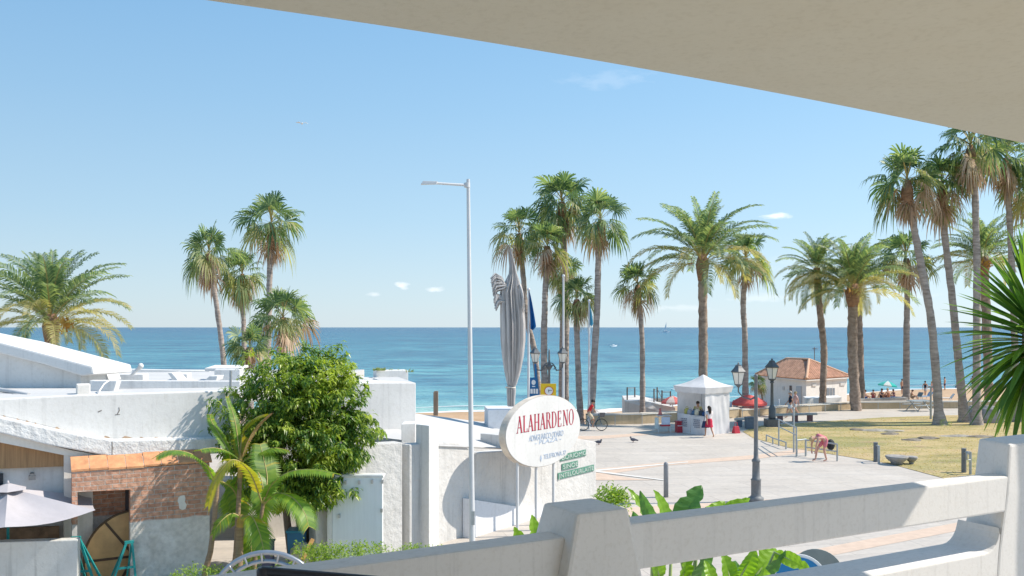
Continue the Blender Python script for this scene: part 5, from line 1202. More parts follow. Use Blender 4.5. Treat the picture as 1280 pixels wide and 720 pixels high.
p = at(376, 688, 21.7); m = MB(); m.ball((p.x, p.y, .35), (.3, .3, .42), 10); m.lathe([(.26, 0), (.30, .1), (.28, .3)], (p.x, p.y, 0), 12); tag(m.build('stone_urn', M('stone_grey', (.42, .38, .34), .9, .2, 4, .4, 12)), 'rounded grey stone block by the foot of the tree stems', 'stone')

# ------------------------------------------------------------------ gazebo stall
KX = Vector((.80, .60, 0)); KY = Vector((-.60, .80, 0)); K0 = at(881.5, 545, 48.9); K0.z = 0; KL = 2.05
def kp(u, v_, z): return K0+KX*u+KY*v_+Vector((0, 0, z))
fab = leafmat('gazebo_fabric', [(.80, .79, .83), (.82, .81, .85)], .22, .85, (1, 1, 1), .2, 1.2)
kz = thing('gazebo', 'white pop-up market gazebo with peaked roof and open counter side', 'gazebo', (K0.x, K0.y, 0))
ov = .16; ez = 2.68; pk = kp(KL/2, KL/2, 3.32)
m = MB(); cs = [(-ov, -ov), (KL+ov, -ov), (KL+ov, KL+ov), (-ov, KL+ov)]; vs = []; fs = []
for k in range(4):
    A, B = cs[k], cs[(k+1) % 4]; o_ = len(vs)
    for i in range(7):
        for j in range(7):
            u = i/6; t_ = j/6; e = kp(A[0]+(B[0]-A[0])*t_, A[1]+(B[1]-A[1])*t_, ez+.0); p = pk.lerp(e, u); p.z -= .10*math.sin(math.pi*u)*(1-.5*math.sin(math.pi*t_))+.03*math.sin(math.pi*t_)*u; vs.append(p)
    for i in range(6):
        for j in range(6): fs.append((o_+i*7+j, o_+i*7+j+1, o_+i*7+j+8, o_+i*7+j+7))
m.add(vs, fs, 0, False); m.build('roof', fab, kz, world=True, solid=False)
m = MB()
for k in range(4):
    A, B = cs[k], cs[(k+1) % 4]; vs = []
    for j in range(13):
        t_ = j/12; a_ = (A[0]+(B[0]-A[0])*t_, A[1]+(B[1]-A[1])*t_); s_ = .96
        for z_, q_ in ((ez-.03*math.sin(math.pi*t_), 1), (ez-.36-.02*math.sin(j*2.1), .93)):
            vs.append(kp(KL/2+(a_[0]-KL/2)*q_, KL/2+(a_[1]-KL/2)*q_, z_))
    m.add(vs, [(2*j, 2*j+2, 2*j+3, 2*j+1) for j in range(12)])
m.build('valance', fab, kz, world=True, solid=False)
def wall_cloth(u0, v0, u1, v1, z0, z1, name='side_wall', amp=.016):
    m = MB(); n = 24; vs = []; rnd = random.Random(int(u0*7+v1*13+3)); f1 = rnd.uniform(1, 2); L = ((u1-u0)**2+(v1-v0)**2)**.5; nx, ny = -(v1-v0)/L, (u1-u0)/L
    for i in range(n+1):
        for j in range(9):
            t_ = i/n; z_ = z0+(z1-z0)*j/8; w_ = amp*(math.sin(t_*7*f1+j*.9)+.7*math.sin(t_*4.3*f1-j*1.7+2)+.4*math.sin(t_*17+j*.3))*(.5+.5*math.sin(math.pi*t_))
            vs.append(kp(u0+(u1-u0)*t_+nx*w_, v0+(v1-v0)*t_+ny*w_, z_))
    m.add(vs, [(i*9+j, i*9+j+1, i*9+j+10, i*9+j+9) for i in range(n) for j in range(8)], 0, True); return m.build(name, fab, kz, world=True, solid=False)
wall_cloth(0, 0, KL*.5, 0, .02, 2.4); wall_cloth(KL*.5, .01, KL, .0, .02, 2.4); wall_cloth(KL, 0, KL, KL, .02, 2.4); wall_cloth(0, KL, KL, KL, .02, 2.4)
wall_cloth(0, 0, 0, KL*.52, .02, 1.02, 'counter_front', .012); wall_cloth(0, KL*.53, 0, KL, .02, 1.10, 'counter_front', .012)
alu = M('aluminium', (.6, .61, .62), .4, .1, 8, metal=.6)
for u, v_ in ((.02, .02), (KL-.02, .02), (KL-.02, KL-.02), (.02, KL-.02)):
    m = MB(); q = kp(u, v_, 0); m.tube([q, q+Vector((0, 0, ez))], .022, 6); m.build('leg', alu, kz, world=True)
m = MB(); m.extr([kp(.0, .05, 1.03), kp(.55, .05, 1.03), kp(.55, KL-.05, 1.03), kp(.0, KL-.05, 1.03)], (0, 0, .04)); m.build('counter', fab, kz, world=True)
gray = M('print_grey', (.30, .31, .36), .8)
for v0_ in (.35, 1.28):
    m = MB(); rnd = random.Random(int(v0_*10))
    for r_ in range(5):
        x = 0
        while x < .42:
            w_ = rnd.uniform(.05, .14); m.extr([kp(-.05, v0_+x, .80-r_*.1), kp(-.05, v0_+x+w_, .80-r_*.1), kp(-.05, v0_+x+w_, .865-r_*.1), kp(-.05, v0_+x, .865-r_*.1)], -KX*.004); x += w_+.03
    m.build('counter_print', gray, kz, world=True)
# goods on the counter
rnd = random.Random(9); goods = [((.02, .07, .20), 'dark blue'), ((.05, .06, .08), 'black'), ((.65, .60, .45), 'cream'), ((.08, .16, .28), 'navy'), ((.35, .36, .40), 'grey'), ((.50, .45, .12), 'mustard')]
for k, (c_, nm) in enumerate(goods):
    m = MB(); q = kp(.22+.05*(k % 2), .22+k*.27, 1.072)
    m.lathe([(.13, 0), (.16, .05), (.15, .16+.05*(k % 3)), (.10, .22+.05*(k % 3)), (.04, .25+.05*(k % 3))], q, 10); m.tube([q+Vector((.08*math.cos(a_), .0, .24+.05*(k % 3)+.09*math.sin(a_))) for a_ in (0, .8, 1.57, 2.3, 3.14)], .014, 5)
    tag(m.build('bag', M('bag_'+nm.replace(' ', '_'), c_, .7, .2, 8)), nm+' soft handbag set out on the gazebo counter', 'bag', 'bags on the gazebo counter')
q = at(849.5, 540, 50.4); t = thing('red_cool_box', 'tall red cool box standing at the open side of the gazebo', 'cool box', (q.x, q.y, 0), .2)
redp = M('red_plastic', (.45, .03, .05), .45, .12, 6); m = MB(); m.box((0, 0, .29), (.42, .4, .56)); m.build('box', redp, t, bevel=.03); m = MB(); m.box((0, 0, .63), (.45, .43, .1)); m.build('lid', redp, t, bevel=.03); m = MB(); m.tube([(-.2, -.22, .42), (-.2, -.25, .42), (.2, -.25, .42), (.2, -.22, .42)], .02, 6); m.build('handle', M('white_plastic', (.75, .75, .75), .5), t)
q = at(920, 542, 50.0); t = thing('red_bag', 'red bag with upright handles beside the closed gazebo side', 'bag', (q.x, q.y, 0), .5)
m = MB(); m.hexa([Vector(p) for p in ((-.22, -.14, 0), (.22, -.14, 0), (.22, .14, 0), (-.22, .14, 0))], [Vector(p) for p in ((-.17, -.06, .42), (.17, -.06, .42), (.17, .06, .42), (-.17, .06, .42))]); m.build('body', redp, t, bevel=.03); m = MB(); m.tube([(-.1, 0, .4), (-.08, 0, .62), (.08, 0, .62), (.1, 0, .4)], .02, 6); m.build('handle', redp, t)
# folding market cart
q = at(829.5, 541.5, 50.2); t = thing('market_cart', 'folding market cart with a towel, blue-white panel and red tray left standing near the gazebo', 'cart', (q.x, q.y, 0), .15)
for s_ in (-1, 1):
    m = MB(); m.tube([(s_*.36, -.22, 0), (s_*.30, .05, .98)], .018, 6); m.build('leg', alu, t); m = MB(); m.tube([(s_*.36, .25, 0), (s_*.30, .0, .98)], .018, 6); m.build('leg', alu, t)
m = MB(); m.box((.0, 0, 1.0), (.78, .5, .05)); m.build('top', M('cart_board', (.55, .50, .48), .7, .2, 6), t)
m = MB(); m.box((.06, -.2, .72), (.5, .03, .42)); m.build('panel', M('cart_panel', (.55, .62, .74), .6, .2, 5), t); m = MB(); m.box((.06, -.06, .45), (.52, .36, .09)); m.build('tray', redp, t, bevel=.01)
m = MB(); m.box((-.44, -.1, .58), (.16, .28, .62)); m.build('towel', M('cart_towel', (.55, .65, .66), .9, .2, 6), t, bevel=.03)
m = MB(); m.hexa([Vector((-.3, -.1, 1.03)), Vector((-.1, -.1, 1.03)), Vector((-.1, .1, 1.03)), Vector((-.3, .1, 1.03))], [Vector((-.24, -.05, 1.3)), Vector((-.16, -.05, 1.3)), Vector((-.16, .05, 1.3)), Vector((-.24, .05, 1.3))]); m.ball((-.2, 0, 1.36), .07, 8); m.build('jar', M('cart_jar', (.5, .16, .14), .6, .3, 8), t)

# ------------------------------------------------------------------ low seafront wall with rails
tan = plaster('tan_wall', (.56, .44, .29), .15, .5, 8, .03, .12); cap_m = M('pale_coping', (.62, .56, .48), .85, .1, 3, kind='World')
def seawall(label, pts, h, rails=True):
    t = thing('seafront_wall', label, 'wall', (pts[0][0], pts[0][1], 0))
    m = MB(); c_ = MB()
    for (x0, y0), (x1, y1) in zip(pts, pts[1:]):
        dx, dy = x1-x0, y1-y0; l = math.hypot(dx, dy); nx, ny = -dy/l*.35, dx/l*.35
        m.extr([(x0, y0, -.6), (x1, y1, -.6), (x1+nx, y1+ny, -.6), (x0+nx, y0+ny, -.6)], (0, 0, h+.6))
        c_.extr([(x0-nx*.12, y0-ny*.12, h), (x1-nx*.12, y1-ny*.12, h), (x1+nx*1.12, y1+ny*1.12, h), (x0+nx*1.12, y0+ny*1.12, h)], (0, 0, .07))
    m.build('wall', tan, t, world=True); c_.build('coping', cap_m, t, world=True)
    if rails:
        rl = MB(); k = 0
        for (x0, y0), (x1, y1) in zip(pts, pts[1:]):
            l = math.hypot(x1-x0, y1-y0); n = max(1, int(l/1.4)); rl.tube([(x0, y0-.3, h+.02), (x1, y1-.3, h+.02)], .022, 5)
            for i in range(n):
                u = i/n; x = x0+(x1-x0)*u; y = y0+(y1-y0)*u-.3; p = MB(); p.tube([(x, y, 0), (x, y, h+.02)], .025, 5); p.build('rail_post', steel, t, world=True)
        rl.build('handrail', steel, t, world=True)
seawall('low sand-coloured seafront wall with rail posts between the cyclist and the gazebo', [(4.6, 54.1), (8, 54.8), (12, 56.7), (15, 58.6)], .62)
seawall('low sand-coloured seafront wall running past the tiled beach house', [(15.2, 58.8), (18, 60.8), (25, 64.7), (30, 65.2), (38, 65.7)], .5)
seawall('low pale seafront wall stretching behind the tall lawn palms', [(38.3, 65.7), (48, 66.2), (70, 67), (95, 68)], .42, False)
m = MB(); m.extr([at(1075, 499, 67), at(1135, 497, 69), at(1135, 503, 69), at(1075, 506, 67)], (0, .6, 0)); tag(m.build('ramp_wall', M('ramp_grey', (.45, .42, .38), .9, .2, 3)), 'low grey ramp wall on the sand beside the thickest date palm', 'wall')
# concrete jetty with posts
t = thing('concrete_jetty', 'pale concrete jetty block sloping down beside the gazebo', 'jetty', tuple(at(815, 520, 62).xy)+(-.7,))
conc = plaster('pale_concrete', (.66, .64, .63), .1, .4, 6, .02, .12)
m = MB(); m.extr([at(781.5, 501.5, 62), at(800, 500.5, 62), at(812, 503, 62), at(844, 509.5, 61.5), at(844, 520, 61.5), at(781.5, 524, 62)], (.4, 5, 0)); m.build('block', conc, t, world=True, bevel=.03)
m = MB(); m.extr([at(810, 502.2, 64), at(845, 502, 64), at(845, 506, 64), at(810, 506, 64)], (.3, 3, 0)); m.build('deck', M('deck_boards', (.33, .25, .19), .8, .3, 4), t, world=True)
dpm = M('dark_post', (.16, .13, .12), .7, .2, 5)
for px, y0, y1, d in ((784, 484, 502, 63), (793.5, 484, 502, 65), (817.5, 486, 506, 63), (821.5, 484, 504, 64.5), (827.5, 488, 505, 62.6), (838, 489, 508, 63)):
    m = MB(); m.tube([at(px, y1, d), at(px, y0, d)], .05, 6); m.build('post', dpm, t, world=True)
m = MB(); m.tube([at(784, 485, 63), at(793.5, 485, 65)], .025, 5); m.tube([at(817.5, 487.5, 63), at(821.5, 486, 64.5), at(827.5, 498, 62.6)], .025, 5); m.tube([at(827.5, 490, 62.6), at(838, 490, 63)], .025, 5); m.build('cable', dpm, t, world=True)
m = MB(); m.extr([at(742, 514, 66), at(762, 511, 68), at(784, 510.5, 70), at(784, 513, 69), at(762, 515.5, 67), at(744, 517, 65)], (0, .4, 0)); tag(m.build('sand_retaining_wall', conc), 'thin pale retaining wall along the sand before the concrete jetty', 'wall')

# ------------------------------------------------------------------ tiled beach house
t = thing('beach_house', 'small white beach house with a red-brown tiled hip roof', 'house', (26.5, 80, -1.3))
hw = plaster('beach_house_render', (.80, .79, .77), .08, .3, 8, .02, .08)
e1 = at(1008, 474.5, 80); e2 = at(1063, 471, 84.5); e3 = at(944, 469, 87.2); e4 = e2+(e3-e1); zE = 1.27
for e in (e1, e2, e3, e4): e.z = zE
r1 = at(1011, 451, 84.2); r2 = at(983, 450, 86.2); r1.z = r2.z = 2.85
cen = (e1+e4)/2; ins = lambda e: cen+(e-cen)*.93
wv = [ins(e) for e in (e1, e2, e4, e3)]; m = MB(); m.hexa([Vector((p.x, p.y, -2.2)) for p in wv], [Vector((p.x, p.y, zE+.05)) for p in wv]); m.build('wall', hw, t, world=True)
roof_m = M('roof_tiles', (.58, .34, .23), .85, .4, 2.5, .3, 14, col2=(.42, .23, .155), kind='World')
m = MB()
def tiles(eA, eB, rA, rB):
    L = (eB-eA).length; n = max(4, int(L/.28)); 
    ad_ = (eB-eA).normalized()
    ua = (rA-eA).dot(ad_); ub = (rB-eA).dot(ad_)
    h0 = (rA-eA)-ad_*ua
    nrm = ad_.cross(h0).normalized(); nrm = nrm if nrm.z > 0 else -nrm
    m.add([eA, eB, rB, rA], [(0, 1, 2, 3)])
    for k in range(n):
        u = (k+.5)/n*L
        t_ = u/ua if u < ua else ((L-u)/(L-ub) if u > ub else 1)
        a_ = eA+ad_*u; b__ = a_+h0*min(1, t_); w_ = L/n*.42; ht = nrm*.10
        m.add([a_-ad_*w_, a_-ad_*w_*.5+ht, a_+ad_*w_*.5+ht, a_+ad_*w_, b__-ad_*w_, b__-ad_*w_*.5+ht, b__+ad_*w_*.5+ht, b__+ad_*w_], [(0, 1, 5, 4), (1, 2, 6, 5), (2, 3, 7, 6), (0, 3, 2, 1)], 0)
tiles(e1, e2, r1+Vector((.01, 0, 0)), r1); tiles(e3, e1, r2, r1); tiles(e2, e4, r1, r2); tiles(e4, e3, r2, r2+Vector((.01, 0, 0)))
m.build('roof', roof_m, t, world=True, solid=False)
m = MB()
for a_, b__ in ((e1, r1), (r1, r2), (e2, r1), (e3, r2)): m.tube([a_+Vector((0, 0, .08)), b__+Vector((0, 0, .08))], .14, 6)
m.build('ridge_tile', M('ridge_tile', (.58, .36, .24), .85, .2, 5), t, world=True)
m = MB(); m.extr([e + Vector((0, 0, -.04)) for e in (e1, e2, e4, e3)], (0, 0, -.1)); m.build('eave', hw, t, world=True)
HX = (e2-e1).normalized(); HN = Vector((HX.y, -HX.x, 0))
def hwall(px, py): return onplane(px, py, wv[0]+HN*.02, (HN.x, HN.y))
def patch(name, mat, x0, x1, y0, y1, th=.05):
    m = MB(); m.extr([hwall(x0, y1), hwall(x1, y1), hwall(x1, y0), hwall(x0, y0)], HN*th); return m.build(name, mat, t, world=True)
wf = patch('window', M('window_grey', (.20, .24, .29), .3, .2, 4), 1033, 1043, 485, 498)
m = MB()
for x in (1036.2, 1039.6): a_ = hwall(x, 498)+HN*.056; b__ = hwall(x, 485)+HN*.056; m.tube([a_, b__], .03, 4)
m.build('window_bar', hw, wf, world=True)
patch('vent', M('vent_grey', (.6, .6, .6), .7), 1050, 1056, 478.5, 482); patch('vent', bpy.data.materials['vent_grey'], 1015, 1020, 480, 483)
HX2 = (e3-e1).normalized(); HN2 = Vector((-HX2.y, HX2.x, 0)); HN2 = HN2 if HN2.y < 0 else -HN2
def patch2(name, mat, x0, x1, y0, y1, th=.05):
    f_ = lambda px, py: onplane(px, py, wv[0]+HN2*.02, (HN2.x, HN2.y)); m = MB(); m.extr([f_(x0, y1), f_(x1, y1), f_(x1, y0), f_(x0, y0)], HN2*th); return m.build(name, mat, t, world=True)
patch2('door', M('door_grey', (.46, .50, .54), .6, .1, 4), 995.5, 1002, 483, 506); patch2('vent', bpy.data.materials['vent_grey'], 978, 980.5, 483, 487)
patch2('downpipe', dpm, 987.2, 989.6, 482, 500)
m = MB(); m.extr([at(1008, 498, 72), at(1052, 496.5, 74), at(1052, 506, 74), at(1008, 508, 72)], (.4, 2, 0)); tag(m.build('terrace_wall', hw), 'low white terrace wall in front of the tiled beach house', 'wall')
# aerial post by the house
m = MB(); q = at(1018, 452, 90); m.tube([(q.x, q.y, 0), at(1018, 434, 90)], .04, 5); m.tube([at(1015, 436, 90), at(1022, 436, 90)], .03, 5); tag(m.build('aerial', dpm), 'thin rooftop aerial rising behind the tiled beach house', 'aerial')
# parasols on the beach
def sunshade(name, label, px, ytop, yrim, d, rpx, cols, tilt=0, grp=None):
    tp = at(px, ytop, d); zg = gz(tp.x, d); t = thing(name, label, 'parasol', (tp.x, d, zg)); rr = rpx/F*d; zr = at(px, yrim, d).z-zg; zt = tp.z-zg
    n = 8; tm = Matrix.Rotation(tilt, 3, 'Y')
    mats = [leafmat(name+'_cloth_%d' % i, [c, mul(c, 1.05)], .35, .8, (1, 1, 1)) for i, c in enumerate(cols)] if (name+str(cols)) not in crown_mesh else crown_mesh[name+str(cols)]
    crown_mesh[name+str(cols)] = mats
    m = MB(); pk_ = Vector((0, 0, zt))
    for k in range(n):
        a0 = 2*math.pi*k/n; a1 = 2*math.pi*(k+1)/n; pr = []
        for u in (1, .75, .45, .12):
            for a_ in (a0, a1): pr.append(pk_+tm @ Vector((rr*u*math.cos(a_), rr*u*math.sin(a_), (zr-zt)*u**1.7)))
        e0, e1_ = pr[0]+Vector((0, 0, -.13)), pr[1]+Vector((0, 0, -.13))
        m.add(pr+[pk_, e0, e1_], [(0, 1, 3, 2), (2, 3, 5, 4), (4, 5, 7, 6), (6, 7, 8), (9, 10, 1, 0)], k % len(mats))
    m.build('canopy', mats, t, solid=False); m = MB(); m.tube([(0, 0, 0), (0, 0, zt+.08)], .03, 6); m.build('pole', pole_m, t); return t
sunshade('beach_parasol', 'pink and white beach parasol on the sand beside the gazebo', 841, 495, 502, 61, 14.5, [(.80, .22, .22), (.85, .76, .76)])
sunshade('beach_parasol', 'large plain red parasol over the tables by the two street lamps', 936, 493.5, 503.5, 60.5, 23, [(.86, .17, .16)])
sunshade('beach_parasol', 'turquoise beach parasol among the sunbathers', 1110, 476.5, 481.5, 103, 12, [(.03, .50, .46), (.10, .60, .55), (.75, .78, .78)], .12)
# ------------------------------------------------------------------ café furniture, benches, rails
wp_ = M('white_chair', (.62, .68, .75), .5, .1, 6); bl_ = M('blue_chair', (.16, .34, .60), .5, .1, 6)
ch0 = thing('cafe_chair', 'white plastic chair standing behind the gazebo', 'chair', (0, 0, 0), 0, 'chairs by the red parasol')
m = MB(); m.box((0, 0, .44), (.46, .44, .04)); m.build('seat', wp_, ch0, bevel=.01)
m = MB(); m.box((0, .22, .70), (.46, .04, .46)); m.build('backrest', wp_, ch0, bevel=.01)
for sx in (-1, 1):
    for sy in (-1, 1): m = MB(); m.tube([(sx*.2, sy*.19, .43), (sx*.23, sy*.22, 0)], .022, 5); m.build('leg', wp_, ch0)
def ground_at(px, d, zg=None):
    x = at(px, 0, d).x; return Vector((x, d, gz(x, d) if zg is None else zg))
spots = [(914, 60.0, .4, 'white plastic chair nearest the closed gazebo side'), (922, 61.5, 2.2, 'white plastic chair behind the red bag beside the gazebo'), (931, 60.4, 3.4, 'white plastic chair under the middle of the red parasol'),
         (949, 60.6, 1.0, 'bluish white chair between the near lamp pole and the far lamp'), (955, 61.4, 2.8, 'bluish white chair just before the far lamp pole'), (970, 62.5, 4.2, 'white chair past the far lamp towards the walking couple')]
for i, (px, d, rz, lab) in enumerate(spots):
    p = ground_at(px, d, 0.02)
    if i == 0: ch0.location = p; ch0.rotation_euler.z = rz; ch0['label'] = lab
    else: dup(ch0, p, rz, lab)
for (px, d, lab) in ((944, 61.0, 'small blue-clothed table below the red parasol'), (921, 60.6, 'small white round table near the gazebo'), ):
    p = ground_at(px, d, .02); t = thing('cafe_table', lab, 'table', tuple(p)); mt = bl_ if 'blue' in lab else wp_
    m = MB(); m.lathe([(.42, .70), (.42, .74)], n=14); m.build('tabletop', mt, t); m = MB(); m.tube([(0, 0, .02), (0, 0, .70)], .035, 6); m.lathe([(.25, 0), (.22, .03)], n=10); m.build('pedestal', mt, t)
    if mt is bl_: m = MB(); m.hexa([Vector((.45*math.cos(a_), .45*math.sin(a_), .25)) for a_ in (.78, 2.35, 3.92, 5.5)], [Vector((.45*math.cos(a_), .45*math.sin(a_), .745)) for a_ in (.78, 2.35, 3.92, 5.5)]); m.build('tablecloth', bl_, t, bevel=.02)
conc_b = plaster('bench_concrete', (.50, .46, .42), .12, .5, 9, .02, .1)
def bench(lab, px0, px1, y0, y1, d, legcol, nleg):
    a_ = at(px0, y0, d); b_ = at(px1, y1, d+.8); t = thing('stone_bench', lab, 'bench', ((a_.x+b_.x)/2, d, 0)); m = MB()
    m.extr([Vector((a_.x, a_.y, .42)), Vector((b_.x, b_.y, .42)), Vector((b_.x+.1, b_.y+.45, .42)), Vector((a_.x+.1, a_.y+.45, .42))], (0, 0, .12)); m.build('seat', conc_b, t, world=True, bevel=.02)
    for k in range(nleg):
        u = (k+.5)/nleg; p = a_.lerp(b_, u); m = MB(); m.box((p.x+.05, p.y+.22, .21), (.28, .34, .42)); m.build('leg', legcol, t, world=True, bevel=.01)
bench('long slab bench on two dark red blocks at the lawn edge below the far lamp', 966, 1022, 525, 526.5, 55.5, M('bench_red', (.25, .12, .11), .8, .2, 6), 3)
bench('short slab bench with a blue-grey block between gazebo and far lamp', 918, 943, 530.5, 530.5, 52.8, M('bench_blue', (.13, .17, .22), .7, .2, 6), 2)
q = ground_at(937, 52.3); m = MB(); m.box((q.x, q.y-.1, .34), (.55, .42, .64)); m.box((q.x, q.y-.1, .69), (.60, .46, .06)); tag(m.build('litter_bin', M('bin_slate', (.11, .15, .20), .6, .15, 6), bevel=.02), 'dark slate-blue litter bin at the end of the short slab bench', 'bin')
def frame_rail(lab, pts, h, d0, extra=()):
    """tubular rail: posts at ground pixels, one bar along the top"""
    P = []
    for px, py in pts: d = EYE*F/(py-HZ); x = at(px, 0, d).x; P.append(Vector((x, d, 0)))
    t = thing('tube_rail', lab, 'rail', tuple(P[0]))
    for p in P: m = MB(); m.tube([p, p+Vector((0, 0, h))], .04, 7); m.build('post', steel, t, world=True)
    m = MB(); m.tube([p+Vector((0, 0, h)) for p in P], .035, 7); m.build('top_bar', steel, t, world=True)
    for z_ in extra: m = MB(); m.tube([p+Vector((0, 0, z_)) for p in P], .03, 6); m.build('middle_bar', steel, t, world=True)
frame_rail('tall two-post tube frame at the corner of the lawn', [(973.5, 558), (995.5, 571)], 1.35, 0, (1.0,))
frame_rail('low tube rail directly behind the bending woman', [(1007, 571), (1046.5, 577)], .78, 0, (.45,))
frame_rail('low tube rail between tall tube frame and bending woman', [(996, 571.5), (1007.5, 570)], .78, 0)
frame_rail('longer low rail at the shaded lawn edge nearest the gazebo', [(958, 552), (966, 556), (982.5, 562)], .35, 0)
m = MB(); q = at(994.8, 545, 42); p = Vector((q.x, 42.3, 0)); m.tube([p, p+Vector((0, 0, at(0, 511, 42.3).z))], .045, 7); m.ball(p+Vector((0, 0, at(0, 511, 42.3).z)), .06, 8); tag(m.build('metal_post', steel), 'slim metal post rising from the corner of the tall tube frame', 'post')
# foot showers on the lawn edge
def twinpost(lab, x0, x1, ytop, yb):
    d = EYE*F/(yb-HZ); a_ = at(x0, 0, d).x; b_ = at(x1, 0, d-.3).x; h = at(0, ytop, d).z; t = thing('shower_post', lab, 'shower post', (a_, d, 0))
    m = MB(); m.tube([(a_, d, 0), (a_, d, h)], .055, 8); m.build('thin_post', steel, t, world=True)
    m = MB(); m.tube([(b_, d+.5, 0), (b_, d+.5, h+.08)], .10, 8); m.build('thick_post', iron_g, t, world=True)
    m = MB(); m.tube([(a_, d, h-.15), (a_+(b_-a_)*.5, d+.2, h-.02), (b_, d+.5, h-.1)], .035, 6); m.build('spout', steel, t, world=True)
twinpost('pair of grey shower posts beside the stone basin on the lawn edge', 1098.5, 1104, 557, 580)
twinpost('grey post with looped pipe in front of a dark post near the last balcony post', 1213, 1217.5, 565, 594)
m = MB(); q = at(1213, 575, 35.8); m.tube([q, q+Vector((-.14, 0, .02)), q+Vector((-.14, 0, .32)), q+Vector((0, 0, .33))], .03, 6); tag(m.build('looped_pipe', steel), 'small looped grey pipe fixed to the post near the last balcony post', 'pipe')
stone = M('pale_stone', (.33, .315, .30), .9, .25, 4, .6, 10, .03)
q = ground_at(1121, 38.6, 0); t = thing('stone_basin', 'round shallow stone foot basin with a small side bowl at the lawn edge', 'basin', tuple(q))
m = MB(); m.lathe([(.22, 0), (.25, .12), (.42, .26), (.48, .36), (.46, .40), (.30, .34), (.05, .32)], n=18); m.build('bowl', stone, t); m = MB(); m.lathe([(.14, .1), (.24, .22), (.27, .30), (.22, .33), (.05, .28)], (.68, .1, .04), 14); m.lathe([(.1, 0), (.1, .16)], (.68, .1, 0), 10); m.build('side_bowl', stone, t)
# boulders and flat rocks
def rock(lab, c, r, seed, flat=1, mat=stone, grp=None):
    rnd = random.Random(seed); m = MB(); m.ball(c, r, 14); ks = [(Vector((rnd.gauss(0, 1), rnd.gauss(0, 1), rnd.gauss(0, 1))).normalized(), rnd.uniform(.62, .95)) for _ in range(14)]
    cv = Vector(c)
    for i, p in enumerate(m.v):
        d = Vector(((p.x-cv.x)/r[0], (p.y-cv.y)/r[1], (p.z-cv.z)/r[2]))
        for n_, h in ks:
            e = d.dot(n_)
            if e > h: d -= n_*(e-h)
        m.v[i] = cv+Vector((d.x*r[0], d.y*r[1], d.z*r[2]))
    m.s = [False]*len(m.s); return tag(m.build('boulder', mat, bevel=0), lab, 'boulder', grp)
bould = M('grey_boulder', (.33, .33, .34), .95, .35, 2, 1, 6, .06)
q = ground_at(1238, 55.4, .3); rock('large grey boulder at the foot of the tallest lawn palm', tuple(q), (.75, .6, .85), 1, mat=bould)
q = ground_at(1217, 56.6, .3); rock('grey boulder half hidden between the two upright lawn palm trunks', tuple(q), (.55, .5, .75), 2, mat=bould)
flat_d = M('flat_rock_dark', (.24, .21, .17), .95, .4, 3, 1, 8, .05); flat_p = M('flat_rock_pale', (.36, .33, .28), .95, .35, 3, 1, 8, .05)
for k, (px, py, w_, lab) in enumerate(((1074, 538, .55, 'dark flat rock in the dry grass before the thickest date palm'), (1093, 539, .9, 'long flat pale rock in the dry grass next to the dark flat rock'), (1116, 539.5, .7, 'flat pale rock in the grass behind the stone basin'), (1113, 543.5, .6, 'small dark flat rock nearest the stone basin'), (1160, 549, .7, 'low flat rock in the grass short of the leaning palm'), (1197, 546, 1.1, 'longest low rock in the grass below the upright palm trunks'), (1225, 547, .9, 'flat rock in the grass nearest the last balcony post'), (1140, 551, .6, 'low dark rock alone in the middle of the dry grass'))):
    d = EYE*F/(py-HZ); q = ground_at(px, d, .03); rock(lab, tuple(q), (w_, .5, .12), 20+k, mat=flat_p if 'pale' in lab or 'longest' in lab else flat_d, grp='flat rocks in the dry grass')
shrub('grass_tuft', 'bright green grass tuft at the foot of the leaning lawn palm', 'grass tuft', [((ground_at(1180, 53.6).x, 53.6, .12), (.4, .3, .28))], 22, .1, seed=9)

# promenade post with lamp head, small sand bin
t = thing('signal_post', 'slim grey post with a small square head standing on the upper path', 'post', tuple(ground_at(1163.5, 57.6, .02))); h = at(0, 484, 57.6).z
m = MB(); m.tube([(0, 0, 0), (0, 0, h)], [.075, .06], 8); m.build('pole', steel, t); m = MB(); m.box((0, 0, h), (.26, .2, .14)); m.build('head', steel, t, bevel=.02)
q = ground_at(1169, 76); t = thing('beach_bin', 'small dark round bin on the sand behind the slim grey post', 'bin', tuple(q)); m = MB(); m.lathe([(.26, 0), (.33, .7), (.31, .75)], n=12); m.build('body', dpm, t); m = MB(); m.tube([(.1, 0, .6), (.1, 0, 1.7)], .035, 6); m.build('pole', dpm, t)
# picnic table group as folded grey benches on the path edge
q = ground_at(1148, 63.3, .02); t = thing('picnic_table', 'grey picnic table with attached benches on the upper path', 'table', tuple(q), .3); m = MB(); m.box((0, 0, .74), (1.5, .7, .06)); m.build('tabletop', steel, t)
for s_ in (-1, 1): m = MB(); m.box((0, s_*.65, .45), (1.5, .25, .05)); m.build('bench_seat', steel, t); m = MB(); m.tube([(s_*.55, -.6, 0), (s_*.55, .2, .72)], .035, 5); m.tube([(s_*.55, .6, 0), (s_*.55, -.2, .72)], .035, 5); m.build('leg_frame', steel, t)

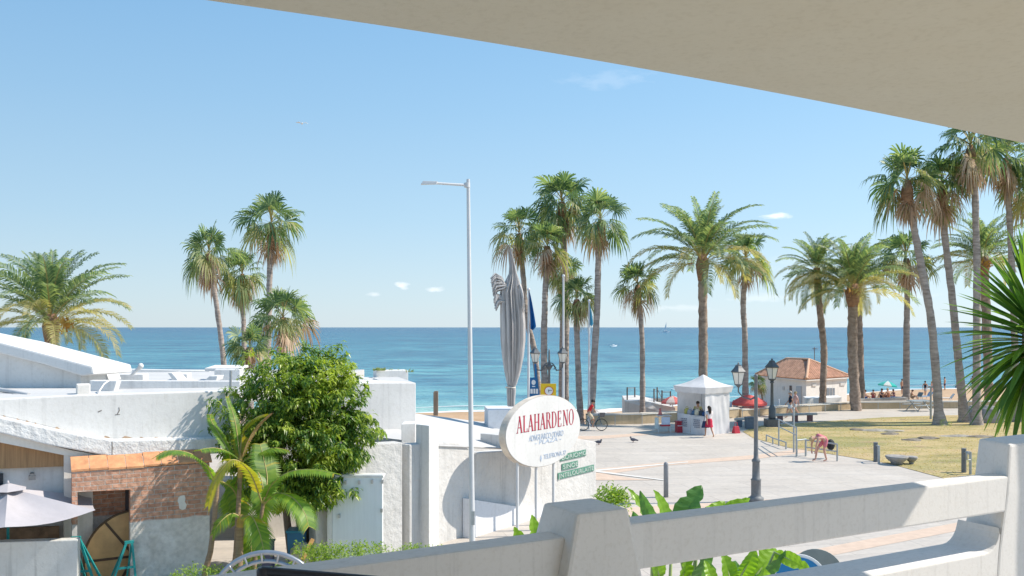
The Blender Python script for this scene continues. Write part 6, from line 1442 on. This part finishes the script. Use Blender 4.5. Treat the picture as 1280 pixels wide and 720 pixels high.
# bicycle
bm_ = M('bike_frame', (.05, .12, .20), .4, .2, 8); tyre = M('tyre', (.03, .03, .035), .8); chrome = M('spokes', (.5, .5, .52), .35, metal=.7)
q = ground_at(740, 51.2, .02); BK = thing('bicycle', 'dark blue city bicycle with a front basket ridden along the seafront wall', 'bicycle', tuple(q), 0)
for name, x in (('wheel', .55), ('wheel', -.52)):
    m = MB(); m.tube([(x+.33*math.cos(k*math.pi/14), 0, .35+.33*math.sin(k*math.pi/14)) for k in range(29)], .022, 5, cap=False); wh = m.build(name, tyre, BK)
    m = MB()
    for k in range(10): m.tube([(x, 0, .35), (x+.31*math.cos(k*.628), 0, .35+.31*math.sin(k*.628))], .005, 3)
    m.ball((x, 0, .35), .035, 6); m.build('spokes', chrome, wh)
m = MB()
for a_, b_, r_ in (((-.52, 0, .35), (-.05, 0, .30), .018), ((-.05, 0, .30), (-.2, 0, .92), .02), ((-.52, 0, .35), (-.17, 0, .8), .015), ((-.05, 0, .30), (.2, 0, .45), .022), ((.2, 0, .45), (.40, 0, .80), .022), ((.36, 0, 1.0), (.55, 0, .35), .02)): m.tube([a_, b_], r_, 6)
m.build('frame', bm_, BK)
m = MB(); m.tube([(.37, 0, 1.0), (.34, 0, 1.10)], .018, 6); m.tube([(.18, -.27, 1.10), (.32, -.2, 1.14), (.36, 0, 1.10), (.32, .2, 1.14), (.18, .27, 1.10)], .014, 6); m.build('handlebar', chrome, BK)
m = MB(); m.hexa([Vector(p) for p in ((.46, -.12, .80), (.70, -.12, .80), (.70, .12, .80), (.46, .12, .80))], [Vector(p) for p in ((.43, -.16, 1.04), (.76, -.16, 1.04), (.76, .16, 1.04), (.43, .16, 1.04))]); m.build('basket', M('wicker', (.16, .15, .15), .8, .3, 12), BK)
m = MB(); m.hexa([Vector(p) for p in ((-.34, -.09, .92), (-.06, -.03, .92), (-.06, .03, .92), (-.34, .09, .92))], [Vector(p) for p in ((-.34, -.1, .98), (-.06, -.03, .97), (-.06, .03, .97), (-.34, .1, .98))]); m.build('saddle', tyre, BK, bevel=.01)
m = MB(); m.lathe([(.08, -.01), (.08, .01)], n=12); 
m.v = [Vector((p.x-.05, p.z-.05, p.y+.30)) for p in m.v]; m.tube([(-.05, -.07, .30), (-.05+.12, -.07, .22), (-.05+.12, -.14, .22)], .012, 5); m.tube([(-.05, .03, .30), (-.17, .03, .38), (-.17, .14, .38)], .012, 5); m.build('crankset', chrome, BK)

# ------------------------------------------------------------------ people
skin_m = M('skin_tan', (.52, .29, .19), .6, .08, 10); skin_p = M('skin_pink', (.60, .33, .25), .6, .08, 10)
hair_d = M('hair_dark', (.03, .02, .015), .6, .3, 14); hair_l = M('hair_fair', (.50, .36, .19), .6, .3, 14); hair_g = M('hair_grey', (.45, .42, .40), .6, .2, 14)
cloth_cache = {}
def dye(c):
    if c not in cloth_cache: cloth_cache[c] = M('cloth_%d' % len(cloth_cache), c, .85, .15, 7, .3, 12)
    return cloth_cache[c]
def skinned(verts, edges, radii, name, mat, parent, sub=1):
    me = bpy.data.meshes.new(name+'_cage'); me.from_pydata([tuple(v) for v in verts], edges, [])
    o = bpy.data.objects.new(name+'_cage', me); COL.objects.link(o)
    sk = o.modifiers.new('skin', 'SKIN'); sk.use_smooth_shade = True
    ly = me.skin_vertices[0].data if me.skin_vertices else None
    for i, r in enumerate(radii):
        rr = r if hasattr(r, '__len__') else (r, r); ly[i].radius = rr; ly[i].use_root = (i == 0)
    sb_ = o.modifiers.new('sub', 'SUBSURF'); sb_.levels = sub; sb_.render_levels = sub
    dg = bpy.context.evaluated_depsgraph_get(); out_ = bpy.data.meshes.new_from_object(o.evaluated_get(dg))
    bpy.data.objects.remove(o); out_.name = name; out_.materials.clear(); out_.materials.append(mat)
    ob = bpy.data.objects.new(name, out_); COL.objects.link(ob); ob.parent = parent; return ob
STAND = dict(pelvis=(0, 0, .95), spine=(0, 0, 1.13), chest=(0, 0, 1.33), neck=(0, 0, 1.50), head=(0, -.02, 1.62), top=(0, 0, 1.73),
             shL=(.18, 0, 1.42), elL=(.23, .02, 1.14), wrL=(.23, -.04, .89), shR=(-.18, 0, 1.42), elR=(-.23, .02, 1.14), wrR=(-.23, -.04, .89),
             hipL=(.09, 0, .90), knL=(.10, -.02, .50), anL=(.10, .02, .08), toL=(.11, -.13, .035), hipR=(-.09, 0, .90), knR=(-.10, -.02, .50), anR=(-.10, .02, .08), toR=(-.11, -.13, .035))
def person(label, loc, rz, pose, shirt=None, lower=None, skin=skin_m, hair=hair_d, scale=1, longhair=False, skirt=False, grp=None, sleeves=True, hat=None):
    """pose: joint positions in metres, figure faces -y"""
    J = {k: Vector(v) for k, v in {**STAND, **pose}.items()}
    t = thing('person', label, 'person', loc, rz, grp); t.scale = (scale,)*3
    V = []; E = []; RR = []; ix = {}
    rad = dict(pelvis=(.15, .11), spine=(.125, .095), chest=(.155, .11), neck=.052, head=(.082, .098), top=(.06, .07), shL=.062, elL=.043, wrL=.028, shR=.062, elR=.043, wrR=.028, hipL=.085, knL=.056, anL=.037, toL=.033, hipR=.085, knR=.056, anR=.037, toR=.033)
    def v(n, p, r): ix[n] = len(V); V.append(Vector(p)); RR.append(r)
    for n in rad: v(n, J[n], rad[n])
    def e(a, b): E.append((ix[a], ix[b]))
    for a, b in (('pelvis', 'spine'), ('spine', 'chest'), ('chest', 'neck'), ('neck', 'head'), ('head', 'top'), ('chest', 'shL'), ('shL', 'elL'), ('elL', 'wrL'), ('chest', 'shR'), ('shR', 'elR'), ('elR', 'wrR'), ('pelvis', 'hipL'), ('hipL', 'knL'), ('knL', 'anL'), ('anL', 'toL'), ('pelvis', 'hipR'), ('hipR', 'knR'), ('knR', 'anR'), ('anR', 'toR')): e(a, b)
    fwd = (J['head']-J['neck']); f_ = Vector((0, -1, 0)); f_ = (f_-fwd.normalized()*f_.dot(fwd.normalized())).normalized() if abs(fwd.normalized().y) < .95 else Vector((0, 0, -1))
    lat = fwd.normalized().cross(f_)
    v('nose', J['head']+f_*.115-fwd.normalized()*.01, .014); e('head', 'nose')
    for s_ in ('L', 'R'):
        sg_ = 1 if s_ == 'L' else -1
        v('ear'+s_, J['head']+lat*(.095*sg_), .016); e('head', 'ear'+s_)
        d = (J['wr'+s_]-J['el'+s_]).normalized(); sd = d.orthogonal().normalized(); sd = (Vector((0, 1, 0))-d*d.y); sd = sd.normalized() if sd.length > .1 else d.orthogonal().normalized()
        v('palm'+s_, J['wr'+s_]+d*.07, (.036, .016)); e('wr'+s_, 'palm'+s_)
        cv = d.cross(sd)*(-sg_)
        for k, (o_, l) in enumerate(((-.030, .062), (-.010, .078), (.010, .074), (.030, .056))):
            b0_ = J['wr'+s_]+d*.095+sd*o_; v('k%d' % k+s_, b0_, .009); v('m%d' % k+s_, b0_+d*l*.55+cv*.008, .008); v('f%d' % k+s_, b0_+d*l*.92+cv*.03, .006); e('palm'+s_, 'k%d' % k+s_); e('k%d' % k+s_, 'm%d' % k+s_); e('m%d' % k+s_, 'f%d' % k+s_)
        b0_ = J['wr'+s_]+d*.035-sd*.035; v('th'+s_, b0_+cv*.01, .010); v('tt'+s_, b0_+d*.045-sd*.02+cv*.02, .008); e('palm'+s_, 'th'+s_); e('th'+s_, 'tt'+s_)
    body = skinned(V, E, RR, 'body', skin, t)
    m = MB()
    for sg_ in (1, -1): m.ball(J['head']+f_*.088+lat*(.033*sg_)+fwd.normalized()*.01, .011, 6)
    m.build('eyes', hair_d, body)
    # hair: a cap over the back and top of the head, and a fall behind when long
    m = MB(); up = fwd.normalized(); hc = J['head']+up*.045-f_*.018
    m.ball((0, 0, 0), (1, 1, 1), 12); m.v = [hc+lat*p.x*.098+f_*(p.y*-.112)+up*p.z*.105 for p in m.v]
    if longhair: m.tube([hc-f_*.06, hc-f_*.09-Vector((0, 0, .12)), hc-f_*.08-Vector((0, 0, .3)), hc-f_*.06-Vector((0, 0, .42))], [.085, .09, .075, .03], 8)
    m.build('hair', hair, t)
    if hat:
        m = MB(); m.lathe([(.20, 0), (.2, .015), (.115, .03), (.10, .11), (.04, .13)], n=14); m.v = [hc+up*(.03+p.z)+lat*p.x+f_*p.y for p in m.v]; m.build('hat', dye(hat), t)
    def garment(names, edges, rr, name, c):
        n2 = list(names); VV = [J[n] for n in n2]; EE = [(n2.index(a), n2.index(b)) for a, b in edges]; skinned(VV, EE, rr, name, dye(c), t)
    if shirt:
        J['c2'] = J['chest'].lerp(J['neck'], .45)
        J['eL2'] = J['shL'].lerp(J['elL'], .62); J['eR2'] = J['shR'].lerp(J['elR'], .62); J['low'] = J['pelvis'].lerp(J['spine'], .1)
        nm = ['spine', 'low', 'chest', 'c2']+(['shL', 'eL2', 'shR', 'eR2'] if sleeves else []); ed = [('low', 'spine'), ('spine', 'chest'), ('chest', 'c2')]+([('chest', 'shL'), ('shL', 'eL2'), ('chest', 'shR'), ('shR', 'eR2')] if sleeves else [])
        rr = [(.15, .118), (.168, .128), (.18, .135), .075]+([.08, .062, .08, .062] if sleeves else []); garment(nm, ed, rr, 'shirt', shirt)
    if lower:
        if skirt:
            m = MB(); pts = [J['spine'].lerp(J['pelvis'], .4), J['pelvis'], J['hipL'].lerp(J['hipR'], .5).lerp((J['knL']+J['knR'])/2, .35), J['hipL'].lerp(J['hipR'], .5).lerp((J['knL']+J['knR'])/2, .75)]
            m.tube(pts, [.135, .175, .20, .24], 14); m.build('skirt', dye(lower), t)
        else:
            J['tL'] = J['hipL'].lerp(J['knL'], .78); J['tR'] = J['hipR'].lerp(J['knR'], .78); J['w'] = J['pelvis'].lerp(J['spine'], .35)
            garment(['pelvis', 'w', 'hipL', 'tL', 'hipR', 'tR'], [('pelvis', 'w'), ('pelvis', 'hipL'), ('hipL', 'tL'), ('pelvis', 'hipR'), ('hipR', 'tR')], [(.165, .128), (.155, .12), .105, .085, .105, .085], 'shorts', lower)
    return t
def feet(px, py): d = EYE*F/(py-HZ); return (at(px, 0, d).x, d, .03)
# woman bending over towards her feet, seen side-on, head towards the gazebo
BEND = dict(pelvis=(0, .10, .95), spine=(0, -.04, 1.07), chest=(0, -.24, 1.10), neck=(0, -.38, 1.03), head=(0, -.50, .99), top=(0, -.60, .95), shL=(.17, -.30, 1.03), elL=(.19, -.40, .76), wrL=(.14, -.42, .50), shR=(-.17, -.30, 1.03), elR=(-.18, -.44, .76), wrR=(-.12, -.46, .48),
            hipL=(.09, .08, .90), knL=(.11, -.02, .50), anL=(.11, .10, .08), toL=(.12, -.06, .035), hipR=(-.09, .08, .90), knR=(-.11, -.22, .52), anR=(-.11, -.30, .08), toR=(-.12, -.45, .035))
person('woman in a pink swimsuit bending down at the low rail on the paving', feet(1029, 577.5), R(-90+8), BEND, (.66, .20, .24), (.66, .20, .24), skin_p, hair_l, 1.03, sleeves=False)
q = Vector(feet(1040, 575)); t = thing('black_backpack', 'black backpack hanging on the rail behind the bending woman', 'backpack', (q.x+.05, q.y+.3, .45), .3); m = MB(); m.ball((0, 0, .2), (.2, .15, .26), 12); m.build('body', M('black_nylon', (.02, .025, .03), .7), t); m = MB(); m.tube([(-.1, -.1, .35), (-.14, -.22, .2), (-.1, -.12, .05)], .02, 5); m.build('strap', bpy.data.materials['black_nylon'], t)
WALK = dict(hipL=(.09, 0, .90), knL=(.10, -.20, .53), anL=(.10, -.22, .10), toL=(.11, -.38, .06), knR=(-.10, .06, .50), anR=(-.10, .30, .13), toR=(-.11, .20, .035), elL=(.23, .10, 1.15), wrL=(.23, .14, .90), elR=(-.22, -.06, 1.15), wrR=(-.2, -.22, .95))
person('man in a dark navy T-shirt and pale shorts walking past the far lamp', feet(988, 523.5), R(-100), WALK, (.02, .03, .06), (.50, .56, .62), skin_m, hair_g, 1.02)
person('woman in a pale pink top walking behind the man in navy', feet(994.5, 521), R(-85), WALK, (.68, .45, .42), (.62, .60, .58), skin_p, hair_l, .95)
person('dark-haired woman in white top and red skirt shopping at the gazebo', (at(886.5, 0, 48.0).x, 48.0, .03), R(200), dict(WALK, elR=(-.22, -.16, 1.14), wrR=(-.16, -.36, 1.08)), (.72, .66, .66), (.55, .03, .07), skin_m, hair_d, .97, True, True)
q = at(881.5, 0, 48.05); t = thing('shopping_bag', 'dark blue cloth bag hanging beside the woman in the red skirt', 'bag', (q.x, q.y, .55)); m = MB(); m.hexa([Vector(p) for p in ((-.2, -.07, 0), (.2, -.07, 0), (.2, .07, 0), (-.2, .07, 0))], [Vector(p) for p in ((-.13, -.03, .36), (.13, -.03, .36), (.13, .03, .36), (-.13, .03, .36))]); m.build('body', dye((.03, .05, .12)), t, bevel=.02); m = MB(); m.tube([(-.08, 0, .35), (-.02, 0, .62), (.03, 0, .62), (.08, 0, .35)], .012, 5); m.build('handle', dye((.03, .05, .12)), t)
vq = kp(.62, KL*.52, 0); person('dark-haired seller in a yellow top behind the gazebo counter', (vq.x, vq.y, .03), math.atan2(-1, -.9)+R(90), dict(elL=(.26, -.06, 1.18), wrL=(.16, -.28, 1.12), elR=(-.26, -.06, 1.18), wrR=(-.14, -.30, 1.12)), (.60, .52, .20), (.05, .05, .08), skin_m, hair_d, 1.02)
# cyclist in the saddle: hips on the saddle, hands at the bar (faces +x along the bicycle)
CY = dict(pelvis=(0, .20, 1.04), spine=(0, .14, 1.22), chest=(0, .04, 1.40), neck=(0, -.02, 1.55), head=(0, -.06, 1.66), top=(0, -.05, 1.76), shL=(.18, .02, 1.48), elL=(.24, -.08, 1.28), wrL=(.24, -.14, 1.17), shR=(-.18, .02, 1.48), elR=(-.24, -.08, 1.28), wrR=(-.24, -.14, 1.17),
          hipL=(.09, .18, .98), knL=(.12, -.12, .74), anL=(.13, .12, .46), toL=(.13, -.02, .40), hipR=(-.09, .18, .98), knR=(-.12, -.14, .60), anR=(-.13, .0, .28), toR=(-.13, -.14, .23))
person('cyclist in a red shirt and beige shorts on the city bicycle', tuple(BK.location), R(90), CY, (.58, .03, .04), (.52, .45, .33), skin_m, hair_d, 1.0)
# bathers on the beach
SIT = dict(pelvis=(0, .05, .22), spine=(0, .08, .40), chest=(0, .03, .60), neck=(0, -.01, .77), head=(0, -.05, .88), top=(0, -.03, .99), shL=(.18, .02, .69), elL=(.22, -.12, .48), wrL=(.16, -.32, .42), shR=(-.18, .02, .69), elR=(-.22, -.12, .48), wrR=(-.16, -.32, .42), hipL=(.09, 0, .20), knL=(.13, -.38, .46), anL=(.12, -.52, .08), toL=(.12, -.65, .04), hipR=(-.09, 0, .20), knR=(-.13, -.38, .46), anR=(-.12, -.52, .08), toR=(-.12, -.65, .04))
def bather(label, px, d, rz, pose, shirt, lower, hair=hair_d, sc=1, lh=False):
    x = at(px, 0, d).x; person(label, (x, d, gz(x, d)+.02), rz, pose, shirt, lower, skin_m, hair, sc, lh, grp='people on the beach', sleeves=False)
bather('sunbather in blue sitting nearest the thickest date palm', 1081, 96, 1.0, SIT, (.05, .10, .28), (.05, .10, .28), sc=1.15)
bather('sunbather in a dark red top sitting second from the thickest date palm', 1091.5, 97, 2.6, SIT, (.30, .06, .08), (.1, .05, .1), sc=1.1)
bather('sunbather in black sitting below the turquoise parasol', 1102, 97, .3, SIT, (.03, .03, .05), (.03, .03, .05), sc=1.2)
bather('sunbather with fair hair and rust-brown top kneeling under the turquoise parasol', 1110, 96, 3.5, SIT, (.35, .14, .08), (.2, .1, .08), hair_l, 1.25)
bather('sunbather sitting in a plum top just past the turquoise parasol', 1117, 97, 5.2, SIT, (.22, .08, .16), (.1, .05, .1), sc=1.1)
bather('bather in dark trunks standing tall before the sea beside the turquoise parasol', 1127.5, 108, .5, STAND, None, (.03, .05, .09), sc=1.06)
bather('sunbather in khaki sitting just past the beach fan palm trunk', 1140, 95, 1.2, SIT, (.30, .26, .18), (.25, .2, .15), sc=1.1)
bather('bather in black top and pale shorts standing between beach fan palm and leaning palm', 1156.5, 101, 2.4, WALK, (.03, .03, .05), (.5, .55, .6), sc=1.03)
bather('bather in a pink swimsuit standing close to the leaning palm', 1164.5, 103, .9, STAND, (.55, .2, .2), (.55, .2, .2), hair_l, .95)
bather('bather standing at the water edge behind the leaning palm trunk', 1181, 117, 3.9, STAND, None, (.05, .07, .15), sc=1.0)
bather('bather wading out of the water between the upright palm trunks', 1215.5, 121, 2.0, WALK, None, (.4, .1, .08), sc=1.0)
# beach gear
def lounger(label, px, d, rz, c_):
    x = at(px, 0, d).x; t = thing('beach_lounger', label, 'lounger', (x, d, gz(x, d)), rz, 'loungers on the sand'); m = MB(); m.box((0, .3, .3), (.6, 1.2, .07)); m.build('seat', dye(c_), t); m = MB(); m.box((0, -.5, .5), (.6, .06, .6), tilt=Matrix.Rotation(R(35), 3, 'X')); m.build('backrest', dye(c_), t)
    for s_ in (-1, 1): m = MB(); m.tube([(s_*.28, .8, 0), (s_*.28, .8, .3)], .03, 5); m.tube([(s_*.28, -.3, 0), (s_*.28, -.3, .3)], .03, 5); m.build('leg', wp_, t)
lounger('dark blue lounger on the sand next to the standing bather in trunks', 1122.5, 96, 1.2, (.06, .10, .2)); lounger('grey-green beach chair just past the khaki sunbather', 1146, 96, 2.0, (.18, .22, .22)); lounger('pale lounger on the sand under the turquoise parasol', 1096, 98, .4, (.6, .55, .5)); lounger('light blue lounger on the sand by the bather in pale shorts', 1158, 96.5, 1.9, (.3, .42, .55)); lounger('white lounger alone on the sand behind the leaning palm', 1184, 92, 1.4, (.66, .64, .6))
m = MB(); c_ = at(1252, 481, 122); 
for k in range(9): rk = random.Random(k); m.ball((c_.x-4+k*1.6, 124+rk.uniform(-1, 1), SEA+.1), (rk.uniform(.6, 1.3), .8, rk.uniform(.3, .7)), 8)
tag(m.build('rock_reef', bould), 'dark row of shore rocks in the shallows behind the spiky yucca', 'rocks')

# boats, birds
q = at(832.5, 413.6, 1500); q.z = SEA; t = thing('sailboat', 'distant white sailboat with bare tall mast on the horizon', 'boat', tuple(q)); bw = M('boat_white', (.85, .85, .86), .4, .04, 1)
m = MB(); m.hexa([Vector(p) for p in ((-5, -1.2, 0), (4, -1, 0), (4, 1, 0), (-5, 1.2, 0))], [Vector(p) for p in ((-5.6, -1.7, 1.6), (6.4, -.4, 1.9), (6.4, .4, 1.9), (-5.6, 1.7, 1.6))]); m.build('hull', bw, t)
m = MB(); m.box((-.5, 0, 2.3), (5, 2, 1)); m.build('cabin', bw, t, bevel=.2); m = MB(); m.tube([(.5, 0, 1.8), (.5, 0, 17.5)], .16, 6); m.build('mast', bw, t); m = MB(); m.add([(.3, 0, 3.2), (.3, 0, 15.8), (-3.2, 0, 3.4)], [(0, 1, 2)]); m.extr([(.3, .04, 3.2), (.3, .04, 15.8), (-3.2, .04, 3.4)], (0, .08, 0)); m.build('sail', bw, t)
def runabout(label, px, py, L, rz):
    d = (EYE-SEA)*F/(py-HZ); q = at(px, py, d); t = thing('motorboat', label, 'boat', (q.x, q.y, SEA), rz, 'motorboats off the beach'); k = L/6
    m = MB(); m.hexa([Vector(p)*k for p in ((-3, -.9, -.1), (2, -.7, -.1), (2, .7, -.1), (-3, .9, -.1))], [Vector(p)*k for p in ((-3, -1.2, .9), (3.4, -.15, 1.2), (3.4, .15, 1.2), (-3, 1.2, .9))]); m.build('hull', bw, t); m = MB(); m.hexa([Vector(p)*k for p in ((-1, -.7, 1), (1, -.6, 1), (1, .6, 1), (-1, .7, 1))], [Vector(p)*k for p in ((-.9, -.6, 1.6), (.4, -.5, 1.7), (.4, .5, 1.7), (-.9, .6, 1.6))]); m.build('windscreen', bw, t)
runabout('small white motorboat on the open water above the jetty posts', 767, 433, 3.2, .3)
runabout('tiny white boat low on the water beside the gazebo roof', 843, 487, .9, .2)
gull_m = M('gull_white', (.8, .8, .8), .7)
q = at(377.5, 154.5, 70); t = thing('gull', 'single white gull gliding high in the open sky', 'bird', tuple(q), .4); m = MB(); m.ball((0, 0, 0), (.07, .2, .06), 8); m.ball((0, -.2, .02), .045, 6); m.build('body', gull_m, t)
for s_ in (-1, 1): m = MB(); m.extr([(s_*.04, -.06, 0), (s_*.25, -.1, .1), (s_*.5, .06, .04), (s_*.25, .05, .1), (s_*.04, .1, 0)], (0, 0, .012)); m.build('wing', gull_m, t)
pig = M('pigeon_grey', (.12, .12, .15), .7, .3, 14)
def pigeon(label, px, py, rz):
    d = EYE*F/(py-HZ); x = at(px, 0, d).x; t = thing('pigeon', label, 'bird', (x, d, .03), rz, 'pigeons on the paving'); m = MB(); m.ball((0, 0, .14), (.075, .15, .085), 10); m.ball((0, -.13, .25), (.04, .045, .045), 8); m.tube([(0, -.09, .17), (0, -.13, .24)], [.055, .035], 8); m.tube([(0, -.17, .25), (0, -.2, .24)], [.012, .004], 5); m.tube([(0, .1, .14), (0, .27, .10)], [.06, .03], 6); m.build('body', pig, t)
    for s_ in (-1, 1): m = MB(); m.tube([(s_*.03, 0, .08), (s_*.03, 0, 0)], .009, 5); m.tube([(s_*.03, .02, .004), (s_*.03, -.04, .004)], .008, 4); m.build('leg', M('pigeon_leg', (.4, .12, .1), .7) if 'pigeon_leg' not in bpy.data.materials else bpy.data.materials['pigeon_leg'], t)
pigeon('grey pigeon on the paving just past the lettered white wall', 748.5, 556.5, 1.2); pigeon('grey pigeon on the paving halfway between white wall and gazebo', 791.5, 553.5, 4.4)
